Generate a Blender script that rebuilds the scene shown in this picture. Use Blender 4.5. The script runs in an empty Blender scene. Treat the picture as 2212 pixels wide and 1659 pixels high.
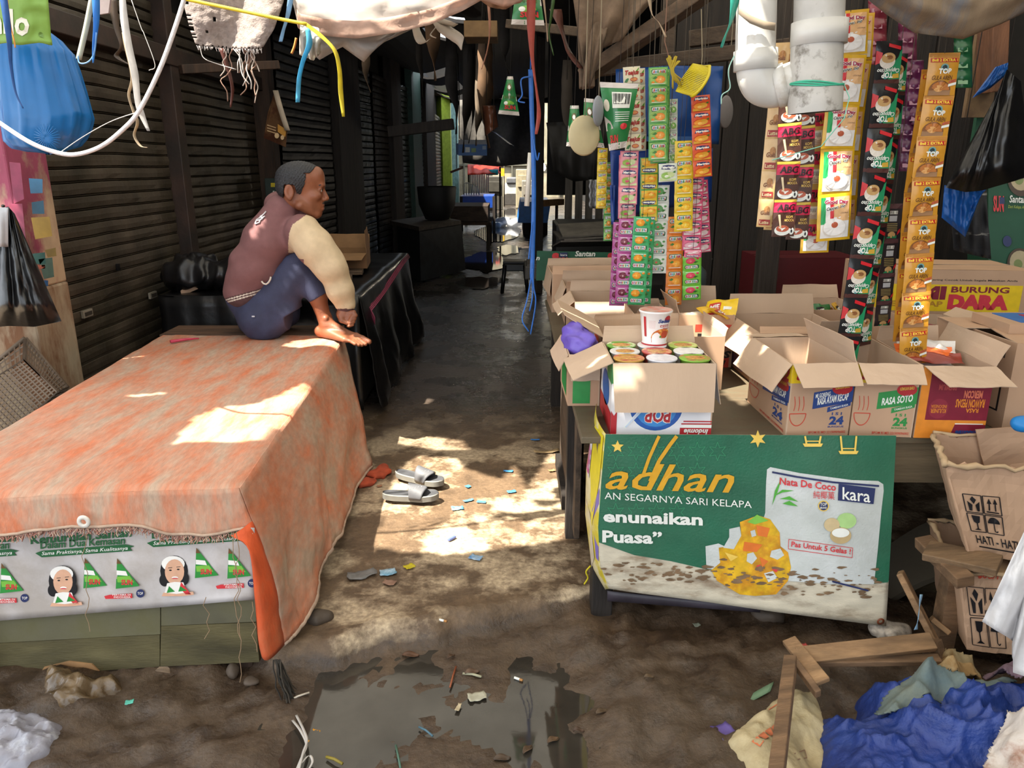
import bpy, bmesh, math, random
import numpy as np
from mathutils import Vector, Matrix, noise
from mathutils.geometry import delaunay_2d_cdt
V = Vector
rnd = random.Random(11)
SC = bpy.context.scene
COL = SC.collection

# ---------------------------------------------------------------- camera, sky, sun, exposure
FPX, CX, CY, PITCH, EYE = 1640.0, 1106.0, 829.5, math.radians(16.3), 1.42
cam_d = bpy.data.cameras.new('camera')
cam = bpy.data.objects.new('camera', cam_d); COL.objects.link(cam)
cam.location = (0, 0, EYE); cam.rotation_euler = (math.pi/2 - PITCH, 0, 0)
cam_d.sensor_fit = 'HORIZONTAL'; cam_d.sensor_width = 36.0; cam_d.lens = 36.0*FPX/2212.0
cam_d.clip_start = 0.02; cam_d.clip_end = 200
SC.camera = cam
SUN_DIR = V((-0.46, -0.30, 1.0)).normalized()       # towards the sun
sun_d = bpy.data.lights.new('sun', 'SUN'); sun_d.energy = 20.0; sun_d.angle = 0.012; sun_d.color = (1.0, 0.93, 0.80)
sun = bpy.data.objects.new('sun', sun_d); COL.objects.link(sun)
sun.rotation_euler = SUN_DIR.to_track_quat('Z', 'Y').to_euler(); sun.location = (-6, -5, 14)
W = bpy.data.worlds.new('sky'); SC.world = W; W.use_nodes = True
bg = W.node_tree.nodes['Background']; bg.inputs[0].default_value = (0.86, 0.93, 1.0, 1); bg.inputs[1].default_value = 3.1
SC.view_settings.view_transform = 'Standard'; SC.view_settings.look = 'None'
SC.view_settings.exposure = 0.0; SC.view_settings.gamma = 1.0; SC.view_settings.use_curve_mapping = False
SC.cycles.max_bounces = 7; SC.cycles.diffuse_bounces = 4; SC.cycles.glossy_bounces = 3
SC.cycles.transmission_bounces = 4; SC.cycles.transparent_max_bounces = 12
SC.cycles.caustics_reflective = False; SC.cycles.caustics_refractive = False

_sp, _cp = math.sin(PITCH), math.cos(PITCH)
def ray(u, v):
    x, y = (u-CX)/FPX, (CY-v)/FPX
    return V((x, _cp + y*_sp, -_sp + y*_cp))
def at(u, v, Y):            # world point seen at pixel (u, v), at depth Y
    d = ray(u, v); return V((0, 0, EYE)) + d*(Y/d.y)
def gz(u, v, z):            # ... on the level z
    d = ray(u, v); return V((0, 0, EYE)) + d*((z-EYE)/d.z)
def gx(u, v, X):            # ... on the plane x = X
    d = ray(u, v); return V((0, 0, EYE)) + d*(X/d.x)

# ---------------------------------------------------------------- materials
def lin(h):
    if isinstance(h, tuple): return h
    c = [int(h[i:i+2], 16)/255 for i in (0, 2, 4)]
    return tuple(x/12.92 if x <= .04045 else ((x+.055)/1.055)**2.4 for x in c)
_mats = {}
def mat(h, rough=.6, var=.12, scale=14, bump=0, bscale=60, metal=0, spec=.5, trans=0, tl=0, h2=None, mixs=5, mixp=.5, mixw=.12, emit=0, sheen=0, alpha=1, stretch=(1,1,1), name=None):
    key = (h, rough, var, scale, bump, bscale, metal, spec, trans, tl, h2, mixs, mixp, mixw, emit, alpha, stretch)
    if key in _mats: return _mats[key]
    m = bpy.data.materials.new(name or 'mat_%s' % (h if isinstance(h, str) else 'c')); m.use_nodes = True
    nt = m.node_tree; N, L = nt.nodes, nt.links
    b = N['Principled BSDF']; out = N['Material Output']
    c = lin(h)
    b.inputs['Roughness'].default_value = rough; b.inputs['Metallic'].default_value = metal
    b.inputs['Specular IOR Level'].default_value = spec
    col = None
    tc = N.new('ShaderNodeTexCoord'); mp = N.new('ShaderNodeMapping'); L.new(tc.outputs['Object'], mp.inputs[0]); mp.inputs['Scale'].default_value = stretch
    if h2:
        n2 = N.new('ShaderNodeTexNoise'); n2.inputs['Scale'].default_value = mixs; n2.inputs['Detail'].default_value = 8; n2.inputs['Roughness'].default_value = .65
        L.new(mp.outputs[0], n2.inputs['Vector'])
        mr = N.new('ShaderNodeMapRange'); mr.inputs[1].default_value = mixp-mixw; mr.inputs[2].default_value = mixp+mixw
        L.new(n2.outputs[0], mr.inputs[0])
        mx = N.new('ShaderNodeMix'); mx.data_type = 'RGBA'; mx.inputs[6].default_value = c+(1,); mx.inputs[7].default_value = lin(h2)+(1,)
        L.new(mr.outputs[0], mx.inputs[0]); col = mx.outputs[2]
    if var:
        nn = N.new('ShaderNodeTexNoise'); nn.inputs['Scale'].default_value = scale; nn.inputs['Detail'].default_value = 6
        L.new(mp.outputs[0], nn.inputs['Vector'])
        m2 = N.new('ShaderNodeMapRange'); m2.inputs[1].default_value = .3; m2.inputs[2].default_value = .7; m2.inputs[3].default_value = 1-var*1.5; m2.inputs[4].default_value = 1+var
        L.new(nn.outputs[0], m2.inputs[0])
        mu = N.new('ShaderNodeMix'); mu.data_type = 'RGBA'; mu.blend_type = 'MULTIPLY'; mu.inputs[0].default_value = 1
        if col: L.new(col, mu.inputs[6])
        else: mu.inputs[6].default_value = c+(1,)
        L.new(m2.outputs[0], mu.inputs[7]); col = mu.outputs[2]
    if col: L.new(col, b.inputs['Base Color'])
    else: b.inputs['Base Color'].default_value = c+(1,)
    if bump:
        nb = N.new('ShaderNodeTexNoise'); nb.inputs['Scale'].default_value = bscale; nb.inputs['Detail'].default_value = 5
        L.new(mp.outputs[0], nb.inputs['Vector'])
        bp = N.new('ShaderNodeBump'); bp.inputs['Strength'].default_value = min(1, bump); bp.inputs['Distance'].default_value = .004*max(1, bump)
        L.new(nb.outputs[0], bp.inputs['Height']); L.new(bp.outputs[0], b.inputs['Normal'])
    if trans: b.inputs['Transmission Weight'].default_value = trans
    if alpha < 1: b.inputs['Alpha'].default_value = alpha
    if emit:
        b.inputs['Emission Color'].default_value = c+(1,); b.inputs['Emission Strength'].default_value = emit
    if tl:
        t = N.new('ShaderNodeBsdfTranslucent'); ms = N.new('ShaderNodeMixShader'); ms.inputs[0].default_value = tl
        if col: L.new(col, t.inputs[0])
        else: t.inputs[0].default_value = c+(1,)
        L.new(b.outputs[0], ms.inputs[1]); L.new(t.outputs[0], ms.inputs[2]); L.new(ms.outputs[0], out.inputs[0])
    m['c'] = c
    _mats[key] = m
    return m
def ink(h): return mat(h, .45, .06, 40)
def foil(h): return mat(h, .28, .08, 30, .25, 35, 0, .6)
def wood(h, h2, s=(1, 12, 12), r=.75): return mat(h, r, .25, 3, .6, 14, h2=h2, mixs=2.5, mixp=.5, mixw=.2, stretch=s)
CARD = mat('b8967a', .8, .07, 5, .15, 8, stretch=(1, 1, 1))
CARDIN = mat('bea48c', .85, .06, 5, .2, 90, stretch=(1, 1, .02))
BLACKPL = mat('0c0c0e', .32, .1, 20, .3, 25, 0, .6)

# ---------------------------------------------------------------- tagging
def tag(o, label=None, cat=None, group=None, kind=None):
    if label: o['label'] = label
    if cat: o['category'] = cat
    if group: o['group'] = group
    if kind: o['kind'] = kind
    return o
def thing(name, label, cat, loc=(0, 0, 0), group=None, rz=0):
    o = bpy.data.objects.new(name, None); COL.objects.link(o); o.empty_display_size = .05
    o.location = loc; o.rotation_euler = (0, 0, rz)
    return tag(o, label, cat, group)
def copy_tree(o, parent=None):
    c = o.copy(); COL.objects.link(c); c.parent = parent
    for ch in list(o.children): copy_tree(ch, c)
    return c

# ---------------------------------------------------------------- text outlines
_txt = {}
def text_shape(s, bold=0, shear=0):
    k = (s, bold, shear)
    if k in _txt: return _txt[k]
    cu = bpy.data.curves.new('t', 'FONT'); cu.body = s; cu.size = 1; cu.offset = bold; cu.shear = shear
    cu.resolution_u = 2; cu.fill_mode = 'FRONT' if hasattr(cu, 'fill_mode') else cu.fill_mode
    o = bpy.data.objects.new('t', cu); COL.objects.link(o)
    dg = bpy.context.evaluated_depsgraph_get()
    me = bpy.data.meshes.new_from_object(o.evaluated_get(dg))
    vs = [(v.co.x, v.co.y) for v in me.vertices]; fs = [tuple(p.vertices) for p in me.polygons]
    bpy.data.objects.remove(o); bpy.data.curves.remove(cu); bpy.data.meshes.remove(me)
    if not vs: vs = [(0, 0), (1, 0), (1, 1)]; fs = []
    xs = [a for a, b in vs]; ys = [b for a, b in vs]
    x0, x1, y0, y1 = min(xs), max(xs), min(ys), max(ys)
    _txt[k] = ([((a-x0)/(x1-x0+1e-9), (b-y0)/(y1-y0+1e-9)) for a, b in vs], fs)
    return _txt[k]

# ---------------------------------------------------------------- mesh builder
class MB:
    def __init__(s): s.v = []; s.f = []; s.mi = []; s.mats = []; s.sm = []; s.T = None
    def m(s, mt):
        if mt not in s.mats: s.mats.append(mt)
        return s.mats.index(mt)
    def add(s, vs, fs, mt, smooth=False):
        b = len(s.v); i = s.m(mt)
        s.v.extend([tuple(s.T @ V(p)) if s.T else tuple(p) for p in vs])
        for f in fs: s.f.append(tuple(b+k for k in f)); s.mi.append(i); s.sm.append(smooth)
    def box(s, c, d, mt, rot=None, bev=0):
        x, y, z = d[0]/2, d[1]/2, d[2]/2; c = V(c)
        if bev:
            bm = bmesh.new(); bmesh.ops.create_cube(bm, size=1)
            for v in bm.verts: v.co = V((v.co.x*d[0], v.co.y*d[1], v.co.z*d[2]))
            bmesh.ops.bevel(bm, geom=bm.edges[:], offset=bev, segments=2, affect='EDGES', profile=.5)
            bm.verts.index_update(); ps = [v.co.copy() for v in bm.verts]; fs = [[v.index for v in f.verts] for f in bm.faces]; bm.free()
        else:
            ps = [V((a*x, b*y, e*z)) for e in (-1, 1) for b in (-1, 1) for a in (-1, 1)]
            fs = [(0, 2, 3, 1), (4, 5, 7, 6), (0, 1, 5, 4), (2, 6, 7, 3), (0, 4, 6, 2), (1, 3, 7, 5)]
        s.add([c + (rot @ p if rot else p) for p in ps], fs, mt)
    def bar(s, a, b, w, h, mt, roll=0, bev=0, ext=0):      # squared timber from a to b
        a, b = V(a), V(b); d = b-a; L = d.length; q = d.to_track_quat('X', 'Z')
        R = q.to_matrix() @ Matrix.Rotation(roll, 3, 'X')
        s.box((a+b)/2, (L+ext, w, h), mt, R, bev)
    def tube(s, pts, r, mt, n=8, caps=True, smooth=True):
        pts = [V(p) for p in pts]; k = len(pts)
        rr = r if isinstance(r, (list, tuple)) else [r]*k
        vs = []; ref = None
        for i, p in enumerate(pts):
            t = (pts[min(i+1, k-1)]-pts[max(i-1, 0)])
            t = t.normalized() if t.length > 1e-9 else V((0, 0, 1))
            if ref is None: ref = V((0, 0, 1)) if abs(t.z) < .9 else V((1, 0, 0))
            a = t.cross(ref); a = a.normalized() if a.length > 1e-6 else t.orthogonal().normalized()
            b = a.cross(t).normalized(); ref = b if b.length > 0 else ref
            for j in range(n):
                an = 2*math.pi*j/n
                vs.append(p + (a*math.cos(an)+b*math.sin(an))*rr[i])
        fs = [(i*n+j, i*n+(j+1) % n, (i+1)*n+(j+1) % n, (i+1)*n+j) for i in range(k-1) for j in range(n)]
        if caps: fs += [tuple(range(n))[::-1], tuple((k-1)*n+j for j in range(n))]
        s.add(vs, fs, mt, smooth)
    def lathe(s, prof, mt, n=24, M=None, closed=False, smooth=True):      # prof: (r, z)
        M = M or Matrix.Identity(4); vs = []
        for r, z in prof:
            for j in range(n):
                a = 2*math.pi*j/n; vs.append(M @ V((r*math.cos(a), r*math.sin(a), z)))
        fs = [(i*n+j, i*n+(j+1) % n, (i+1)*n+(j+1) % n, (i+1)*n+j) for i in range(len(prof)-1) for j in range(n)]
        if closed: fs += [tuple(range(n))[::-1], tuple((len(prof)-1)*n+j for j in range(n))]
        s.add(vs, fs, mt, smooth)
    def grid(s, fn, nu, nv, mt, thick=0, smooth=True, keep=None):   # fn(u, v) in 0..1; thick: a second skin behind
        P = [[V(fn(i/nu, j/nv)) for i in range(nu+1)] for j in range(nv+1)]
        n1 = nu+1
        vs = [p for row in P for p in row]
        cells = [(i, j) for j in range(nv) for i in range(nu) if keep is None or keep((i+.5)/nu, (j+.5)/nv)]
        fs = [(j*n1+i, j*n1+i+1, (j+1)*n1+i+1, (j+1)*n1+i) for i, j in cells]
        if thick:
            off = len(vs); bk = []
            for j in range(nv+1):
                for i in range(n1):
                    a = P[j][min(i+1, nu)]-P[j][max(i-1, 0)]; b = P[min(j+1, nv)][i]-P[max(j-1, 0)][i]
                    nrm = a.cross(b); nrm = nrm.normalized() if nrm.length > 1e-12 else V((0, 0, 1))
                    bk.append(P[j][i]-nrm*thick)
            vs = vs+bk; cs = set(cells)
            fs += [(off+j*n1+i, off+(j+1)*n1+i, off+(j+1)*n1+i+1, off+j*n1+i+1) for i, j in cells]
            for i, j in cells:
                q = [(j*n1+i, j*n1+i+1), (j*n1+i+1, (j+1)*n1+i+1), ((j+1)*n1+i+1, (j+1)*n1+i), ((j+1)*n1+i, j*n1+i)]
                for (a, b), nb in zip(q, ((i, j-1), (i+1, j), (i, j+1), (i-1, j))):
                    if nb not in cs: fs.append((b, a, a+off, b+off))
        s.add(vs, fs, mt, smooth)
    def ribbon(s, pts, w, mt, side=None, thick=.0012):
        pts = [V(p) for p in pts]; k = len(pts)-1
        ws = w if isinstance(w, (list, tuple)) else [w]*(k+1)
        def fn(u, v):
            x = v*k; i = min(int(x+1e-6), k-1); t = x-i
            p = pts[i].lerp(pts[i+1], t); sd = side(x/k) if callable(side) else (side or V((1, 0, 0)))
            return p + V(sd)*((u-.5)*(ws[i]+(ws[i+1]-ws[i])*t))
        s.grid(fn, 2, k, mt, thick)
    # ---- printing on a panel: P(s, t, lift) gives the 3-D point of panel coordinates 0..1
    def text(s, P, st, box, mt, lift=.0008, bold=.012, shear=0, flip=False):
        vs, fs = text_shape(st, bold, shear); x0, y0, x1, y1 = box
        if flip: vs = [(1-a, 1-b) for a, b in vs]
        s.add([P(x0+a*(x1-x0), y0+b*(y1-y0), lift) for a, b in vs], fs, mt)
    def rect(s, P, x0, y0, x1, y1, mt, lift=.0005, n=2, m=2, sh=0):
        vs = [P(x0+(x1-x0)*i/n+sh*j/m, y0+(y1-y0)*j/m, lift) for j in range(m+1) for i in range(n+1)]
        s.add(vs, [(j*(n+1)+i, j*(n+1)+i+1, (j+1)*(n+1)+i+1, (j+1)*(n+1)+i) for j in range(m) for i in range(n)], mt)
    def disc(s, P, cx, cy, rx, ry, mt, lift=.0006, n=20, a0=0, a1=2*math.pi):
        vs = [P(cx, cy, lift)]+[P(cx+rx*math.cos(a0+(a1-a0)*i/n), cy+ry*math.sin(a0+(a1-a0)*i/n), lift) for i in range(n+1)]
        s.add(vs, [(0, i+1, i+2) for i in range(n)], mt)
    def poly(s, P, pts, mt, lift=.0006):
        r = delaunay_2d_cdt([V(p) for p in pts], [], [list(range(len(pts)))], 1, 1e-6)
        s.add([P(p.x, p.y, lift) for p in r[0]], [tuple(f) for f in r[2]], mt)
    def line(s, P, pts, w, mt, lift=.0007, asp=1):
        for (a, b), (c, d) in zip(pts, pts[1:]):
            dx, dy = c-a, (d-b)*asp; L = math.hypot(dx, dy) or 1; nx, ny = -dy/L*w/2, dx/L*w/2/asp
            s.add([P(a+nx, b+ny, lift), P(a-nx, b-ny, lift), P(c-nx, d-ny, lift), P(c+nx, d+ny, lift)], [(0, 1, 2, 3)], mt)
    def build(s, name, parent=None, loc=None):
        me = bpy.data.meshes.new(name); me.from_pydata(s.v, [], s.f); me.validate()
        for m in s.mats: me.materials.append(m)
        if len(me.polygons) == len(s.f):
            me.polygons.foreach_set('material_index', s.mi); me.polygons.foreach_set('use_smooth', s.sm)
        o = bpy.data.objects.new(name, me); COL.objects.link(o)
        if parent: o.parent = parent; o.matrix_parent_inverse = Matrix.Translation(-V(parent.location)) if not any(parent.rotation_euler) else parent.matrix_basis.inverted()
        return o
    def local(s, name, parent):      # coordinates are already the parent's own
        o = s.build(name); o.parent = parent; return o
def panel(o, ux, uy):
    o, ux, uy = V(o), V(ux), V(uy); n = ux.cross(uy).normalized()
    return lambda a, b, l=0: o+ux*a+uy*b+n*l
def fbm(x, y, z=0, o=4): return noise.fractal(V((x, y, z)), 1, 2, o)
def lerp(a, b, t): return a+(b-a)*t
def spline(pts, n=8):       # Catmull-Rom through pts
    pts = [V(p) for p in pts]; q = [pts[0]*2-pts[1]]+pts+[pts[-1]*2-pts[-2]]; out = []
    for i in range(1, len(q)-2):
        for k in range(n):
            t = k/n; a, b, c, d = q[i-1:i+3]
            out.append(.5*((2*b)+(c-a)*t+(2*a-5*b+4*c-d)*t*t+(3*b-a-3*c+d)*t**3))
    return out+[pts[-1]]

def roofz(y): return 2.64+.35*(y-5.3)/15 if y > 5.3 else 2.52
def hang(b, p, r=.004, m=None):      # a line from p up to the roof
    p = V(p); b.tube([p, p+V((.01, .0, (roofz(p.y)-p.z)*.5)), V((p.x, p.y, roofz(p.y)))], r, m or mat('2a2420', .9, 0), 5)

# ---------------------------------------------------------------- signed-distance bodies meshed by surface nets
def rcone(a, b, ra, rb): return ('c', V(a), V(b), ra, rb)
def ell(c, r, rot=None): return ('e', V(c), V(r), (rot or Matrix.Identity(3)))
def sdf_eval(prims, lo, n, h, k, post=None):
    ax = [lo[i]+h*np.arange(n[i]) for i in range(3)]
    D = np.full(n, .2, dtype=np.float32)
    for pr in prims:
        neg = False; kk = k
        if pr[0] in ('-', 'k'):
            if pr[0] == '-': neg = True
            else: kk = pr[2]
            pr = pr[1]
        if pr[0] == 'c': pmin = [min(pr[1][i]-pr[3], pr[2][i]-pr[4]) for i in range(3)]; pmax = [max(pr[1][i]+pr[3], pr[2][i]+pr[4]) for i in range(3)]
        else: r = max(pr[2]); pmin = [pr[1][i]-r for i in range(3)]; pmax = [pr[1][i]+r for i in range(3)]
        mg = kk*2+.03
        sl = tuple(slice(max(0, int((pmin[i]-mg-lo[i])/h)), min(n[i], int((pmax[i]+mg-lo[i])/h)+2)) for i in range(3))
        if any(q.stop <= q.start for q in sl): continue
        X, Y, Z = np.meshgrid(ax[0][sl[0]], ax[1][sl[1]], ax[2][sl[2]], indexing='ij')
        if pr[0] == 'c':
            a, b = np.array(pr[1]), np.array(pr[2]); d = b-a; L = d.dot(d)+1e-12
            t = np.clip(((X-a[0])*d[0]+(Y-a[1])*d[1]+(Z-a[2])*d[2])/L, 0, 1)
            ds = np.sqrt((X-a[0]-t*d[0])**2+(Y-a[1]-t*d[1])**2+(Z-a[2]-t*d[2])**2)-(pr[3]+t*(pr[4]-pr[3]))
        else:
            Ri = np.array(pr[3].transposed()); c = np.array(pr[1]); r = np.array(pr[2])
            x, y, z = X-c[0], Y-c[1], Z-c[2]
            q = [(Ri[i, 0]*x+Ri[i, 1]*y+Ri[i, 2]*z) for i in range(3)]
            k0 = np.sqrt(sum((q[i]/r[i])**2 for i in range(3))); k1 = np.sqrt(sum((q[i]/r[i]**2)**2 for i in range(3)))+1e-9
            ds = k0*(k0-1)/k1
        A = D[sl]
        if neg:
            hh = np.clip(.5-.5*(A+ds)/kk, 0, 1); D[sl] = A*(1-hh)-ds*hh+kk*hh*(1-hh)
        else:
            hh = np.clip(.5+.5*(ds-A)/kk, 0, 1); D[sl] = ds*(1-hh)+A*hh-kk*hh*(1-hh)
    if post is not None: D = post(D, ax)
    return D
def surface_nets(D, lo, h):
    s = D < 0; n = D.shape
    c = [D[i:n[0]-1+i, j:n[1]-1+j, k:n[2]-1+k] for i in (0, 1) for j in (0, 1) for k in (0, 1)]
    cnt = sum((x < 0).astype(np.int8) for x in c); act = (cnt > 0) & (cnt < 8)
    I = np.argwhere(act); cc = [x[act] for x in c]
    offs = np.array([(i, j, k) for i in (0, 1) for j in (0, 1) for k in (0, 1)], float)
    acc = np.zeros((len(I), 3)); w = np.zeros(len(I))
    for a in range(8):
        for b in range(a+1, 8):
            if np.abs(offs[a]-offs[b]).sum() != 1: continue
            va, vb = cc[a], cc[b]; x = (va < 0) != (vb < 0)
            t = np.where(x, va/np.where(x, va-vb, 1), 0)
            acc += np.where(x[:, None], offs[a]+t[:, None]*(offs[b]-offs[a]), 0); w += x
    P = np.array(lo)+h*(I+acc/w[:, None])
    idx = -np.ones(act.shape, int); idx[act] = np.arange(len(I))
    F = []
    for axn in range(3):
        sl0 = [slice(None)]*3; sl1 = [slice(None)]*3; sl0[axn] = slice(0, -1); sl1[axn] = slice(1, None)
        ch = s[tuple(sl0)] != s[tuple(sl1)]
        b1, b2 = [i for i in range(3) if i != axn]
        E = np.argwhere(ch); E = E[(E[:, b1] > 0) & (E[:, b2] > 0) & (E[:, b1] < act.shape[b1]) & (E[:, b2] < act.shape[b2])]
        def cell(d1, d2):
            Q = E.copy(); Q[:, b1] -= d1; Q[:, b2] -= d2; return idx[Q[:, 0], Q[:, 1], Q[:, 2]]
        q = np.stack([cell(1, 1), cell(0, 1), cell(0, 0), cell(1, 0)], 1)
        flip = s[E[:, 0], E[:, 1], E[:, 2]]
        if axn == 1: flip = ~flip
        q[~flip] = q[~flip][:, ::-1]
        F.append(q[(q >= 0).all(1)])
    return P, np.concatenate(F)
def sdf_mesh(prims, h, k, mt, post=None, pad=.02, bounds=None):
    if bounds: lo, hi = bounds
    else:
        lo = [9e9]*3; hi = [-9e9]*3
        for pr in prims:
            if pr[0] == '-': continue
            if pr[0] == 'k': pr = pr[1]
            for p, r in (((pr[1], pr[3]), (pr[2], pr[4])) if pr[0] == 'c' else ((pr[1], max(pr[2])),)):
                for i in range(3): lo[i] = min(lo[i], p[i]-r); hi[i] = max(hi[i], p[i]+r)
    lo = [x-pad for x in lo]; n = tuple(int((hi[i]+pad-lo[i])/h)+2 for i in range(3))
    P, F = surface_nets(sdf_eval(prims, lo, n, h, k, post), lo, h)
    b = MB(); b.add([tuple(p) for p in P], [tuple(int(x) for x in f) for f in F], mt, True)
    return b
# ================================================================ the setting
def struct(o): o['kind'] = 'structure'; return o
# concrete walkway edge: (x, y) of the broken rim where the slab drops to the mud
_rim = [(-4.0, 2.3), (-.9, 2.1), (-.708, 1.96), (-.576, 2.0), (-.35, 2.10), (-.161, 2.16), (-.04, 2.20), (.116, 2.255), (.28, 2.33), (.63, 2.45), (.9, 2.55), (4.0, 2.6)]
def rim(x):
    for (a, b), (c, d) in zip(_rim, _rim[1:]):
        if a <= x <= c: return b+(d-b)*(x-a)/(c-a)
    return 1.8
def sstep(a, b, x):
    t = min(1, max(0, (x-a)/(b-a))); return t*t*(3-2*t)
def floor_z(x, y):
    e = rim(x)+.03*fbm(x*5, y*5, 3)+.02*fbm(x*16, y*16, 12)
    t = sstep(-.035, .02, y-e)
    # a shallow basin for the puddle, churned mud either side
    basin = sstep(-.75, -.55, x)*(1-sstep(.15, .45, x+.3*(y-1.5)))
    mud = -.078 + .014*sstep(-.85, -.6, x) + .022*fbm(x*3.1, y*3.1, 1)*1.0 + (1-basin)*(.028+.028*fbm(x*9, y*9, 2)+.012*fbm(x*26, y*26, 5)) - .006*basin + .007*fbm(x*24, y*24, 6)
    con = .006*fbm(x*4, y*4, 8) + .002*fbm(x*20, y*20, 9)
    ridge = .014*math.exp(-((y-e-.03)/.045)**2)*(1+fbm(x*30, y*30, 4))
    global SLABT; SLABT = t
    return mud*(1-t)+con*t+ridge*sstep(-.9, -.5, x)*(1-sstep(.2, .5, x))
def floor_mat():
    m = bpy.data.materials.new('wet_floor'); m.use_nodes = True; nt = m.node_tree; N, L = nt.nodes, nt.links
    b = N['Principled BSDF']; tc = N.new('ShaderNodeTexCoord'); sx = N.new('ShaderNodeSeparateXYZ'); L.new(tc.outputs['Object'], sx.inputs[0])
    def nz(sc, det=8, ro=.6):
        n = N.new('ShaderNodeTexNoise'); n.inputs['Scale'].default_value = sc; n.inputs['Detail'].default_value = det; n.inputs['Roughness'].default_value = ro
        L.new(tc.outputs['Object'], n.inputs['Vector']); return n.outputs[0]
    def mr(x, a, b_, c=0, d=1):
        n = N.new('ShaderNodeMapRange'); n.inputs[1].default_value = a; n.inputs[2].default_value = b_; n.inputs[3].default_value = c; n.inputs[4].default_value = d
        L.new(x, n.inputs[0]); return n.outputs[0]
    def ma(op, x, y):
        n = N.new('ShaderNodeMath'); n.operation = op
        for i, q in enumerate((x, y)):
            if isinstance(q, float): n.inputs[i].default_value = q
            else: L.new(q, n.inputs[i])
        return n.outputs[0]
    def mix(f, a, c):
        n = N.new('ShaderNodeMix'); n.data_type = 'RGBA'
        if isinstance(f, float): n.inputs[0].default_value = f
        else: L.new(f, n.inputs[0])
        for i, q in ((6, a), (7, c)):
            if isinstance(q, str): n.inputs[i].default_value = lin(q)+(1,)
            else: L.new(q, n.inputs[i])
        return n.outputs[2]
    at_ = N.new('ShaderNodeAttribute'); at_.attribute_name = 'slab'; slab = mr(ma('ADD', at_.outputs['Fac'], ma('MULTIPLY', nz(14, 6, .7), .5)), .55, .9)                      # height: mud below, slab above
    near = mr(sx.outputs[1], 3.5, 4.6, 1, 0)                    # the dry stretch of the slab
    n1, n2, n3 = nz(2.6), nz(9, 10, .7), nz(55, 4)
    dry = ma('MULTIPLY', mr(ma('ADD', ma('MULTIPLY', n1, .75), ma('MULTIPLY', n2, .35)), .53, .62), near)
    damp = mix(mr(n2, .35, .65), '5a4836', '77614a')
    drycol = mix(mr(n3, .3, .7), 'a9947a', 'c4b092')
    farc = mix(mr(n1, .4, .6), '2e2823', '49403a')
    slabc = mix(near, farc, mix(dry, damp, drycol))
    mudc = mix(mr(n2, .35, .65), '3d3026', '574635')
    mudc = mix(ma('MULTIPLY', mr(n1, .56, .66), .5), mudc, '69543f')
    col = mix(slab, mudc, slabc)
    mu = N.new('ShaderNodeMix'); mu.data_type = 'RGBA'; mu.blend_type = 'MULTIPLY'; mu.inputs[0].default_value = 1
    L.new(col, mu.inputs[6]); L.new(mr(n3, .3, .7, .75, 1.15), mu.inputs[7]); L.new(mu.outputs[2], b.inputs['Base Color'])
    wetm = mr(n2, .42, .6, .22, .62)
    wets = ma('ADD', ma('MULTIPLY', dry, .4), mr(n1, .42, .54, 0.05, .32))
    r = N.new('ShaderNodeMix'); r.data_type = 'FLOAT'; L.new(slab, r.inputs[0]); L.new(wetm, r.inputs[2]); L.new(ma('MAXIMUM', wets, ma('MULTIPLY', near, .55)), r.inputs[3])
    L.new(r.outputs[0], b.inputs['Roughness'])
    bp = N.new('ShaderNodeBump'); bp.inputs['Strength'].default_value = .8; bp.inputs['Distance'].default_value = .016
    L.new(ma('ADD', ma('MULTIPLY', n2, .7), ma('MULTIPLY', n3, .25)), bp.inputs['Height']); L.new(bp.outputs[0], b.inputs['Normal'])
    return m
xs = list(np.arange(-1.9, 2.3, .022)); xs = [-6, -4, -3, -2.5, -2.1]+xs+[2.6, 3.2, 4, 6]
ys = [-5, -3, -1.5, -.5, .2, .6]+list(np.arange(.8, 3.2, .022))+list(np.arange(3.2, 6, .12))+list(np.arange(6, 34, .8))
fb = MB(); nx = len(xs)
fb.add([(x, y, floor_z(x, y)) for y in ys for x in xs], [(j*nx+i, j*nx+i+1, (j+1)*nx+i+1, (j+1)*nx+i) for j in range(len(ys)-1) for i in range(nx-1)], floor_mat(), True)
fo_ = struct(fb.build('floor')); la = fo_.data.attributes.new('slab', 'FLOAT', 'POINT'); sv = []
for v_ in fb.v: floor_z(v_[0], v_[1]); sv.append(SLABT)
la.data.foreach_set('value', sv)
# standing water: a level sheet lying in the basin
wm = mat('2f2b26', .04, .25, 3, .05, 9, spec=.6, h2='3f3a33', mixs=2, name='muddy_water')
wb = MB(); wb.grid(lambda u, v: (-.72+1.27*u, .55+1.75*v, -.068), 2, 2, wm, 0, False)
tag(wb.build('puddle'), 'dark shallow puddle of muddy water below the broken slab edge', 'puddle', kind='stuff')
wb = MB(); wm2 = mat('1d1b19', .05, .2, 3, spec=.6, name='alley_water')
def blob(cx, cy, rx, ry, z, k):
    n = 40; vs = [(cx, cy, z)]+[(cx+rx*math.cos(2*math.pi*i/n)*(1+.45*fbm(math.cos(2*math.pi*i/n)*1.5, math.sin(2*math.pi*i/n)*1.5, k)), cy+ry*math.sin(2*math.pi*i/n)*(1+.45*fbm(math.cos(2*math.pi*i/n)*1.5, math.sin(2*math.pi*i/n)*1.5, k+5)), z) for i in range(n)]
    wb.add(vs, [(0, i+1, (i+1) % n+1) for i in range(n)], wm2)
for i, (u, v, rx, ry) in enumerate(((1050, 565, .35, 1.1), (1080, 500, .5, 2.0), (1040, 610, .28, .5), (1100, 540, .2, .7), (1110, 465, .5, 2.5))):
    p = gz(u, v, 0); blob(p.x, p.y, rx, ry, .012, i)
tag(wb.build('puddle'), 'thin sheet of rainwater lying along the dark alley walkway', 'puddle', kind='stuff')

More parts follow.
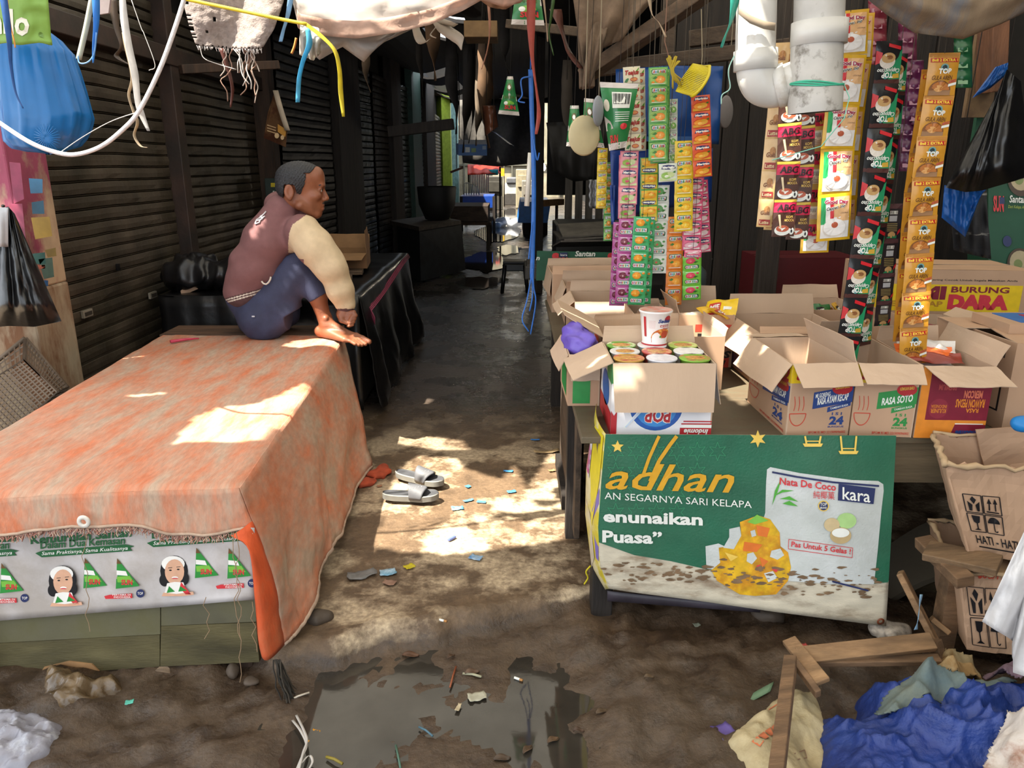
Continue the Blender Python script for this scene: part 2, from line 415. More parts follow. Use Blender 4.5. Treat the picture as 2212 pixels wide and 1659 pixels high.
# left wall: roll-up shutters and timber posts
_lw = [(-2.1, 3.3), (-2.1, 6.6), (-1.58, 12), (-1.86, 21), (-2.2, 33)]
def lw(u):
    k = (u-CX)/FPX/1.035
    for (a, b), (c, d) in zip(_lw, _lw[1:]):
        # x = k*y
        den = (c-a)-k*(d-b)
        if abs(den) < 1e-9: continue
        t = (k*b-a)/den
        if -.001 <= t <= 1.001: return V((a+(c-a)*t, b+(d-b)*t, 0))
    return V((-2.2, 33, 0))
def shutter(n, p, q, z0, z1, mt, amp=.012, pitch=.066):
    b = MB(); p, q = V(p), V(q); d = (q-p).normalized(); nrm = V((-d.y, d.x, 0)); nrm = nrm if nrm.x > 0 else -nrm
    prof = [(0, .1), (.05, -.9), (.11, .1), (.17, -.8), (.23, .15), (.6, .4), (.95, .2)]
    k = int((z1-z0)/pitch); vs = []; m = 15
    rows = [(z0+(i+a)*pitch, h*amp) for i in range(k) for a, h in prof]
    for z, h in rows:
        for j in range(m+1):
            P = p.lerp(q, j/m); w = .010*fbm(P.y*2, z*2.2, n)+.004*fbm(P.y*9, z*14, n)
            vs.append((P.x+nrm.x*(h+w), P.y+nrm.y*(h+w), z+.006*fbm(P.y*1.3, z*.6, n+4)))
    b.add(vs, [(r*(m+1)+j, r*(m+1)+j+1, (r+1)*(m+1)+j+1, (r+1)*(m+1)+j) for r in range(len(rows)-1) for j in range(m)], mt)
    o = b.build('shutter_door'); struct(o); return o
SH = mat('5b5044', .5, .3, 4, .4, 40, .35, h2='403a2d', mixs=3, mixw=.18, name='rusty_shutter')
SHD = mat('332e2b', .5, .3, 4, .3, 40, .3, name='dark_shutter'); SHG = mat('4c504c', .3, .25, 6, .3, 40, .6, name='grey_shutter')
wl = MB(); back = mat('171412', .9, .2, name='dark_wall')
for (a, b), (c, d) in zip(_lw, _lw[1:]):
    wl.add([(a-.06, b, -.1), (c-.06, d, -.1), (c-.06, d, 3.2), (a-.06, b, 3.2), (a-.3, b, -.1), (c-.3, d, -.1), (c-.3, d, 3.2), (a-.3, b, 3.2)], [(0, 1, 2, 3), (4, 7, 6, 5), (0, 4, 5, 1), (3, 2, 6, 7)], back)
wl.add([(-2.16, 3.3, -.1), (-2.4, 3.3, -.1), (-2.4, 3.3, 3.2), (-2.16, 3.3, 3.2)], [(0, 1, 2, 3)], back)
struct(wl.build('wall_left'))
s1 = shutter(1, (-2.1, 3.32, 0), (-2.1, 4.84, 0), .0, 2.35, SH)
hb = MB()
for u, v in ((188, 677), (330, 637)):
    p = gx(u, v, -2.085); hb.box(p, (.012, .085, .035), mat('8d8577', .5)); hb.box(p+V((.004, 0, 0)), (.012, .06, .018), mat('3a332b', .6))
hb.box(gx(255, 577, -2.085), (.012, .02, .035), BLACKPL)
hb.build('pull_handle', s1); tag(s1, 'wide rust-brown roller shutter with two small pull plates beside the painted pillar', 'shutter')
s2 = shutter(2, (-2.1, 4.96, 0), (-2.1, 6.55, 0), .0, 2.35, SH); tag(s2, 'rust-brown roller shutter behind the seated man', 'shutter')
PW = wood('4a3426', '2e231b', (9, 9, 1)); PW2 = wood('3a3029', '241d18', (9, 9, 1))
def post(name, p, w, d, z1, mt, z0=-.02):
    b = MB(); b.box((p[0], p[1], (z0+z1)/2), (d, w, z1-z0), mt, bev=.006); return struct(b.build(name))
RED = mat('3c2a22', .6, .3, 6, .3, 40, h2='2b211a', mixs=4, name='red_oxide_steel')
post('door_frame_column', (-2.07, 4.9), .11, .10, 2.4, RED); post('timber_column', (-2.03, 6.62), .16, .14, 2.6, PW)
hd = MB(); hd.box((-2.06, 4.95, 2.02), (.1, 3.3, .10), RED, bev=.005); struct(hd.build('shutter_header_beam'))
# further along: shutters and posts, each between two lines of sight on the wall
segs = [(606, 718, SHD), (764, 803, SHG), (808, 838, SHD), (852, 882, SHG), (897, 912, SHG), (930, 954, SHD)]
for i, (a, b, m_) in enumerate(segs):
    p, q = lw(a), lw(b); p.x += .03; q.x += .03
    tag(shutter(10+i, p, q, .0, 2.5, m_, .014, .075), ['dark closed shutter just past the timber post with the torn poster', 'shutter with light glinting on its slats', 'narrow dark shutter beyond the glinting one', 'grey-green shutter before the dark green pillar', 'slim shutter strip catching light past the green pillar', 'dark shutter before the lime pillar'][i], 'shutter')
GRN = mat('27443c', .6, .2, name='green_paint'); LIME = mat('9fb53a', .55, .15, name='lime_paint'); AQUA = mat('7ba8a8', .55, .2, name='aqua_paint')
for u0, u1, m_, z1 in ((720, 757, PW2, 2.9), (838, 851, PW2, 2.9), (882, 897, GRN, 2.9), (913, 930, PW2, 2.9), (958, 976, LIME, 3.1), (978, 991, AQUA, 3.1)):
    p, q = lw(u0), lw(u1); b = MB(); d = .10; ex = .0
    if m_ in (LIME, AQUA): p = at(u0, 420, 20 if m_ is LIME else 21); q = at(u1, 420, 20.2 if m_ is LIME else 21.2); p.z = q.z = 0; d = .0
    b.add([(p.x, p.y, -.02), (q.x+d, q.y, -.02), (q.x+d, q.y, z1), (p.x, p.y, z1), (p.x+d, p.y, -.02), (p.x+d, p.y, z1), (p.x-.3, q.y+.3, -.02), (p.x-.3, q.y+.3, z1), (q.x+d, q.y+.3, -.02), (q.x+d, q.y+.3, z1)], [(4, 1, 2, 5), (0, 4, 5, 3), (0, 3, 7, 6), (1, 8, 9, 2), (6, 7, 9, 8), (3, 5, 2, 9, 7), (0, 6, 8, 1, 4)] if d else [(0, 1, 2, 3), (0, 3, 7, 6), (1, 8, 9, 2), (6, 7, 9, 8), (3, 2, 9, 7), (0, 6, 8, 1)], m_)
    struct(b.build('alley_column'))
# painted pillar at the left
PINK = mat('94425a', .7, .25, 6, .3, 40, h2='b0987c', mixs=4, mixp=.56, mixw=.06, stretch=(1.5, 1, .6), name='peeling_pink_paint')
PCON = mat('b5a489', .8, .2, 5, .4, 50, h2='6b482e', mixs=5, mixp=.50, mixw=.12, stretch=(1.6, 1.6, .5), name='stained_plaster')
pb = MB()
pb.box((-2.42, 3.31, .40), (.80, .28, 1.0), PCON, bev=.01)
pb.box((-2.42, 3.31, 1.75), (.79, .28, 1.7), PINK, bev=.008)
pp = panel((-2.82, 3.17, -.1), (.8, 0, 0), (0, 0, 2.7))
pil = struct(pb.build('painted_column'))
sb = MB(); F = lambda u, v: at(u, v, 3.162-.0012*(len(sb.v) % 5))
for (pts, c) in [([(62, 385), (92, 387), (92, 417), (66, 418)], '2a5f80'), ([(68, 437), (94, 433), (96, 462), (70, 462)], '1c4a60'), ([(67, 470), (107, 468), (113, 510), (76, 517)], '97782a'),
    ([(70, 548), (97, 545), (99, 570), (76, 571)], '2a5a50'), ([(83, 560), (113, 556), (117, 598), (95, 603)], '4a6050'), ([(97, 540), (120, 535), (122, 553), (103, 556)], '82682a'), ([(95, 605), (104, 606), (104, 618), (98, 618)], '1d4f7f'),
    ([(82, 573), (97, 572), (98, 580), (84, 581)], 'b0583c'), ([(20, 350), (44, 352), (52, 430), (30, 440)], '8a3350'), ([(22, 440), (48, 440), (56, 520), (46, 540)], '8c3b55')]:
    o_ = len(sb.v); yy = 3.163-.0008*(o_ % 4); sb.add([at(*p, yy) for p in pts], [tuple(range(len(pts)))[::-1]], mat(c, .6, .25, 12))
sb.build('sticker_remains', pil)

# right side: inner shop walls
DK = wood('2c241e', '1a1512', (9, 9, 1)); 
def wallbox(name, c, d, m_=back): b = MB(); b.box(c, d, m_); return struct(b.build(name))
wallbox('wall_right', (2.75, 14, 1.5), (.1, 38, 3.2))
b = MB()
for i in range(12): b.box((1.02+.15*i, 4.75, 1.2), (.142, .02+.008*(i % 3), 2.6), DK, bev=.003)
struct(b.build('plank_partition_wall'))
post('shop_corner_column', gx(1672, 400, 1.35)[:2], .09, .10, 2.6, PW2)
post('alley_post_column', (.30, 8.6), .09, .09, 2.9, PW2)
# alley roof (dark sheets on rafters), open to the sky past 20 m, with a torn gap and more holes added to let light down
b = MB(); RF = mat('241f1c', .8, .2, name='sooty_roof')
def hole_alley(u, v):
    x, y = -3+6*u, 5.3+15*v
    if .0 < y-7.0 < .35 and -.75 < x < -.45: return False
    if .7 < x < 1.1 and (6.3 < y < 6.7 or 9 < y < 9.5): return False  # added openings that lift the gloom on the right
    if -.9 < x < -.7 and 8.3 < y < 9.1: return False
    if -1.75 < x < -1.0 and (12.3 < y < 13.4 or 15 < y < 17 or 18.3 < y < 20): return False  # added openings that throw sun on the far floor
    return True
b.grid(lambda u, v: (-3+6*u, 5.3+15*v, 2.62+.35*v+.05*math.sin(40*u)), 60, 90, RF, .03, False, hole_alley)
struct(b.build('ceiling'))
wallbox('roof_edge_wall', (0, 20.35, 3.5), (6, .1, 1.3)); 
# bright end of the alley
ENDW = mat('b5ab93', .8, .2, 2, .3, 30, h2='8f876f', mixs=1.2, name='old_plaster')
b = MB(); b.box((0, 33.2, 2), (9, .2, 5), ENDW)
for i in range(5): b.box((-2+1.0*i, 33.05, 1.4), (.06, .1, 3.2), mat('6d6a5c', .7))
b.box((0, 33.05, 1.3), (9, .08, .07), mat('6d6a5c', .7)); struct(b.build('wall_end'))

# ---- unseen canopy added over the front: its holes are shaped to cast the sun patches
CZ = 2.5
def up(p): p = V(p); return p + SUN_DIR*((CZ-p.z)/SUN_DIR.z)
def lit(pts, z=None, Y=None): return [up(gz(u, v, z) if z is not None else at(u, v, Y))[:2] for u, v in pts]
SUN_HOLES = [  # each hole is a wanted sun patch traced back up to the canopy
  lit([(850, 1040), (822, 1135), (812, 1180), (868, 1192), (965, 1197), (1150, 1174), (1275, 1155), (1272, 1112), (1155, 1092), (1112, 1005), (1080, 1036), (1040, 1022), (1000, 1010), (985, 990), (905, 985), (880, 1000)], z=0),
  lit([(868, 958), (900, 940), (1000, 952), (1012, 972), (940, 972)], z=0),
  lit([(800, 880), (850, 850), (935, 862), (900, 905), (820, 925)], z=0),
  lit([(378, 958), (425, 900), (478, 880), (560, 874), (656, 826), (668, 832), (618, 905), (565, 952), (470, 956)], z=.56),
  lit([(610, 748), (640, 736), (742, 727), (760, 745), (742, 752), (690, 746), (650, 752)], z=.56), lit([(350, 728), (500, 722), (530, 738), (420, 740), (345, 744)], z=.56),
  lit([(686, 738), (690, 705), (725, 690), (760, 712), (805, 742), (800, 755), (750, 752)], Y=3.62),
  lit([(486, 640), (498, 600), (512, 560), (522, 590), (520, 615), (500, 650)], Y=3.68), lit([(552, 536), (559, 530), (564, 538), (557, 546)], Y=3.685),
  lit([(1312, 780), (1386, 780), (1384, 805), (1366, 840), (1318, 852)], Y=2.165),
  [up(gx(u, v, .762))[:2] for u, v in ((1488, 692), (1561, 730), (1561, 812), (1540, 812), (1512, 770))], lit([(1410, 700), (1475, 692), (1480, 740), (1420, 745)], Y=2.96), lit([(1300, 800), (1318, 790), (1318, 880), (1305, 880)], Y=2.3),
  [up(q)[:2] for q in ((-.80, 2.50, 1.84), (-.02, 2.50, 1.88), (-.02, 2.95, 2.15), (-.80, 2.95, 2.15))],
  lit([(1575, 800), (1640, 800), (1655, 850), (1600, 875), (1560, 850)], z=.62),
  lit([(1645, 730), (1720, 735), (1765, 730), (1760, 780), (1690, 800), (1640, 770)], Y=2.4), lit([(1690, 722), (1790, 722), (1795, 742), (1700, 744)], Y=2.5),
  lit([(1655, 430), (1690, 430), (1840, 400), (1850, 525), (1760, 540), (1700, 500), (1650, 500)], Y=2.45),
  lit([(1960, 640), (2010, 640), (2005, 690), (1960, 680)], Y=2.3),
  lit([(1575, -80), (1672, -80), (1672, 120), (1640, 190), (1575, 170)], Y=2.1), lit([(1590, 130), (1720, 140), (1720, 175), (1600, 200)], Y=2.1),
  lit([(250, -60), (330, -60), (335, 330), (250, 335)], Y=2.3), lit([(120, 300), (420, -40), (440, 10), (300, 340), (160, 345)], Y=2.3), lit([(388, -60), (612, -60), (600, 110), (400, 110)], Y=2.35),
  lit([(620, -60), (800, -60), (790, 110), (750, 250), (720, 255), (700, 80), (660, 240), (635, 235)], Y=2.45),
  lit([(560, 0), (640, -60), (1140, -90), (1140, -10), (1000, 30), (700, 60), (600, 30)], Y=2.6),
  lit([(0, 430), (30, 450), (30, 560), (0, 560)], Y=2.6), lit([(-20, 432), (36, 432), (36, 548), (-20, 548)], Y=3.16),
  lit([(1128, 250), (1166, 250), (1160, 470), (1126, 470)], Y=3.02),
]
def inside(p, poly):
    x, y = p; r = False; j = len(poly)-1
    for i in range(len(poly)):
        xi, yi = poly[i]; xj, yj = poly[j]
        if (yi > y) != (yj > y) and x < (xj-xi)*(y-yi)/(yj-yi)+xi: r = not r
        j = i
    return r
_bb = [(min(p[0] for p in t), max(p[0] for p in t), min(p[1] for p in t), max(p[1] for p in t)) for t in SUN_HOLES]
CX0, CX1, CY0, CY1, CN = -3.6, 3.2, -.55, 5.4, .017
SHADE_SPOTS = [up(at(u, v, 3.88))[:2] for u, v in ((608, 455), (640, 470), (590, 500), (600, 430))] + [up(at(u, v, 3.78))[:2] for u, v in ((585, 432), (570, 455), (560, 475), (550, 505), (575, 440))]  # spots kept closed to hold the sun off the man's back
def whole(u, v):
    x, y = CX0+(CX1-CX0)*u, CY0+(CY1-CY0)*v
    if any((x-a)**2+(y-c)**2 < .007 for a, c in SHADE_SPOTS): return True
    return not any(b[0] <= x <= b[1] and b[2] <= y <= b[3] and inside((x, y), t) for b, t in zip(_bb, SUN_HOLES))
b = MB(); CANOPY_M = mat('b5b0a6', .7, .15, 3, tl=.4, name='unseen_canopy_sheet')
nu_, nv_ = int((CX1-CX0)/CN), int((CY1-CY0)/CN)
cells = [(i, j) for j in range(nv_) for i in range(nu_) if whole((i+.5)/nu_, (j+.5)/nv_)]
n1 = nu_+1
b.add([(CX0+i*CN, CY0+j*CN, CZ) for j in range(nv_+1) for i in range(n1)], [(j*n1+i, j*n1+i+1, (j+1)*n1+i+1, (j+1)*n1+i) for i, j in cells], CANOPY_M)
struct(b.build('unseen_canopy'))
wallbox('shop_end_wall', (3.1, 2.4, 1.2), (.08, 6, 2.7))
# ================================================================ left bench under the orange tarpaulin
NR, FR, FL, NL = V((-.757, 1.94, .56)), V((-.874, 3.83, .56)), V((-1.82, 3.83, .56)), V((-1.69, 1.86, .56))
def pxp(Y): return lambda u, v, l=0: at(u, v, Y-l)
def sl(P, x0, k): return lambda x, y, l=0: P(x, y+(x-x0)*k, l)
bench = thing('market_bench', 'low wooden market bench with mossy plank front standing in the mud', 'bench', (-1.25, 2.85, -.1))
OLV = mat('5d5537', .7, .25, 5, .4, 50, h2='4a4327', mixs=3, stretch=(1, 1, 4), name='mossy_board'); OLV2 = mat('6a6650', .75, .25, 5, .4, 50, h2='59553a', mixs=5, name='grey_board')
b = MB(); P = pxp(1.955)
def plank(pts, m_, th=.02):
    o_ = [P(*p) for p in pts]; vs = o_+[p+V((0, th, 0)) for p in o_]; n = len(o_)
    b.add(vs, [tuple(range(n)), tuple(range(2*n-1, n-1, -1))]+[(i, i+n, (i+1) % n+n, (i+1) % n) for i in range(n)], m_)
plank([(-120, 1345), (346, 1300), (346, 1370), (-120, 1395)], OLV2); plank([(348, 1295), (552, 1285), (553, 1343), (348, 1352)], OLV2)
plank([(348, 1353), (553, 1345), (560, 1430), (346, 1440)], OLV); plank([(-120, 1396), (345, 1371), (345, 1440), (214, 1449), (200, 1435), (150, 1428), (95, 1440), (92, 1452), (-120, 1464)], OLV)
b.build('front_board', bench)
b = MB(); plank([(90, 1452), (96, 1440), (150, 1427), (200, 1433), (216, 1449)], mat('a07a52', .9, .2), .004); b.v = [(x, y-.004, z) for x, y, z in b.v]; b.build('bare_patch', bench)
b = MB()
def slabq(q, z, th, m_): b.add([V((p.x, p.y, z)) for p in q]+[V((p.x, p.y, z-th)) for p in q], [(0, 1, 2, 3), (7, 6, 5, 4), (0, 4, 5, 1), (1, 5, 6, 2), (2, 6, 7, 3), (3, 7, 4, 0)], m_)
slabq([NL+V((.02, .03, 0)), NR+V((-.02, .03, 0)), FR+V((-.02, -.02, 0)), FL+V((.02, -.02, 0))], .545, .03, PW2); b.build('tabletop', bench)
for p in (NR+V((-.07, .08, 0)), FR+V((-.07, -.08, 0)), FL+V((.07, -.08, 0)), NL+V((.1, .09, 0))):
    b = MB(); b.box((p.x, p.y, .205), (.07, .07, .64), PW, bev=.005); b.build('leg', bench)
b = MB(); b.box((-.80, 2.8, .09), (.03, 1.5, .2), PW2); b.build('side_board', bench)
b = MB(); b.tube([gz(350, 1466, -.075)+V((0, 0, .0)), gz(350, 1466, -.075)+V((.0, .5, .02))], .034, wood('a48a6e', '6e5a45'), 14); tag(b.build('log'), 'short round log end poking out from under the mossy plank front', 'log')

# tarpaulin: top, front skirt, long side flaring to the ground, near corner pleat
TP = mat('c8744f', .8, .10, 45, .35, 130, h2='b59b86', mixs=7, mixp=.49, mixw=.15, stretch=(2.2, .55, .8), name='faded_orange_tarp')
TPO = mat('cf5426', .75, .12, 25, .35, 130, h2='b86a45', mixs=6, mixp=.56, mixw=.12, stretch=(1, 1, .5), name='orange_tarp'); HEM = mat('b59c88', .85, .2, 20, .4, 120, name='tarp_hem')
hem = [(611, 1392, .04), (640, 1355, .05), (683, 1286, .06), (700, 1215, .07), (719, 1172, .08), (738, 1135, .05), (765, 1060, .03), (802, 1008, .02)]
hp = [gz(u, v, z) for u, v, z in hem]
hp = spline(hp, 6)
def hat(t):
    x = t*(len(hp)-1); i = min(int(x), len(hp)-2); return hp[i].lerp(hp[i+1], x-i)
def topz(x, y): return .562+.006*fbm(x*3, y*3, 2)+.0025*fbm(x*11, y*4, 7)
def tarp_top(u, v):
    p = NL.lerp(NR, u).lerp(FL.lerp(FR, u), v); p = V((p.x, p.y, topz(p.x, p.y)))
    e = min(u, 1-u, v)
    if e < .012: p.z -= .010*(1-e/.012)
    return p
def side(u, v):      # u along the bench, v down
    a = NR.lerp(FR, u); a = V((a.x, a.y, topz(a.x, a.y)-.010)); c = hat(u)
    p = a.lerp(c, v); bul = math.sin(math.pi*min(1, v*1.0))
    p.x += .018*bul*math.sin(u*17+2*v)*v + .03*fbm(u*5, v*2.2, 3)*v + .012*bul
    p.y += .02*fbm(u*6, v*3, 9)*v
    return p
def skirt(u, v):
    a = NL.lerp(NR, u); a = V((a.x, a.y, topz(a.x, a.y)-.010))
    drop = (.104+.008*math.sin(9*u)+.02*fbm(u*4, 0, 2))+.02*max(0, (u-.6)/.4)
    p = a+V((0, -.012*v-.016*v*fbm(u*7, v, 4), -drop*v))
    k = max(0, (u-.86)/.14); return p.lerp(side(0, .24*v), k*k)
b = MB(); b.grid(tarp_top, 44, 90, TP, 0); b.grid(side, 70, 24, TP, .004); b.grid(skirt, 50, 8, TP, .004)
pl = spline([at(500, 1157, 1.915), at(538, 1190, 1.895), at(552, 1290, 1.89), at(560, 1380, 1.885), at(568, 1418, 1.89)], 5)
def pleat(u, v):
    x = v*(len(pl)-1); i = min(int(x), len(pl)-2); a = pl[i].lerp(pl[i+1], x-i); c = side(0, .20+.80*v)
    return a.lerp(c, u)+V((0, -.03*math.sin(math.pi*u)*(.3+v), 0))
b.grid(pleat, 8, 20, TPO, .004)
b.tube([side(i/60, 1) for i in range(61)], .008, HEM, 6)
tarp = b.build('tarpaulin'); tag(tarp, 'faded orange tarpaulin draped over the low bench the man sits on', 'tarpaulin')
b = MB()
for i in range(520):
    u = i/520*.985; p = skirt(u, 1); q = p
    ln = rnd.uniform(.008, .028); pts = [p]
    for k in range(3): q = q+V((rnd.uniform(-.006, .006), rnd.uniform(-.006, .002), -ln/3*rnd.uniform(.4, 1.3))); pts.append(q)
    b.tube(pts, .0014, mat(('b08a7c', 'a57263', 'c0a48f')[i % 3], .9, 0), 4, False)
tag(b.build('fringe', tarp), kind='stuff')
b = MB(); b.tube([skirt(i/60, .97)+V((0, -.004, 0)) for i in range(60)], .005, HEM, 5); b.build('hem', tarp)
b = MB(); g = at(182, 1126, 1.868); b.lathe([(.008, 0), (.017, 0), (.019, .002), (.017, .006), (.008, .006), (.007, .003), (.008, 0)], mat('d8d2c8', .4), 20, Matrix.Translation(g) @ Matrix.Rotation(math.pi/2, 4, 'X')); b.build('eyelet', tarp)
b = MB()
for x, y0, y1 in ((180, 1130, 1370), (445, 1290, 1380), (505, 1150, 1480), (510, 1150, 1400), (545, 1300, 1425)):
    pts = [at(x, y0, 1.88)]
    n = int((y1-y0)/18)
    for k in range(1, n+1): pts.append(at(x+rnd.uniform(-7, 7)+.04*(k*18), y0+k*18, 1.88))
    b.tube(pts, .0011, mat('a08568', .9, 0), 4, False)
tag(b.build('loose_thread', tarp), kind='stuff')
b = MB()
for k in range(26):
    p = at(598+rnd.uniform(-8, 8), 1425, 1.87); pts = [p]
    for j in range(5): p = p+V((rnd.uniform(.0, .014), rnd.uniform(-.02, .008), -.020)); pts.append(p)
    b.tube(pts, .002, mat(('26221d', '3a332a')[k % 2], .9, 0), 4, False)
tag(b.build('frayed_rope_end', tarp), kind='stuff')

# printed banner on the bench front
b = MB(); BN = 1.945
def bnf(u, v):
    a, c = -140+690*u, 0
    top = 1095+45*u; bot = 1352-(a+140)*.083
    return at(a, top+(bot-top)*v, BN-.012-.006*fbm(u*8, v*3, 5))
b.grid(bnf, 60, 14, mat('c9c4c4', .5, .1, 6, .3, 20, h2='aca39c', mixs=4, name='dirty_vinyl'), .0015)
Pb0 = lambda u, v, l=0: at(u, v, BN-.0165-l)
DG = ink('1d5c33'); MG = ink('2f8a3c'); LG = ink('79b845'); RD = ink('d0383f'); NV = ink('28325e'); WH = mat('efece6', .5, .05); BK = ink('15151a'); SKIN_P = ink('d9a98c')
for dx, dy, full in ((0, 0, 1), (241, -22, 0), (-250, 10, 1)):
    P = lambda u, v, l=0, dx=dx, dy=dy: Pb0(u+dx, v+dy, l)
    if dx != 241: b.text(sl(P, 66, -.075), 'Kemurnian Santan', (66, 1176, 284, 1157), DG, bold=.03)
    b.text(sl(P, 87, -.06), 'Dalam Dua Kemasan', (87, 1186, 270, 1170), DG, bold=.025)
    b.poly(P, [(76, 1195), (90, 1190), (270, 1176), (290, 1180), (280, 1184), (286, 1190), (200, 1196), (90, 1204)], DG)
    b.text(sl(P, 90, -.065), 'Sama Praktisnya, Sama Kualitasnya', (90, 1202, 276, 1192), WH, .0014, .005, .2)
    # smiling woman with white headband
    b.disc(P, 135, 1255, 30, 33, BK); b.disc(P, 115, 1275, 12, 14, BK, .0007); b.disc(P, 157, 1272, 10, 14, BK, .0007); b.disc(P, 133, 1240, 25, 17, WH, .0010)
    b.disc(P, 136, 1257, 21, 27, SKIN_P, .0014); b.disc(P, 127, 1254, 3, 1.6, BK, .0018); b.disc(P, 144, 1252, 3, 1.6, BK, .0018); b.disc(P, 137, 1270, 7, 3, WH, .0018); b.disc(P, 137, 1271.5, 7, 1.2, RD, .002)
    b.line(P, [(122, 1249), (131, 1248)], 1.2, BK, .0018); b.line(P, [(140, 1247), (149, 1246)], 1.2, BK, .0018)
    b.poly(P, [(120, 1282), (136, 1279), (155, 1280), (164, 1306), (113, 1308)], WH, .0016); b.poly(P, [(124, 1288), (119, 1303), (137, 1300)], MG, .002); b.poly(P, [(150, 1279), (172, 1306), (160, 1306), (147, 1292)], RD, .0018); b.poly(P, [(148, 1288), (144, 1300), (163, 1298)], MG, .002)
    b.poly(P, [(108, 1310), (112, 1302), (140, 1305), (176, 1300), (178, 1307), (150, 1310)], SKIN_P, .0018)
    for tx, ty in ((180, 1205), (250, 1206)):
        b.poly(P, [(tx+3, ty), (tx+51, ty+60), (tx, ty+66)], MG, .0012); b.poly(P, [(tx+3, ty), (tx+12, ty+12), (tx+2, ty+12)], ink('6b4a2a'), .0015); b.poly(P, [(tx+2, ty+26), (tx+22, ty+28), (tx+26, ty+38), (tx+2, ty+36)], WH, .0016); b.poly(P, [(tx+2, ty+40), (tx+30, ty+38), (tx+40, ty+52), (tx+4, ty+52)], LG, .0015)
        b.text(P, 'SUN', (tx+12, ty+58, tx+36, ty+46), RD, .0019, .04)
    b.poly(P, [(225, 1288), (236, 1285), (285, 1282), (286, 1292), (228, 1294)], RD, .0012); b.text(P, 'PERTAMA DI', (243, 1287, 282, 1283), WH, .0018, .01); b.text(P, 'INDONESIA', (246, 1292, 282, 1288), WH, .0018, .01)
    b.disc(P, 303, 1282, 9, 9, NV, .0012); b.text(P, 'TOP', (297, 1285, 309, 1279), WH, .0018, .01)
tag(b.build('banner'), 'white vinyl banner with green lettering stretched along the bench front', 'banner')
# small coloured thing left on the tarp
b = MB(); b.tube([gz(368, 738, .575), gz(402, 733, .575), gz(430, 731, .575)], [.008, .007, .003], mat('c23a55', .5), 8); tag(b.build('plastic_pen'), 'small red plastic scrap lying at the far corner of the orange tarpaulin', 'scrap')

# ================================================================ dark stall behind the man
st = thing('covered_stall', 'low stall behind the man draped in black plastic and tied with pink string', 'stall', (-1.4, 5.2, 0))
b = MB()
def drape(u, v):       # across the top and down the alley side
    y = 4.22+2.05*u
    if v < .45: x = -1.98+1.12*v/.45; z = .70+.012*fbm(u*6, v*6, 2)
    else:
        t = (v-.45)/.55; x = -.86+.10*t+.05*fbm(u*7, t*2, 4)*t+.03*math.sin(u*23)*t; z = .70-.66*t
    return (x, y, z)
b.grid(drape, 60, 40, BLACKPL, .004); b.grid(lambda u, v: (-1.98+1.12*u, 4.22-.03*v+.02*fbm(u*8, v*3, 3), .70-.66*v), 30, 10, BLACKPL, .004)
b.build('plastic_cover', st)
b = MB(); b.box((-1.42, 5.25, .35), (1.04, 2.0, .66), PW2); b.build('crate_body', st)
b = MB()
for k in range(4):
    b.tube([V((-.845+.004*k, 4.42+.3*j, .60+.10*(j/6)-.008*math.sin(j)-.008*k)) for j in range(7)], .004, mat('8c3550', .7), 5)
for k in range(5): b.tube([V((-.84, 4.42, .60)), V((-.825+.006*k, 4.40-.01*k, .55)), V((-.82, 4.39+.012*k, .50-.01*k))], .003, mat('8c3550', .7), 5)
b.build('pink_string', st)
# planks and an open carton on top
b = MB()
for i, (x0, y0, x1, y1, w) in enumerate(((-1.75, 4.6, -1.0, 4.75, .13), (-1.75, 4.9, -.98, 5.0, .14))):
    b = MB(); b.bar((x0, y0, .728+.002*i), (x1, y1, .728), w, .025, wood('5a4632', '3a2c20', (2, 9, 9)), bev=.003); tag(b.build('plank'), ['nearer loose plank on the black covered stall', 'farther loose plank on the black covered stall under the carton'][i], 'plank', 'planks on the covered stall')
for i, (x, y, c) in enumerate(((-1.06, 4.38, 'd8d4cc'), (-1.0, 4.36, 'c7a548'))):
    b = MB(); b.box((x, y, .722), (.03, .035, .028), mat(c, .5), bev=.006); tag(b.build('small_packet'), ['tiny white packet on the covered stall edge', 'tiny yellow packet on the covered stall edge'][i], 'packet', 'tiny packets on the covered stall')
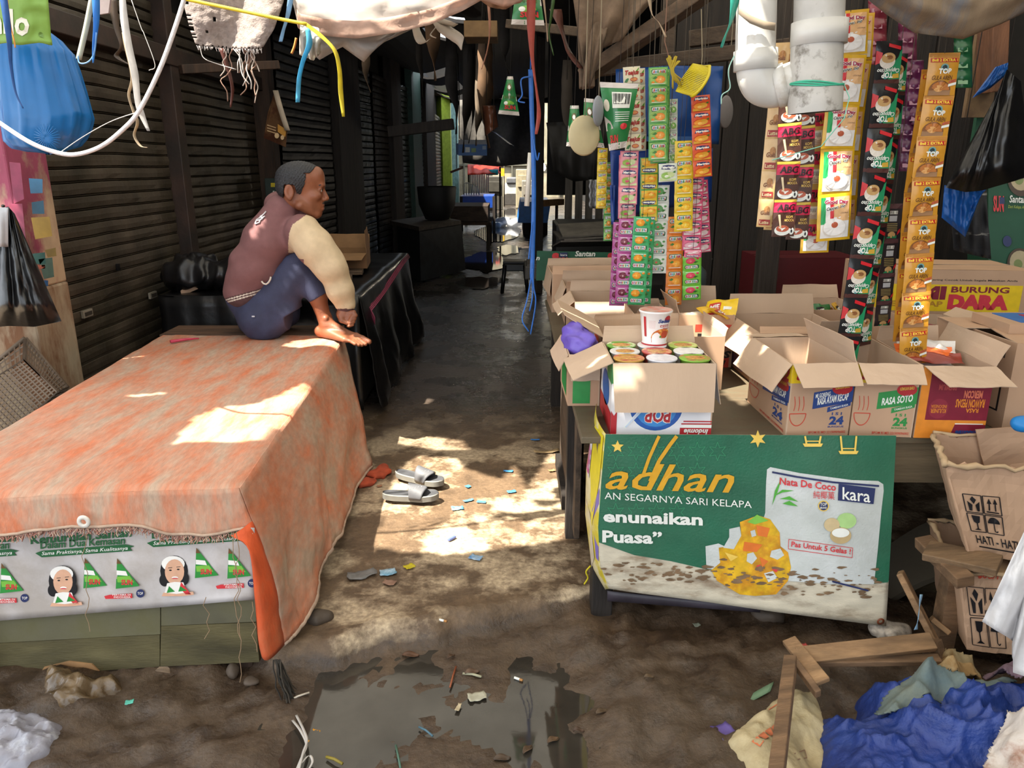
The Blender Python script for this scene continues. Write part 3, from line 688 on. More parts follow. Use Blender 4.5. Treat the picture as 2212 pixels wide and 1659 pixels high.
# ================================================================ cartons: a thin-walled open box with flaps
def carton(name, label, fl, fr, bl, z0, h, flaps={}, outc=CARD, inc=CARDIN, prints=None, group=None, cat='cardboard box', th=.004, br=None, bottom=True):
    """fl, fr, bl: front-left, front-right, back-left floor corners (x, y). flaps: side -> (length, degrees outward from vertical; 90 level, 150 hanging)"""
    fl, fr, bl = V((*fl, z0)), V((*fr, z0)), V((*bl, z0)); br = fr+bl-fl
    t = thing(name, label, cat, (fl+br)/2, group); up_ = V((0, 0, h))
    b = MB(); c = (fl+br)/2
    def wall(p, q):
        nrm = (q-p).cross(V((0, 0, 1))).normalized(); i = -nrm*th
        vs = [p, q, q+up_, p+up_, p+i, q+i, q+up_+i, p+up_+i]
        b.add(vs, [(0, 1, 2, 3)], outc); b.add(vs, [(4, 7, 6, 5)], inc); b.add(vs, [(3, 2, 6, 7), (0, 3, 7, 4), (1, 5, 6, 2)], inc)
    sides = {'f': (fl, fr), 'r': (fr, br), 'b': (br, bl), 'l': (bl, fl)}
    for k in 'frbl': wall(*sides[k])
    e = V((0, 0, .002))
    b.add([fl+e, fr+e, br+e, bl+e], [(0, 1, 2, 3)], inc); b.add([fl, fr, br, bl], [(3, 2, 1, 0)], outc)
    if prints:
        for k, fn in prints.items():
            if k == 'top' : continue
            p, q = sides[k]; fn(b, panel(p, q-p, up_))
    b.build('box_body', t)
    for k, spec in flaps.items():
        L, ang = spec[0], math.radians(spec[1]); sk = spec[2] if len(spec) > 2 else 0
        p, q = sides[k]; p, q = p+up_, q+up_; nrm = (q-p).cross(V((0, 0, 1))).normalized(); ux = (q-p).normalized()
        d = V((0, 0, 1))*math.cos(ang)+nrm*math.sin(ang)
        fb_ = MB(); ins = .006
        def ff(u, v): return p.lerp(q, u)+ux*(ins*(1-2*u)*v)+ux*sk*v+d*(L*v)+nrm*(.006*math.sin(3*u+v)*v*v)+V((0, 0, .0025*fbm(u*3, v*3, L*50)))
        n = (q-p).cross(d)
        fb_.grid(ff, 8, 5, outc, 0, False)
        off = (q-p).cross(d).normalized()*th*.6
        fb_.grid(lambda u, v: ff(u, v)-off, 8, 5, inc, 0, False)
        ed = [ff(0, i/5) for i in range(6)]+[ff(i/8, 1) for i in range(1, 9)]+[ff(1, 1-i/5) for i in range(1, 6)]
        fb_.add(ed+[p_-off for p_ in ed], [(i, i+1, len(ed)+i+1, len(ed)+i) for i in range(len(ed)-1)], inc)
        fb_.build('flap', t)
    return t
# ================================================================ the seated man
def J(x, y, Y): return at(400+x*.28945, 300+y*.28945, Y)
def toimg(P):           # world points (n,3) -> picture coordinates of the figure's crop
    P = np.asarray(P); d = P-np.array((0, 0, EYE)); f = d[:, 1]*_cp-d[:, 2]*_sp; u = d[:, 1]*_sp+d[:, 2]*_cp
    return np.stack([(CX+FPX*d[:, 0]/f-400)/.28945, (CY-FPX*u/f-300)/.28945], 1)
man = thing('person', 'barefoot man in brown and cream sweatshirt and navy trousers hunched on the orange bench', 'person', (-1.25, 3.86, .56))
YN = 3.77
SKIN = mat('93593c', .48, .12, 14, .2, 120, h2='7d4a32', mixs=9, mixw=.25, name='skin'); HAIR = mat('2b2c30', .6, .5, 180, .7, 260, name='hair')
HC = J(790, 400, YN-.055)+V((-.02, .074, 0)); hf = V((.985, .17, -.03)).normalized(); hl = V((0, 0, 1)).cross(hf).normalized(); hu = hf.cross(hl).normalized()
HM = Matrix((hf, hl, hu)).transposed()
def H(f, l, u): return HC+hf*f+hl*l+hu*u
def hell(f, l, u, r): return ell(H(f, l, u), r, HM)
def two(fn): return [fn(-1), fn(1)]
head = [hell(.045, 0, .062, (.108, .076, .076)), ('k', hell(.088, 0, -.018, (.062, .058, .085)), .03)]
head += two(lambda s: rcone(H(.045, .05*s, -.06), H(.112, .02*s, -.103), .024, .018)) + [hell(.118, 0, -.102, (.021, .024, .018)), rcone(H(.147, -.03, .034), H(.147, .03, .034), .0125, .0125), hell(.128, 0, .075, (.03, .05, .045))]
head += two(lambda s: hell(.120, .046*s, -.014, (.024, .018, .018))) + [hell(.128, 0, -.062, (.024, .03, .028))]
fine = [('k', rcone(H(.150, 0, .016), H(.166, 0, -.026), .0085, .0125), .008), ('k', rcone(H(.147, -.015, -.0605), H(.147, .015, -.0605), .0065, .0065), .006), ('k', rcone(H(.146, -.014, -.077), H(.146, .014, -.077), .0072, .0072), .006)]
fine += two(lambda s: ('k', hell(.156, .0135*s, -.031, (.012, .008, .0085)), .006)) + two(lambda s: ('-', hell(.158, .033*s, .0135, (.012, .017, .010)))) + two(lambda s: ('k', hell(.1375, .032*s, .0135, (.0125, .0125, .0115)), .003))
fine += two(lambda s: ('k', rcone(H(.150, .018*s, .021), H(.142, .046*s, .018), .004, .004), .004)) + two(lambda s: ('k', hell(-.002, .079*s, .002, (.023, .0095, .036)), .006)) + two(lambda s: ('-', hell(.002, .090*s, .004, (.011, .007, .019)))) + two(lambda s: ('k', hell(.0, .076*s, -.028, (.010, .009, .012)), .006))
kk = [head[0]]+[('k', p, .022) if p[0] != 'k' else p for p in head[1:]]+[(('-', p[1]) if p[0] == '-' else p) for p in fine]
# neck, core and limbs (mostly inside the clothes), feet and hands
core = [('k', rcone(H(.015, 0, -.03), J(720, 560, YN+.10), .056, .06), .02), ('k', rcone(J(715, 545, YN+.1), J(520, 960, YN+.11), .06, .09), .03), ('k', rcone(J(520, 960, YN+.11), J(540, 1300, YN+.11), .08, .085), .03)]
def arm(dy, sh, el, mi, wr): return [('k', rcone(J(*a, YN+dy+q), J(*b, YN+dy+w), r, s), .02) for a, b, r, s, q, w in ((sh, el, .05, .042, 0, -.02), (el, mi, .042, .035, -.02, 0), (mi, wr, .035, .026, 0, .03))]
core += arm(-.07, (860, 690), (1080, 945), (1148, 1110), (1188, 1262)) + arm(.27, (840, 690), (1080, 945), (1150, 1110), (1192, 1262))
core += [('k', rcone(J(720, 600, YN+.1), J(860, 690, YN-.07), .05, .05), .02), ('k', rcone(J(720, 600, YN+.1), J(840, 690, YN+.27), .05, .05), .02)]
def leg(dy): return [('k', rcone(J(560, 1350, YN+dy), J(820, 970, YN+dy), .07, .05), .02), ('k', rcone(J(850, 965, YN+dy), J(990, 1180, YN+dy), .05, .043), .02), ('k', rcone(J(985, 1170, YN+dy), J(1042, 1350, YN+dy), .043, .033), .02)]
core += leg(0)+leg(.2)
def foot(dy, dx=0):
    Q = lambda x, y, Y: J(x+dx, y, Y+dy); o = [('k', ell(Q(1022, 1432, YN), (.040, .032, .034)), .015), ('k', rcone(Q(1045, 1340, YN), Q(1060, 1390, YN-.01), .034, .034), .015), ('k', rcone(Q(1062, 1385, YN-.01), Q(1215, 1462, YN-.05), .033, .021), .015), ('k', ell(Q(1048, 1342, YN-.033), (.012, .01, .012)), .01)]
    tips = [(1268, 1532, -.128), (1295, 1538, -.121), (1318, 1538, -.11), (1344, 1532, -.10), (1372, 1514, -.08)]; bs = [(1190, 1500, -.112), (1212, 1496, -.102), (1235, 1490, -.09), (1255, 1482, -.078), (1276, 1474, -.058)]
    for i in range(5):
        r = (.0085, .009, .0095, .010, .0135)[i]; kn = [(a+b)/2 for a, b in zip(tips[i], bs[i])]
        o += [('k', rcone(Q(1055, 1440, YN-.02+.006*i), Q(bs[i][0], bs[i][1], YN+bs[i][2]), .028, r+.005), .012), ('k', rcone(Q(bs[i][0], bs[i][1], YN+bs[i][2]), Q(kn[0], kn[1]-7, YN+kn[2]), r+.004, r), .006), ('k', rcone(Q(kn[0], kn[1]-7, YN+kn[2]), Q(tips[i][0], tips[i][1], YN+tips[i][2]), r, r), .003)]
    return o
core += foot(0)+foot(.2, -4)
def hand(dy, dx, s=1):
    Q = lambda x, y, Y: J(x+dx, y, YN+dy+Y); o = [('k', rcone(Q(1186, 1255, -.02), Q(1180, 1310, -.02), .024, .027), .012), ('k', rcone(Q(1172, 1310, -.02), Q(1212, 1345, -.02), .025, .023), .012), ('k', ell(Q(1205, 1315, -.02), (.032, .022, .03)), .012)]
    for i in range(4):
        a, b_, c, d = (1216-2*i, 1298+24*i), (1258-5*i, 1293+25*i), (1272-8*i, 1318+23*i), (1240-6*i, 1334+21*i); r = (.0105, .0108, .010, .0088)[i]; y = -.03-.004*i
        o += [('k', rcone(Q(*a, y), Q(*b_, y-.008), r+.002, r), .004), ('k', rcone(Q(*b_, y-.008), Q(*c, y-.012), r, r*.93), .003), ('k', rcone(Q(*c, y-.012), Q(*d, y-.022), r*.93, r*.85), .002)]
    o += [('k', rcone(Q(1160, 1315, -.035), Q(1170, 1356, -.048), .015, .012), .006), ('k', rcone(Q(1170, 1356, -.048), Q(1212, 1376, -.05), .0115, .009), .003)]
    return o
core += hand(-.04, 0)+hand(.06, -8)
bodym = sdf_mesh(kk+core, .0036, .012, SKIN); bodym.build('body', man)
# face details: eyes, brows, moustache
for s in (-1, 1):
    b = MB(); M = Matrix.Translation(H(.1385, .032*s, .0135)) @ HM.to_4x4()
    b.lathe([(.0128*math.sin(a), .0128*math.cos(a)) for a in np.linspace(.02, 1.2, 8)], mat('b9aca2', .15, 0), 18, M @ Matrix.Rotation(math.pi/2+.02, 4, 'Y'))
    b.lathe([(.0133*math.sin(a), .0133*math.cos(a)) for a in np.linspace(.02, .5, 6)], mat('1c120d', .1, 0), 18, M @ Matrix.Rotation(math.pi/2, 4, 'Y') @ Matrix.Rotation(.25*s*-1, 4, 'X'))
    b.build('eye', man)
    b = sdf_mesh([rcone(H(.157, .012*s, .036), H(.150, .036*s, .041), .0042, .0045), rcone(H(.150, .036*s, .041), H(.136, .050*s, .035), .0045, .002)], .0015, .003, HAIR); b.build('eyebrow', man)
b = sdf_mesh([rcone(H(.1478, -.015, -.0605), H(.1478, .015, -.0605), .0066, .0066), rcone(H(.1468, -.014, -.077), H(.1468, .014, -.077), .0072, .0072)], .002, .002, mat('6d3d33', .45, .1, 60)); b.build('lips', man)
b = sdf_mesh([ell(H(.1445, .009, -.050), (.0105, .016, .0065), HM), ell(H(.1445, -.009, -.050), (.0105, .016, .0065), HM)], .0018, .004, mat('40302a', .8, .3, 200)); b.build('moustache', man)
def hairpost(D, ax):
    X, Y, Z = np.meshgrid(*ax, indexing='ij'); d = [X-HC.x, Y-HC.y, Z-HC.z]
    f = sum(d[i]*hf[i] for i in range(3)); u = sum(d[i]*hu[i] for i in range(3)); l = sum(d[i]*hl[i] for i in range(3))
    hlx = np.interp(u, [-.05, .0, .047, .088, .092, .11, .15], [.05, .057, .072, .080, .112, .124, .135])-.25*np.abs(l)*(u > .088)
    lo = np.interp(f, [-.09, -.04, -.03, -.024, .024, .03, .050, .058, .075, .1], [-.035, -.035, -.01, .036, .036, -.002, -.012, .015, .04, .05])
    n = .0016*(np.sin(f*420+l*260)*np.sin(u*350+l*180))+.0014*np.sin(f*900+u*700)*np.sin(l*800)
    return np.maximum(D+n, np.maximum(f-hlx, lo-u)+2*n)
sdf_mesh([hell(.044, 0, .062, (.116, .083, .084)), ('k', hell(.0, 0, .02, (.072, .074, .06)), .02)], .003, .01, HAIR, hairpost).build('hair', man)

# sweatshirt: one surface, split at the armhole seams into torso and sleeves
BR = mat('7a5353', .85, .06, 30, .25, 300, name='brown_fleece'); CR = mat('cdb694', .85, .06, 30, .25, 300, name='cream_fleece'); RIB = mat('5a3f3f', .9, .1, 60, name='rib_knit'); CRS = mat('d8cfc0', .8, .05)
def folds(amp, fr, seed=5):
    rs = np.random.RandomState(seed)
    def post(D, ax):
        X, Y, Z = np.meshgrid(*ax, indexing='ij'); n = 0
        wx = .03*np.sin(Z*13+1)+.02*np.sin(Y*21+X*9); wz = .03*np.sin(X*14+2)+.02*np.sin(Y*17)
        for k in range(9):
            d = rs.normal(size=3); d /= np.linalg.norm(d); f = fr*rs.uniform(.35, 1.3); ph = rs.uniform(0, 6.28)
            n = n+np.sin((d[0]*(X+wx)+d[1]*Y+d[2]*(Z+wz))*f+ph)/3
        return D+amp*n
    return post
ts = []
for dy in (.02, .20):
    q = [(715, 545, .080), (620, 760, .118), (520, 960, .118), (437, 1125, .100)]
    ts += [rcone(J(a[0], a[1], YN+dy), J(c[0], c[1], YN+dy), a[2], c[2]) for a, c in zip(q, q[1:])]
ts += [rcone(J(700, 508, YN+.11), J(905, 600, YN+.07), .070, .046), rcone(J(650, 690, YN+.1), J(840, 740, YN-.02), .10, .07), rcone(J(560, 950, YN+.04), J(640, 1000, YN+.02), .1, .06)]
SLN = [(878, 700, -.07, .088), (975, 815, -.09, .085), (1080, 945, -.09, .078), (1148, 1110, -.07, .061), (1190, 1222, -.05, .052)]
SLF = [(850, 690, .27, .088), (1070, 945, .29, .078), (1145, 1110, .26, .06), (1190, 1225, .17, .05)]
for S in (SLN, SLF): ts += [rcone(J(a[0], a[1], YN+a[2]), J(c[0], c[1], YN+c[2]), a[3], c[3]) for a, c in zip(S, S[1:])]
sw = sdf_mesh([('k', p, .035) for p in ts], .0042, .035, BR, folds(.0034, 50))
Pv = np.array(sw.v); Fv = np.array(sw.f); cen = Pv[Fv].mean(1); im = toimg(cen)
def chain_d(C, S):
    d = np.full(len(C), 9.)
    for a, c in zip(S, S[1:]):
        A, Bq = np.array(J(a[0], a[1], YN+a[2])), np.array(J(c[0], c[1], YN+c[2])); v = Bq-A; t = np.clip(((C-A)@v)/(v@v), 0, 1)
        d = np.minimum(d, np.linalg.norm(C-A-t[:, None]*v, axis=1)-(a[3]+t*(c[3]-a[3])))
    return d
dn, df = chain_d(cen, SLN), chain_d(cen, SLF)
seam = np.interp(im[:, 1], [540, 565, 640, 700, 780, 880, 900, 1600], [1000, 905, 800, 777, 768, 772, 885, 900])
near = (im[:, 0] > seam) & (dn < .05) & (cen[:, 1] < YN+.06); far = (df < .02) & (cen[:, 1] > YN+.20) & (im[:, 0] > seam+20)
def sub(mask, fsel, name, parent, mt):
    used = np.unique(Fv[mask]); mp_ = -np.ones(len(Pv), int); mp_[used] = np.arange(len(used)); b = MB()
    b.add([tuple(p) for p in Pv[used]], [tuple(int(x) for x in f) for f in mp_[Fv[mask]]], mt, True)
    if fsel is not None:
        m2 = fsel[mask]; mats_ = [mt, RIB, CRS]
        for q in mats_[1:]: b.m(q)
        b.mi = [int(x) for x in m2]
    return b.build(name, parent)
s2v = .27*im[:, 0]+.96*im[:, 1]; reg = np.where((s2v > 1222) & (im[:, 0] < 640), 1, 0); reg = np.where(((s2v > 1232) & (s2v < 1241) | (s2v > 1250) & (s2v < 1259)) & (im[:, 0] < 640), 2, reg)
shirt = sub(~(near | far), reg, 'sweatshirt', man, BR); tag(shirt, 'brown fleece sweatshirt body')
sl1 = sub(near, np.where(im[:, 1] > 1268, 1, 0), 'sleeve', shirt, CR); tag(sl1, 'cream sleeve nearer the camera'); sl2 = sub(far, None, 'sleeve', shirt, CR); tag(sl2, 'cream sleeve beyond')
# embroidered mark on the back and the cream pocket edge
b = MB()
def onb(x, y, Y): return J(x, y, Y)
for pts in ([(528, 635), (540, 605), (565, 590), (590, 565), (612, 545)], [(545, 612), (575, 605), (590, 590)], [(530, 640), (560, 625), (572, 600)], [(565, 580), (580, 595), (600, 580)]):
    # follow the surface of the back
    P3 = []
    for x, y in pts:
        i = np.argmin((im[:, 0]-x)**2+(im[:, 1]-y)**2+(cen[:, 1] > YN+.12)*1e6); P3.append(V(cen[i])+V((-.003, -.004, .002)))
    b.tube(P3, .0035, mat('d5d2d6', .6), 6)
b.build('embroidery', shirt)
b = MB(); P3 = []
for x, y in ((570, 1062), (585, 1080), (605, 1085), (622, 1072), (635, 1050), (640, 1030)): P3.append(J(x, y, YN-.085))
b.tube(P3, .0045, CRS, 6); b.build('pocket_edge', shirt)

# trousers
NVY = mat('32364f', .8, .08, 25, .3, 250, h2='393d58', mixs=8, name='navy_cotton')
tr = []
for dy in (0., .2):
    tr += [ell(J(560, 1352, YN+dy), (.105, .098, .104)), rcone(J(575, 1310, YN+dy), J(815, 968, YN+dy), .100, .069), rcone(J(850, 962, YN+dy), J(985, 1172, YN+dy), .070, .052), rcone(J(700, 1250, YN+dy), J(830, 1020, YN+dy), .09, .07), rcone(J(610, 1400, YN+dy), J(740, 1290, YN+dy), .075, .085)]
tr += [rcone(J(450, 1180, YN+.05), J(540, 1330, YN+.05), .092, .1), rcone(J(450, 1180, YN+.17), J(540, 1330, YN+.17), .092, .1)]
hemc = [(J(990, 1184, YN), (J(990, 1184, YN)-J(850, 962, YN)).normalized()), (J(990, 1184, YN+.2), (J(990, 1184, YN+.2)-J(850, 962, YN+.2)).normalized())]
fp = folds(.0036, 55, 9)
def trpost(D, ax):
    D = fp(D, ax); X, Y, Z = np.meshgrid(*ax, indexing='ij')
    p, n = hemc[0]; s = (X-p.x)*n.x+(Y-p.y)*n.y*0+(Z-p.z)*n.z
    cut = np.where(X > J(760, 1200, YN).x, s, -1); D = np.maximum(D, cut)
    fl_ = .566-Z; return np.maximum(D, fl_)
sdf_mesh([('k', p, .03) for p in tr], .0045, .03, NVY, trpost).build('trousers', man)
b = MB(); b.box(J(508, 1325, YN-.108), (.014, .004, .006), mat('d8d8de', .5)); b.build('pocket_label', man)
# plain board behind the tarpaulin that carries the far side of the bench
b = MB(); b.bar((-1.83, 3.97, .545), (-.92, 3.97, .545), .24, .03, wood('6a4d38', '49362a', (2, 9, 9)), bev=.003); b.box((-1.7, 3.97, .26), (.06, .06, .54), PW2); b.box((-1.0, 3.97, .26), (.06, .06, .54), PW2)
tag(b.build('plank_bench'), 'narrow brown plank bench behind the orange tarpaulin', 'bench')
# ================================================================ right stall
SZ = .62
GOLD = ink('d9a22a'); GOLD2 = ink('e8c45a'); TXW = mat('e9ebe4', .5, .05, 20)
TBL = mat('6a5b47', .6, .2, 4, .35, 30, h2='57503f', mixs=4, stretch=(2, 8, 8), name='worn_tabletop')
stall = thing('stall_counter', 'wooden shop counter carrying the cardboard boxes behind the green banner', 'counter', (1.35, 3.2, 0))
for i in range(6):
    b = MB(); y0, y1 = 2.165+i*.40, 2.165+(i+1)*.40-.004; b.box((1.42, (y0+y1)/2, SZ-.012), (2.44 if i else 2.42, y1-y0, .022), TBL, bev=.003); b.build('top_plank', stall)
b = MB(); b.add([at(1290, 945, 2.185), at(2300, 958, 2.185), at(2300, 1075, 2.185), at(2100, 1043, 2.185), at(1930, 1042, 2.185), at(1290, 1040, 2.185)], [(0, 1, 2, 3, 4, 5)], wood('7a6a52', '615642', (1, 9, 9)))
b.v += [(x, y+.022, z) for x, y, z in b.v]; b.f += [(0, 6, 7, 1), (11, 10, 9, 8, 7, 6), (2, 8, 9, 3), (3, 9, 10, 4), (4, 10, 11, 5), (5, 11, 6, 0), (1, 7, 8, 2)]; b.mi += [0]*7; b.sm += [False]*7; b.build('front_rail', stall)
for x, y in ((.30, 2.26), (.27, 3.05), (.27, 4.4), (1.75, 2.6), (2.5, 4.4)):
    b = MB(); b.box((x, y, .27), (.07, .07, .66), DK, bev=.004); b.build('leg', stall)
b = MB()
b.box((.245, 3.05, .30), (.02, .9, .5), wood('5d4c3c', '3f342a', (9, 1, 9))); b.box((.235, 2.72, .28), (.05, .06, .58), DK); b.box((.236, 3.2, .03), (.05, .5, .06), DK)
b.build('side_panel', stall)
# banner
def bY(u, v): return 2.135-.075*max(0, (u-1300)/600)*max(0, (v-940)/400)
def BP(u, v, l=0): return at(u, v, bY(u, v)-l)
def bw(u, v): return .0035*math.sin(u*.011+v*.006)+.0035*fbm(u*.004, v*.007, 1, 2)
def BPW(u, v, l=0): return at(u, v, bY(u, v)-bw(u, v)-l*1.9)
def bedge(t, s): # t across, s down
    lx = np.interp(s, [0, .3, .6, .85, 1], [1308, 1299, 1292, 1296, 1316]); rx = np.interp(s, [0, .5, 1], [1936, 1926, 1914])
    top = 938+3*t; bot = np.interp(t, [0, .1, .3, .6, 1], [1272, 1281, 1296, 1322, 1353])
    return lx+(rx-lx)*t, top+(bot-top)*s
GRNB = mat('22644a', .5, .12, 8, .3, 140, h2='33684f', mixs=2.5, name='green_vinyl'); BEI = mat('d2c8b2', .6, .12, 12, .3, 140, h2='8a735a', mixs=5, mixp=.60, mixw=.10, stretch=(1, 1, 3), name='muddy_vinyl'); POU = mat('cfd3d2', .5, .06, 9, .3, 140, h2='bfc4c0', mixs=6)
b = MB(); b.grid(lambda u, v: BPW(*bedge(u, 1-v)), 60, 34, BEI, .0016)
def fine_poly(pts, mt, l, st=26):     # printed area, cut finely enough to follow the cloth
    us = [p[0] for p in pts]; vs_ = [p[1] for p in pts]; q = [V(p) for p in pts]; ed = []
    dense = []
    for i in range(len(q)):
        a, c = q[i], q[(i+1) % len(q)]; n = max(1, int((c-a).length/st)); dense += [a.lerp(c, k/n) for k in range(n)]
    inner = [V((x, y)) for x in np.arange(min(us)+st/2, max(us), st) for y in np.arange(min(vs_)+st/2, max(vs_), st) if inside((x, y), pts)]
    r = delaunay_2d_cdt(dense+inner, [], [list(range(len(dense)))], 1, 1e-5)
    b.add([BPW(p.x, p.y, l) for p in r[0]], [tuple(f) for f in r[2]], mt, True)
L0 = [bedge(0, s) for s in np.linspace(0, .70, 8)]
fine_poly(L0+[(1370, 1199), (1448, 1212), (1523, 1229), (1600, 1243), (1888, 1261), (1918, 1258)]+[bedge(1, s) for s in np.linspace(.76, 0, 8)]+[bedge(t, 0) for t in np.linspace(.95, .05, 10)], GRNB, .0012)
fine_poly([(1657, 1014), (1664, 1009), (1728, 1022), (1840, 1037), (1897, 1039), (1908, 1046), (1909, 1060), (1904, 1102), (1896, 1190), (1888, 1262), (1800, 1262), (1640, 1250), (1560, 1230), (1640, 1150), (1653, 1108), (1655, 1040)], POU, .0018)
fine_poly([(1524, 1180), (1552, 1174), (1640, 1215), (1640, 1250), (1526, 1228)], POU, .0018)
YL = mat('dfb11c', .5, .2, 30, h2='c98a1a', mixs=14, mixw=.08, name='printed_yellow'); ORR = ink('d9722a')
Z6 = lambda *p: [(1240+.3255*x, 900+.3255*y) for x, y in p]
fine_poly(Z6((1100, 700), (1220, 655), (1300, 680), (1365, 770), (1370, 860), (1420, 900), (1440, 1000), (1420, 1090), (1340, 1180), (1200, 1190), (1100, 1180), (950, 1090), (910, 1020), (970, 970), (960, 870), (1030, 860), (1110, 780)), YL, .0024, 16)
fine_poly(Z6((1030, 745), (1100, 730), (1110, 790), (1060, 880), (990, 870), (1030, 800)), POU, .0026); fine_poly(Z6((1150, 700), (1215, 650), (1290, 690), (1200, 715)), LG, .003)
for q, c in (([(1150, 910), (1190, 900), (1215, 940), (1180, 980), (1145, 960)], POU), ([(1310, 890), (1370, 875), (1395, 920), (1350, 950), (1300, 930)], POU), ([(1260, 1040), (1320, 1025), (1350, 1070), (1290, 1100)], POU), ([(1170, 760), (1200, 750), (1210, 790), (1180, 800)], POU), ([(1210, 990), (1240, 980), (1225, 1020)], RD), ([(1310, 1010), (1360, 1015), (1340, 1035)], RD), ([(1130, 830), (1250, 850), (1210, 900), (1120, 890)], ORR), ([(1210, 720), (1300, 740), (1280, 800), (1220, 790)], ORR), ([(1000, 900), (1090, 930), (1040, 960)], GOLD2), ([(1230, 930), (1290, 960), (1250, 1000)], ORR)):
    fine_poly(Z6(*q), c, .003, 20)
b2 = b; P = BPW
# muddy splashes along the lower edge keep their own shape
MUDS = mat('7b6248', .85, .25, 20)
for k in range(150):
    u = rnd.uniform(1300, 1905); v = 1222+.05*(u-1330)+rnd.gauss(12, 13); r = rnd.uniform(1.5, 9)
    b.poly(P, [(u+r*1.5*math.cos(a)*rnd.uniform(.5, 1.2), v+r*.45*math.sin(a)*rnd.uniform(.5, 1.3)) for a in np.linspace(0, 6.0, 9)], MUDS, .0030)
for st, bx, k, mt, bo, sh in (('AN SEGARNYA SARI KELAPA', (1306, 1078, 1624, 1063), .062, TXW, .0, 0), ('enunaikan', (1303, 1128, 1518, 1102), .036, TXW, .035, 0), ('Puasa”', (1301, 1172, 1430, 1145), .03, TXW, .035, 0), ('adhan', (1308, 1057, 1586, 999), .03, GOLD, .012, .35),
    ('Nata De Coco', (1684, 1047, 1806, 1031), .115, RD, .02, .05), ('純椰菓', (1757, 1077, 1803, 1060), .06, RD, .0, 0), ('Pas Untuk 5 Gelas !', (1709, 1181, 1838, 1169), .13, RD, .02, .1)):
    b.text(sl(P, bx[0], k), st, bx, mt, .0042, bo, sh)
for q in (Z6((395, 440), (520, 210), (680, 130), (590, 130))[:0],): pass
b.line(P, [(1388, 1030), (1402, 990), (1420, 950), (1424, 942)], 7, GOLD, .0036); b.line(P, [(1404, 1040), (1424, 995), (1448, 960), (1462, 942)], 8, GOLD, .0036)
b.poly(P, [(1812, 1045), (1891, 1055), (1887, 1089), (1810, 1081)], NV, .0038); b.text(sl(P, 1820, .12), 'kara', (1820, 1079, 1880, 1052), TXW, .0046, .01)
b.line(P, [(1668, 1020), (1720, 1030), (1800, 1042), (1899, 1050)], 4, NV, .0038)
b.disc(P, 1779, 1093, 12, 12, GOLD2, .0038, 12); b.disc(P, 1779, 1093, 9.5, 9.5, NV, .0044); b.text(P, 'TOP', (1772, 1093, 1786, 1086), TXW, .005, .01); b.text(P, 'BRAND', (1772, 1099, 1786, 1095), TXW, .005, .01)
for q in ([(1672, 1072), (1690, 1058), (1716, 1060), (1690, 1064)], [(1684, 1078), (1705, 1072), (1725, 1084), (1700, 1079)], [(1690, 1088), (1705, 1082), (1724, 1094), (1702, 1091)], [(1668, 1092), (1674, 1060), (1690, 1030), (1680, 1062)]): b.poly(P, q, ink('4fa53a'), .0038)
b.disc(P, 1829, 1125, 21, 17, ink('a9cf86'), .0036); b.disc(P, 1797, 1134, 17, 15, ink('c9b48a'), .0038); b.disc(P, 1816, 1157, 23, 18, ink('bda577'), .0042); b.disc(P, 1816, 1151, 19, 10, TXW, .0046)
for a, c in (((1704, 1165), (1842, 1184)), ((1842, 1184), (1841, 1205)), ((1841, 1205), (1703, 1186)), ((1703, 1186), (1704, 1165))): b.line(P, [a, c], 1.2, RD, .004)
def star(cx, cy, r, n=5): return [(cx+(r if i % 2 == 0 else r*.45)*math.sin(math.pi*i/n), cy-(r if i % 2 == 0 else r*.45)*math.cos(math.pi*i/n)) for i in range(2*n)]
b.poly(P, star(1334, 965, 14), GOLD2, .0036); b.poly(P, star(1637, 948, 19, 6), GOLD2, .0036)
for x, y in ((1756, 0), (1833, 16)):
    b.poly(P, [(x-22, 958+y), (x+22, 958+y), (x+18, 965+y), (x-18, 965+y)], GOLD2, .0036); b.line(P, [(x-17, 942), (x-14, 958+y)], 4, GOLD2, .0036); b.line(P, [(x+17, 942), (x+14, 958+y)], 4, GOLD2, .0036); b.line(P, [(x-15, 953+y), (x+15, 953+y)], 2.4, GOLD2, .0036)
# faint star lattice printed behind the script
LAT = ink('3a8f66')
for gx_ in range(6):
    for gy in range(4):
        cx, cy = 1330+gx_*44, 975+gy*44
        if cx > 1560-gy*25: continue
        pts = star(cx, cy, 20, 6); b.line(P, pts+[pts[0]], 1.1, LAT, .0022)
b.line(P, [(1798, 1256), (1840, 1267), (1876, 1276)], 3.5, NV, .004)
b.lathe([(.006, 0), (.011, 0), (.012, .002), (.006, .003)], mat('7a3f22', .5), 16, Matrix.Translation(BPW(1902, 1342, .004)) @ Matrix.Rotation(math.pi/2, 4, 'X'))
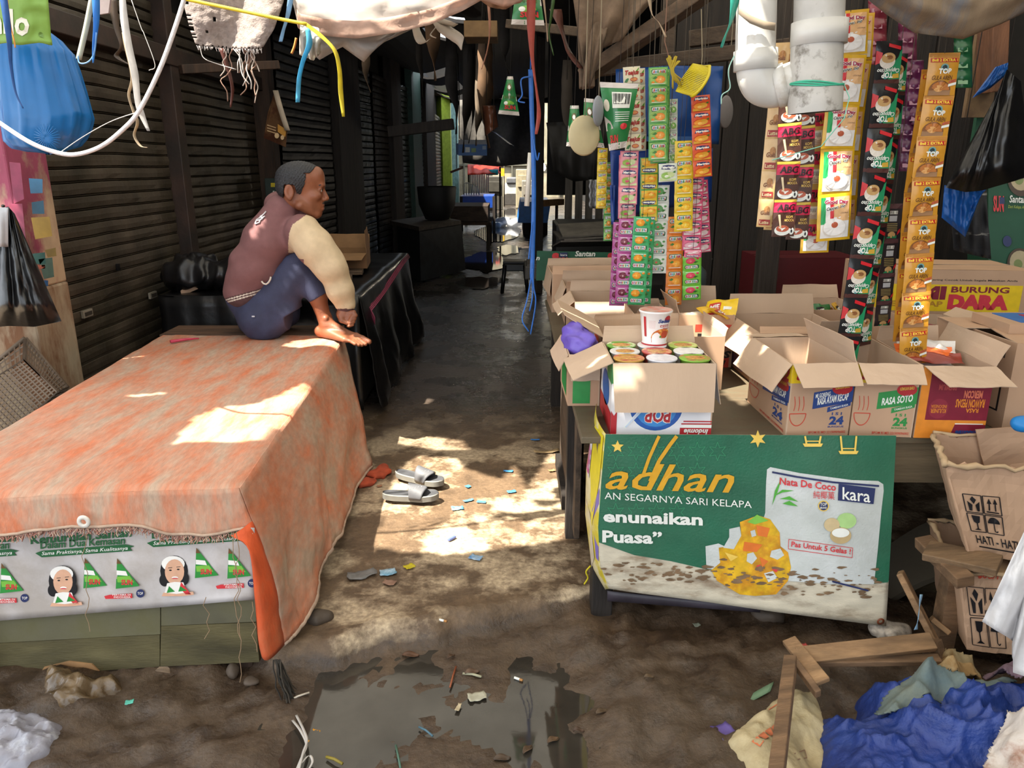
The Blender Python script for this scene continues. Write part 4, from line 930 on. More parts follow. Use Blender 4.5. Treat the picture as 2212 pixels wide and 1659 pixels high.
# the end that wraps the corner and runs along the alley side
def wrapf(u, v):
    l = np.interp(v, [0, .35, .6, .85, 1], [1288, 1266, 1264, 1278, 1308]); lv = np.interp(v, [0, .35, .6, .85, 1], [872, 1010, 1110, 1225, 1274])
    a = at(l, lv, 2.36-.14*max(0, v-.5)*2); c = BPW(*bedge(0, v)); p = a.lerp(c, u); p.x -= .012*math.sin(math.pi*u)*(1-.5*v); return p
b.grid(lambda u, v: wrapf(u, 1-v), 10, 30, mat('d6cba0', .5, .15, 8, .2, 60, h2='c9b730', mixs=9, mixp=.5, mixw=.05), .0016)
WP = lambda s, t, l=0: wrapf(s, t)+V((-.0022-l*.6, -l-.0012, 0))
for q, c in (([(.45, .05), (.95, .02), (.95, .30), (.70, .62), (.5, .3)], 'd8c51c'), ([(.72, .52), (.97, .35), (.97, .82), (.82, .8)], '7466b4'), ([(.1, .12), (.42, .08), (.45, .36), (.2, .34)], 'e3dce0'), ([(.15, .5), (.6, .55), (.7, .8), (.3, .85)], 'cfc3b0')): b.poly(WP, q, ink(c), .0005)
b.text(WP, 'SALE', (.14, .34, .42, .20), ink('c23a86'), .0012, .03)
ban = b.build('banner'); tag(ban, 'green festive banner with gold script hanging over the front of the shop counter', 'banner')
b = MB(); b.grid(lambda u, v: at(1312+330*u, 1276+.105*330*u+ (22-10*u)*v, 2.17-.04*u), 12, 2, mat('3d3740', .5, .3, 8), .002); tag(b.build('plastic_sheet'), 'dirty grey plastic sheet showing below the green banner', 'sheet')

# ---- printed cartons on the counter
BL = ink('2659a8'); BLD = ink('27427f'); YB = ink('e3c11e'); REDB = ink('b0262e'); PR = ink('c4402f'); GRT = ink('2c8a44'); MAR = ink('7e1f33'); ORB = ink('e08a2e'); WB = mat('e4e2e4', .45, .05, 10, name='white_carton')
def pop_front(b, P):
    b.disc(P, .445, .40, .27, .345, TXW, .0004, 32); b.disc(P, .445, .40, .262, .335, BL, .0008, 32); b.disc(P, .445, .36, .20, .24, ink('3d86c8'), .0012, 24)
    b.text(P, 'POP', (.33, .17, .60, .40), TXW, .0018, .09, .1, True); b.text(P, 'POP', (.335, .18, .595, .39), REDB, .0026, .03, .1, True)
    b.line(P, [(.14, .10), (.30, .36)], .035, TXW, .0016); b.line(P, [(.15, .11), (.30, .36)], .02, ink('c9d4e6'), .002)
    b.rect(P, .69, 0, 1, .11, REDB, .001); b.poly(P, [(.69, .11), (.74, .16), (1, .16), (1, .11)], TXW, .001); b.line(P, [(.72, .20), (1, .20)], .018, REDB, .001); b.line(P, [(.70, .165), (1, .165)], .018, REDB, .0014)
    b.text(P, 'Indomie', (.73, .02, .97, .095), TXW, .0024, .03, .25, True)
    b.poly(P, [(0, 0), (.06, 0), (.06, .34), (.03, .27), (0, .34)], REDB, .001); b.rect(P, 0, .72, .055, 1, GRT, .001)
def pop_left(b, P): b.rect(P, 0, 0, 1, .3, REDB, .001); b.rect(P, .6, .7, 1, 1, GRT, .001); b.disc(P, .5, .5, .3, .25, BL, .001)
def mie2(col, t1, t2, sub_):
    def fn(b, P):
        b.rect(P, 0, .74, 1, 1, YB, .0006); b.text(P, 'MI 2', (.55, .73, .96, .93), REDB, .0012, .04, .2); b.text(P, 'Sarimi', (.08, .78, .5, .95), REDB, .0012, .04, .2)
        b.poly(P, [(.38, .38), (1, .47), (1, .70), (.38, .61)], col, .0008); b.poly(P, [(.62, .33), (.98, .42), (.98, .48), (.62, .40)], col, .0008); b.disc(P, .82, .66, .16, .085, REDB, .0014)
        b.text(sl(P, .70, .10), 'KEMASAN BARU', (.71, .645, .93, .69), ink('e9c94a'), .0018, .01)
        b.text(sl(P, .41, .14), t1, (.41, .53, .64, .59), TXW, .0014, .02); b.text(sl(P, .43, .14), t2, (.45, .43, .93, .535), TXW, .0014, .03); b.text(sl(P, .66, .2), 'TAMBAH RASA', (.66, .365, .94, .395), TXW, .0014, .01)
        b.text(P, 'I S I', (.70, .29, .86, .33), col, .001, .03); b.text(P, '24', (.67, .155, .90, .275), col, .001, .05); b.text(P, 'BUNGKUS', (.66, .115, .91, .14), col, .001, .02); b.text(P, 'BPOM RI MD 221509096002', (.36, .035, .95, .07), PR, .001, .01)
        # plain bowl outline in place of the printed figure
        pts = [(.16+.13*math.cos(a), .32+.17*math.sin(a)) for a in np.linspace(math.pi, 2*math.pi, 12)]; b.line(P, pts+[pts[0]], .012, PR, .001)
        for k in range(3): b.line(P, [(.09+.07*k+.012*math.sin(j), .36+.05*j) for j in range(5)], .01, PR, .001)
    return fn
def rawon(b, P):
    b.rect(P, 0, 0, 1, 1, ORB, .0004); b.rect(P, .12, .26, 1, 1, MAR, .0008); b.poly(P, [(.5, 0), (1, 0), (1, .2), (.56, .2)], MAR, .0008); b.line(P, [(.56, .21), (.96, .21)], .012, TXW, .0012)
    b.text(P, 'RAWON PEDAS', (.52, .44, .93, .56), ORB, .0014, .03, 0, True); b.text(P, 'RASA', (.68, .37, .86, .43), ORB, .0014, .02, 0, True); b.text(P, 'MERCON', (.62, .57, .88, .68), ink('e07a5a'), .0014, .04, 0, True); b.text(P, 'KULINER', (.18, .36, .40, .42), ORB, .0014, .02, 0, True); b.text(P, 'INDONESIA', (.18, .43, .40, .475), ORB, .0014, .01, 0, True)
    b.disc(P, .29, .42, .14, .14, ink('8d2c3c'), .001); b.rect(P, .6, .74, .9, .80, TXW, .0012); b.text(P, 'PREMIUM', (.25, .68, .5, .76), ink('b5504a'), .0012, .02, 0, True); b.text(P, 'Indomie', (.58, .03, .9, .12), BLD, .0016, .05, .2, True)
def sedap(b, P): b.rect(P, .35, 0, .95, .2, PR, .0008); b.text(P, 'Mie', (.5, .03, .9, .14), BK, .0016, .03, .2, True); b.text(P, 'Sedaap', (.30, .18, .98, .36), BK, .0016, .05, .2, True); b.rect(P, .4, .38, .95, .55, REDB, .0008); b.rect(P, .35, .57, .95, .65, BK, .0008); b.rect(P, .3, .68, .95, .82, PR, .0008); b.text(P, '35', (.5, .70, .8, .80), TXW, .0014, .03)
def stripes(b, P): b.poly(P, [(0, .62), (1, .3), (1, .42), (0, .76)], ink('5d78b5'), .0008); b.poly(P, [(0, .55), (1, .22), (1, .28), (0, .60)], TXW, .0008); b.rect(P, .1, .05, .6, .3, ink('8a6a8c'), .0008); b.text(P, 'MIE', (.2, .7, .6, .85), PR, .001, .03)
fl1, fr1 = gz(1318, 939, SZ), gz(1535, 941, SZ); H1 = at(1332, 785, 2.18).z-SZ
carton('noodle_cup_carton', 'white and blue carton full of noodle cups at the counter corner over the green banner', fl1[:2], fr1[:2], (fl1.x, fl1.y+.275), SZ, H1, {'f': (.145, 163), 'l': (.135, 118, -.02), 'r': (.13, 172), 'b': (.055, 18)}, WB, CARDIN, {'f': pop_front, 'l': pop_left})
fl8, fr8, bl8 = gz(1696, 943, SZ), gz(1831, 940, SZ), gz(1614, 867, SZ); H8 = at(1714, 787, fl8.y).z-SZ; dy8 = bl8.y-fl8.y
carton('noodle_carton', 'open cardboard carton with a blue soy-chicken label, left end of the front row', fl8[:2], fr8[:2], bl8[:2], SZ, H8, {'f': (.085, 128), 'l': (.105, 148), 'b': (.09, 96), 'r': (.07, -18)}, CARD, CARDIN, {'f': mie2(BLD, 'MI GORENG', 'RASA AYAM KECAP', 0), 'l': mie2(BLD, 'MI GORENG', 'RASA AYAM KECAP', 0)}, 'noodle cartons in the front row')
a, c = V((fr8.x+.004, fr8.y-.001, 0)), gz(1968, 945, SZ)
carton('noodle_carton', 'open cardboard carton with a green soup label, middle of the front row', a[:2], (c.x, c.y), (a.x+.01, a.y+dy8), SZ, H8, {'f': (.082, 122), 'b': (.06, -10)}, CARD, CARDIN, {'f': mie2(GRT, ' ', 'RASA SOTO', 0)}, 'noodle cartons in the front row')
a2, c2 = V((c.x+.006, c.y-.002, 0)), gz(2123, 948, SZ)
carton('noodle_carton', 'open red and orange carton, right end of the front row', a2[:2], c2[:2], (a2.x+.02, a2.y+dy8), SZ, H8-.004, {'f': (.09, 115, .03), 'r': (.07, 25), 'b': (.05, 0)}, CARD, CARDIN, {'f': rawon}, 'noodle cartons in the front row')
carton('packet_carton', 'sunlit open carton with a printed side flap just behind the noodle cups', (.325, 2.63), (.765, 2.66), (.325, 2.97), SZ, .20, {'l': (.16, 62, -.03), 'r': (.03, 10), 'b': (.02, 5)}, CARD, CARDIN, {'l': stripes})
carton('small_carton', 'torn carton with a green patch leaning at the alley edge of the counter', (.19, 2.47), (.298, 2.47), (.185, 2.78), SZ, .18, {'f': (.09, 150), 'l': (.07, 150)}, CARD, CARDIN, {'l': lambda b, P: b.rect(P, .2, .1, .8, .75, GRT, .001), 'f': lambda b, P: b.rect(P, .15, .05, .7, .6, GRT, .001)})
carton('plain_carton', 'plain open carton with its front flap folded down behind the sunlit carton', (.28, 3.36), (.52, 3.36), (.28, 3.66), SZ, .20, {'f': (.12, 150), 'l': (.10, 130), 'b': (.05, 10)})
carton('plain_carton', 'plain empty carton standing below the green sachet strips', (.50, 3.02), (.655, 3.02), (.50, 3.33), SZ, .20, {'b': (.02, 5), 'f': (.03, 15)})
carton('packet_carton', 'carton with upside-down red print holding yellow packets', (.668, 2.985), (.888, 2.975), (.668, 3.28), SZ, .215, {'b': (.07, 5), 'l': (.06, 20)}, CARD, CARDIN, {'f': sedap})
carton('plain_carton', 'wide empty carton with striped side behind the front row', (.905, 2.71), (1.255, 2.70), (.895, 3.10), SZ, .20, {'l': (.11, 145), 'b': (.08, 12), 'f': (.04, -60)}, CARD, CARDIN, {'l': stripes})
carton('packet_carton', 'open carton behind the dangling dark coffee sachets', (1.24, 3.14), (1.50, 3.14), (1.23, 3.44), SZ, .205, {'b': (.06, 15), 'l': (.09, 100)})
carton('packet_carton', 'open carton of colourful packets in front of the large yellow-banded box', (1.45, 2.74), (1.78, 2.70), (1.42, 3.08), SZ, .205, {'l': (.05, 10), 'r': (.06, 60)})
def gr(b, P): b.text(P, '570x6gr', (.12, .58, .56, .72), BK, .001, .03); b.rect(P, .62, .2, .92, .6, BK, .0006); b.rect(P, .64, .22, .90, .58, CARD, .001); b.disc(P, .77, .40, .06, .08, BK, .0014); b.rect(P, .3, .8, .9, .9, ink('4a4038'), .0008)
big = carton('tall_carton', 'closed carton with black stencil marks at the far right of the counter', (1.51, 2.21), (1.88, 2.16), (1.49, 2.62), SZ, .28, {'f': (.19, -88), 'b': (.2, -89)}, CARD, CARDIN, {'l': gr})
b = MB(); b.box((1.66, 2.42, SZ+.30), (.22, .2, .03), CARD); b.box((1.68, 2.42, SZ+.316), (.16, .15, .003), ink('3b6db0')); b.box((1.70, 2.42, SZ+.3185), (.07, .08, .002), ink('a8394f')); tag(b.build('flat_carton'), 'flat carton with blue top lying on the stencilled carton', 'cardboard box')
def dara(b, P):
    b.rect(P, .0, .26, .94, .74, YB, .0006); b.text(P, 'MI', (.30, .47, .47, .71), MAR, .0016, .06); b.text(P, 'BURUNG', (.50, .60, .86, .71), MAR, .0012, .03); b.text(P, 'DARA', (.49, .30, .87, .57), ink('c93545'), .0016, .08); b.text(P, 'TELUR CAP', (.08, .34, .46, .44), ink('b5842a'), .0012, .04); b.text(P, 'Mie Kering Cocok Untuk Segala Masakan Anda', (.30, .80, .90, .84), BK, .0012, .01)
    b.text(P, 'HALAL', (.66, .13, .76, .18), BK, .0012, .02); b.text(P, 'Isi: 36 x 136 g', (.79, .09, .96, .15), BK, .0012, .01)
    for q in ((.60, .08, .78, .088), (.60, .215, .78, .223), (.60, .08, .605, .22), (.775, .08, .78, .22)): b.rect(P, *q, BK, .001)
carton('closed_carton', 'closed cardboard box with a yellow band and red lettering behind the gold sachets', (1.52, 3.19), (2.15, 3.12), (1.55, 3.55), .755, .235, {'f': (.17, -90), 'b': (.17, -90)}, CARD, CARDIN, {'f': dara})
carton('closed_carton', 'dark carton propping up the yellow-banded box', (1.66, 3.20), (2.2, 3.18), (1.66, 3.6), SZ, .13, {'f': (.2, -90), 'b': (.2, -90)}, mat('4a4038', .8))
stencil = lambda b, P: (b.text(P, '643879', (.45, .2, .8, .35), BK, .001, .03), b.line(P, [(.4, .15), (.85, .15), (.85, .4), (.4, .4), (.4, .15)], .012, BK, .001))
for i, (fl_, fr_, bl_, h_, lab, fp_) in enumerate((((.27, 3.80), (.60, 3.80), (.27, 4.10), .19, 'carton with a black stencilled number, behind the noodle snack bag', {'l': (.10, 160), 'f': (.04, 20), 'b': (.05, 0)}), ((.22, 4.15), (.62, 4.18), (.21, 4.55), .21, 'farthest open carton along the alley edge of the counter', {'f': (.05, -30), 'l': (.12, 172), 'b': (.04, 10)}))):
    carton('plain_carton', lab, fl_, fr_, bl_, SZ, h_, fp_, CARD, CARDIN, {'f': stencil})
# dark box with red print far inside the shop
carton('closed_carton', 'dim maroon box deep inside the shop behind the dark sachets', (1.35, 4.15), (1.9, 4.15), (1.35, 4.5), SZ, .30, {'f': (.17, -90), 'b': (.17, -90)}, ink('54161c'), ink('54161c'))
# ---- noodle cups
LIDS = [('6aa83c', 'd9e4b8'), ('f0eef0', 'e6e6ea'), ('b8d46a', 'e9e6a0'), ('e8e4e0', 'dcdcdc'), ('c9534a', 'e6b48a'), ('f2f2f2', 'eaeaea'), ('d2a24e', 'c96a50'), ('e9e7ee', 'dddde6'), ('8fc24a', 'b98a58')]
cupn = ['green-lidded', 'white-lidded', 'lime-lidded', 'pale-lidded', 'red-lidded', 'bright white-lidded', 'orange-lidded', 'silver-lidded', 'leaf-green-lidded']
CT = SZ+H1+.004
for k in range(9):
    i, j = k % 3, 2-k//3
    x = fl1.x+.055+.100*i; y = fl1.y+.052+.085*j
    t = thing('noodle_cup', cupn[k]+' instant noodle cup, %s row of the corner carton, %s' % (('back', 'middle', 'front')[k//3], ('alley side', 'centre', 'far from the alley')[i]), 'noodle cup', (x, y, CT-.10), 'noodle cups in the corner carton')
    b = MB(); b.lathe([(.033, 0), (.034, .002), (.043, .093), (.0465, .095), (.0475, .098), (.0465, .100), (.043, .099)], mat(LIDS[k][0], .4, .1), 24); b.local('cup', t)
    b = MB(); b.lathe([(.0465, .1004), (.0, .1004)], mat(LIDS[k][1], .35, .1, 60, h2=LIDS[k][0], mixs=40, mixw=.05), 24); P = panel((-.045, -.045, .1004), (.09, 0, 0), (0, .09, 0))
    if k not in (1, 5, 7): b.disc(P, .5, .45, .33, .26, mat('c67a4a', .4, .3, 90, h2='d9b25a', mixs=70, mixw=.05), .0006); b.poly(P, [(.15, .7), (.8, .78), (.75, .9), (.25, .88)], ink(LIDS[k][0]), .0008)
    b.local('lid', t)
p = gz(1413, 742, CT)
t = thing('noodle_cup', 'tall white noodle cup with a red rim standing on top of the other cups', 'noodle cup', (p.x, p.y, CT))
b = MB(); b.lathe([(.038, 0), (.041, .001), (.041, .006), (.039, .010), (.050, .104), (.053, .106), (.0545, .110), (.053, .113), (.049, .112)], mat('e9e5e4', .35, .04), 36)
b.lathe([(.0415, .001), (.0418, .006)], REDB, 36)
def CPf(a, z, l=0):      # wrapped print: a in degrees around from the camera side
    an = math.radians(-90+a); r = .039+(z-.010)*.011/.094+.0006+l; return V((r*math.cos(an), r*math.sin(an), z))
CP = lambda s, t_, l=0: CPf(-60+120*s, .012+.088*t_, l)
def carea(pts, mt, l): b.poly(CP, pts, mt, l)
b.rect(CP, 0.0, .2, .10, .95, REDB, .0002, 4, 2); b.text(CP, 'Sedaap', (.50, .70, 1.0, .88), BLD, .0012, .04, .25); b.disc(CP, .86, .86, .14, .13, REDB, .0004); b.rect(CP, .58, .58, .95, .66, REDB, .0004, 5, 1); b.text(CP, 'MIE GORENG', (.6, .595, .94, .645), TXW, .001, .02); b.text(CP, 'Goreng', (.68, .48, .98, .56), REDB, .0006, .03, .2)
b.disc(CP, .70, .16, .42, .36, mat('c9632c', .45, .3, 130, h2='e09a44', mixs=90, mixw=.06), .0004, 28, 0, math.pi); b.poly(CP, [(.30, .0), (1.1, .0), (1.1, .17), (.29, .17)], mat('c9632c', .45, .3, 130, h2='e09a44', mixs=90, mixw=.06), .0004); b.disc(CP, .80, .30, .16, .14, ink('b5432a'), .0010); b.disc(CP, .62, .22, .04, .04, ink('5c8a3a'), .001)
for q in range(6): b.line(CP, [(.2, .55+.05*q), (.42, .56+.05*q)], .006, ink('c96a6a'), .0006)
b.local('cup', t); b = MB(); b.lathe([(.053, .1135), (0, .1135)], mat('d9cbc2', .3, .2, 60, h2='c9756a', mixs=30, mixw=.1), 36); b.local('lid', t)

# ---- packets
def packet(name, label, p, L, w, hcol, rot, group, cat='food packet', h2=None, th=.012):
    b = MB(); ms = foil(hcol)
    R_ = Matrix.Rotation(rot[2], 3, 'Z') @ Matrix.Rotation(rot[0], 3, 'X') @ Matrix.Rotation(rot[1], 3, 'Y')
    def f(sg):
        def g(u, v):
            e = (1-(2*u-1)**6)*(1-(2*v-1)**4); return V(p)+R_ @ V(((u-.5)*L, (v-.5)*w, sg*th*e*.5+.004*math.sin(9*u+5*v)+.003*fbm(u*6, v*6, L*90)))
        return g
    b.grid(f(1), 14, 8, ms); b.grid(lambda u, v: f(-1)(1-u, v), 14, 8, ms)
    if h2:
        Pk = lambda a, c, l=0: f(1)(a, c)+R_ @ V((0, 0, .0012+l)); b.rect(Pk, .12, .25, .5, .75, ink(h2), .0, 4, 3); b.rect(Pk, .6, .3, .85, .5, TXW, .0, 3, 2); b.text(Pk, 'MIE', (.16, .35, .46, .65), TXW, .0008, .03)
    return tag(b.build(name), label, cat, group)
for k, (u, v, z, c, c2, r) in enumerate(((1545, 668, .845, 'e0b21a', 'c23a2e', (.5, .1, .3)), (1560, 655, .87, 'e8c01c', 'c23a2e', (.7, -.2, -.4)), (1575, 668, .85, 'd9a514', 'b8332a', (.4, .2, .9)), (1525, 675, .83, 'd5cabb', 'c9463a', (.3, 0, .1)), (1555, 678, .835, 'e3b51a', 'a82a2a', (.9, .1, .1)))):
    p = gz(u, v, z); p = V((min(max(p.x, .72), .85), min(max(p.y, 3.0), 3.2), z-.02)); packet('noodle_packet', ['yellow packet lying flat on the pile', 'topmost yellow packet of the pile', 'yellow packet at the right edge of the pile', 'whitish packet at the left of the yellow pile', 'yellow packet tipped against the carton front'][k]+' in the red-print carton', p, .13, .09, c, r, 'packets in the red-print carton', h2=c2)
for k, (x, y, c, c2, r) in enumerate(((.42, 2.76, 'd9a93a', 'c23a2e', .2), (.50, 2.84, 'd8d2c8', '3c8a4a', .9), (.60, 2.74, 'e8e4dc', 'c9463a', -.3), (.68, 2.80, 'e3dccf', '4a62b0', .5), (.44, 2.88, 'c9b23a', 'b8332a', -.6))):
    packet('noodle_packet', ['mustard packet nearest the printed flap', 'white and green packet', 'white and red packet', 'white packet with blue patch', 'olive-yellow packet at the back'][k]+' in the sunlit carton', (x, y, SZ+.10+.012*k), .14, .10, c, (.15, .1, r), 'packets in the sunlit carton', h2=c2)
for k in range(6):
    c = ('d9622a', 'c9c6c4', 'd85a22', '8a2f22', 'e06a2a', 'd0cbc6')[k]
    packet('snack_packet', ('lowest orange', 'silver', 'middle orange', 'dark red', 'topmost orange', 'pale grey')[k]+' packet piled in the red and orange carton', (1.30+.02*(k % 2), 2.30+.03*(k % 3), SZ+H8-.052+.013*k), .17, .05, c, (.2+.1*k, .06, .25-.12*k), 'packets in the red and orange carton')
for k in range(7):
    c = ('2f8a3c', 'd8b92a', '8a2a35', '1f6b45', 'd9c23a', '7a2430', '2a9a4a')[k]
    packet('stick_packet', ('bright green', 'yellow', 'maroon', 'dark green', 'pale yellow', 'wine red', 'emerald')[k]+' slim packet in the carton before the yellow-banded box', (1.58+.012*(k % 3), 2.80+.03*k, SZ+.165+.008*(k % 3)), .22, .035, c, (.2, .05, .15-.06*k), 'slim packets in the right-hand carton')
for k in range(4):
    c = ('c9922a', '2a6b3c', '8a5a2a', 'd8a83a')[k]
    packet('snack_packet', ('amber', 'green', 'brown', 'gold')[k]+' packet in the carton behind the dark coffee sachets', (1.30+.04*k, 3.20+.02*k, SZ+.16+.02*(k % 2)), .10, .08, c, (.9, .2, .3*k), 'packets behind the dark sachets', h2='2a2a2a')
# clear noodle snack bag with red script
b = MB()
def snack(sg): return lambda u, v: at(1267+66*u+3*math.sin(9*v), 612+52*v+2*math.sin(11*u), 3.735-sg*.030*(1-(2*u-1)**4)*(1-(2*v-1)**4)-.006*fbm(u*8, v*8, 2))
SN = mat('b3a46a', .3, .35, 90, .8, 90, h2='6f6a3c', mixs=60, mixw=.06, name='noodle_bag')
b.grid(snack(1), 18, 14, SN); b.grid(lambda u, v: snack(-1)(1-u, v), 18, 14, SN)
PS = lambda u, v, l=0: snack(1)(u, v)+V((0, -.003-l, 0))
def rot_P(u, v, l=0): return PS(.34+.3*v, .88-.62*u, l)
b.text(rot_P, 'mie', (0, 0, 1, 1), TXW, .0002, .08, .2); b.text(rot_P, 'mie', (.02, .04, .98, .96), PR, .002, .03, .2)
tag(b.build('noodle_bag'), 'clear bag of dry noodles with red script lying behind the front cartons', 'snack bag')
# purple plastic bag stuffed in the torn carton
b = sdf_mesh([ell(V((.235, 2.60, SZ+.19)), (.055, .09, .04)), ell(V((.22, 2.66, SZ+.215)), (.04, .05, .035)), ell(V((.26, 2.56, SZ+.21)), (.03, .04, .025))], .005, .03, mat('6a56b8', .4, .1, 12, .4, 60, name='purple_plastic'), lambda D, ax: D+.006*np.sin(np.meshgrid(*ax, indexing='ij')[0]*90+np.meshgrid(*ax, indexing='ij')[1]*60)*np.sin(np.meshgrid(*ax, indexing='ij')[2]*110)); tag(b.build('plastic_bag'), 'crumpled purple plastic bag stuffed into the torn carton', 'plastic bag')
# ================================================================ hanging strips of sachets
_sach = {}
def sachet(kind, w, h, D):
    key = (kind, round(w, 4), round(h, 4))
    if key in _sach: return _sach[key]
    b = MB(); fo = foil(D['base']); bk = foil(D.get('back', D['base']))
    def sk(sg):
        def f(u, v):
            e = (1-(2*u-1)**4)*(1-(2*v-1)**4); q = 1-abs(2*v-1)**10
            return V(((u-.5)*w*(1-.015*q), -sg*(.0007+(.045*w)*e)+.0022*math.sin(6*v+w*80)*e+.0013*fbm(u*6, v*6, w*70+h*30)*q*1.4, -h+v*h))
        return f
    b.grid(sk(1), 8, 10, fo); b.grid(lambda u, v: sk(-1)(1-u, v), 6, 8, bk)
    flip = D.get('flip')
    def P(a, c, l=0):
        if flip: a, c = 1-a, 1-c
        p = sk(1)(a, c); return V((p.x, p.y-.0011-l, p.z))
    D['draw'](b, P, D)
    me = b.build('sachet'); m = me.data; bpy.data.objects.remove(me); _sach[key] = m
    return m
def rr(x0, y0, x1, y1, r=.04): return [(x0+r, y0), (x1-r, y0), (x1, y0+r*1.2), (x1, y1-r*1.2), (x1-r, y1), (x0+r, y1), (x0, y1-r*1.2), (x0, y0+r*1.2)]
def d_jus(b, P, D):
    b.rect(P, .07, .08, .93, .93, ink(D['pan']), 0, 4, 5); b.poly(P, rr(.14, .62, .90, .88), ink(D.get('lab', '1f5b3a')), .0008); b.poly(P, rr(.17, .65, .87, .85), ink('d9e3dc'), .0012)
    for i, (ch, c) in enumerate(zip('JASJUS', ('c23a3a', '2a6fae', '3c8a3a', 'c9762a', '8a3a8a', 'c23a5a'))): b.text(P, ch, (.20+.11*i, .68, .295+.11*i, .82), ink(c), .0018, .06)
    fr(b, P, D)
def fr(b, P, D):
    f = D['fruit']; b.disc(P, .60, .34, .26, .20, ink(f[0]), .0009, 16)
    b.disc(P, .60, .34, .20, .15, ink(f[1]), .0013, 14); b.disc(P, .62, .36, .08, .06, ink(f[2]), .0017, 10); b.poly(P, [(.18, .40), (.34, .52), (.46, .44), (.34, .36)], ink('3c7a34'), .001); b.disc(P, .22, .20, .09, .06, ink(f[0]), .0011, 8)
    b.line(P, [(.14, .12), (.86, .12)], .03, TXW, .001)
def d_mar(b, P, D):
    b.rect(P, .06, .06, .94, .94, ink(D['pan']), 0, 4, 5); b.poly(P, [(.12, .70), (.20, .90), (.50, .93), (.84, .88), (.92, .72), (.60, .66)], ink('2b2f63'), .0008); b.text(P, 'Marimas', (.19, .73, .86, .86), TXW, .0014, .05)
    f = D['fruit']; b.disc(P, .42, .34, .30, .19, ink(f[0]), .0009, 16); b.disc(P, .62, .38, .22, .16, ink(f[1]), .0013, 14); b.disc(P, .42, .30, .12, .08, ink(f[2]), .0017, 10); b.poly(P, [(.06, .06), (.94, .06), (.94, .2), (.5, .1), (.06, .24)], ink(f[1]), .0006); b.poly(P, [(.74, .52), (.9, .6), (.9, .46)], ink('3c7a34'), .001)
def d_tea(b, P, D):
    b.rect(P, .05, .05, .95, .95, ink('d9cfae'), 0, 4, 4); b.text(P, 'Teajus', (.10, .42, .92, .80), ink('a8302e'), .0012, .05, .2); b.poly(P, [(.06, .1), (.2, .36), (.34, .3), (.22, .08)], ink('2f6b38'), .0008); b.disc(P, .62, .24, .22, .13, ink('a8402c'), .001, 14); b.disc(P, .62, .24, .17, .09, ink('d0864a'), .0014, 12); b.poly(P, [(.74, .72), (.94, .94), (.9, .62)], ink('5c9a3a'), .0008)
def d_aren(b, P, D):
    b.rect(P, .02, .90, .98, .985, ink('b3782a'), 0, 4, 2); b.rect(P, .06, .775, .96, .875, ink('b5261f'), .0004, 6, 1); b.text(P, 'Beli 2 EXTRA 1', (.09, .79, .93, .862), ink('eec23a'), .0014, .05)
    b.disc(P, .52, .655, .13, .085, ink('6fa0a0'), .0008, 16); b.disc(P, .52, .655, .085, .055, ink('23363c'), .0012, 14); b.text(P, 'TOP', (.33, .50, .75, .63), TXW, .0018, .04); b.text(P, 'GULA AREN', (.16, .36, .82, .465), ink('5a3413'), .0012, .01, .15)
    b.disc(P, .46, .12, .36, .23, ink('7a4a1f'), .0008, 22, 0, math.pi); b.disc(P, .46, .12, .31, .20, ink('b06a2a'), .0012, 20, 0, math.pi); b.disc(P, .42, .16, .16, .08, ink('d09a5a'), .0016, 14); b.rect(P, .10, .0, .82, .12, ink('9a7452'), .0004, 4, 1)
    b.poly(P, [(.72, .20), (.98, .25), (.98, .31), (.72, .26)], TXW, .0014); b.text(sl(P, .70, .2), 'HITZZ', (.72, .27, .98, .33), ink('c23a5a'), .0018, .03, .2)
def d_cap(b, P, D):
    b.rect(P, 0, 0, 1, .10, ink('4d2a26'), 0, 4, 1); b.poly(P, [(.55, .10), (1, .10), (1, .80), (.45, .38), (.36, .26)], ink('1d8a5a'), .0008); b.poly(P, [(0, .45), (.2, .5), (.22, .72), (.0, .78)], ink('c22a2e'), .0008)
    b.disc(P, .44, .52, .30, .17, ink('e4dccf'), .0012, 20); b.disc(P, .46, .60, .27, .12, ink('c9a26a'), .0016, 18); b.disc(P, .50, .61, .13, .05, ink('8a5a34'), .002, 12); b.poly(P, [(.44, .86), (.92, .78), (.93, .86), (.46, .94)], ink('c8202a'), .0012)
    b.text(lambda x, y, l=0: P(1.03-x, .62-y, l), 'Cappuccino', (.08, .24, .95, .37), TXW, .0022, .02, .25); b.text(lambda x, y, l=0: P(1.0-x, .40-y, l), 'TOP', (.30, .13, .74, .27), TXW, .0022, .04); b.disc(P, .42, .155, .10, .05, ink('4a8a8a'), .0014, 12); b.poly(P, [(.66, .12), (.96, .13), (.94, .24), (.70, .22)], ink('c9a23a'), .0014)
def d_capb(b, P, D):
    b.rect(P, 0, .86, 1, 1, ink('4d2a2e'), 0, 3, 1); b.rect(P, .3, .70, .75, .80, TXW, .0006, 2, 1)
    for i in range(7): b.rect(P, .32+.06*i, .71, .345+.06*i, .79, BK, .0012, 1, 1)
    b.rect(P, .3, .5, .75, .66, ink('b9bcc0'), .0006, 2, 1)
    for i in range(5): b.rect(P, .2, .22+.05*i, .8, .245+.05*i, ink('8a7a4a'), .0006, 2, 1)
    b.disc(P, .5, .12, .22, .09, ink('c9a26a'), .0006, 12); b.poly(P, [(.2, .02), (.8, .02), (.8, .1), (.3, .07)], ink('1d8a5a'), .0008); b.poly(P, [(.8, .1), (1, .2), (1, .3), (.85, .22)], ink('c8202a'), .0008)
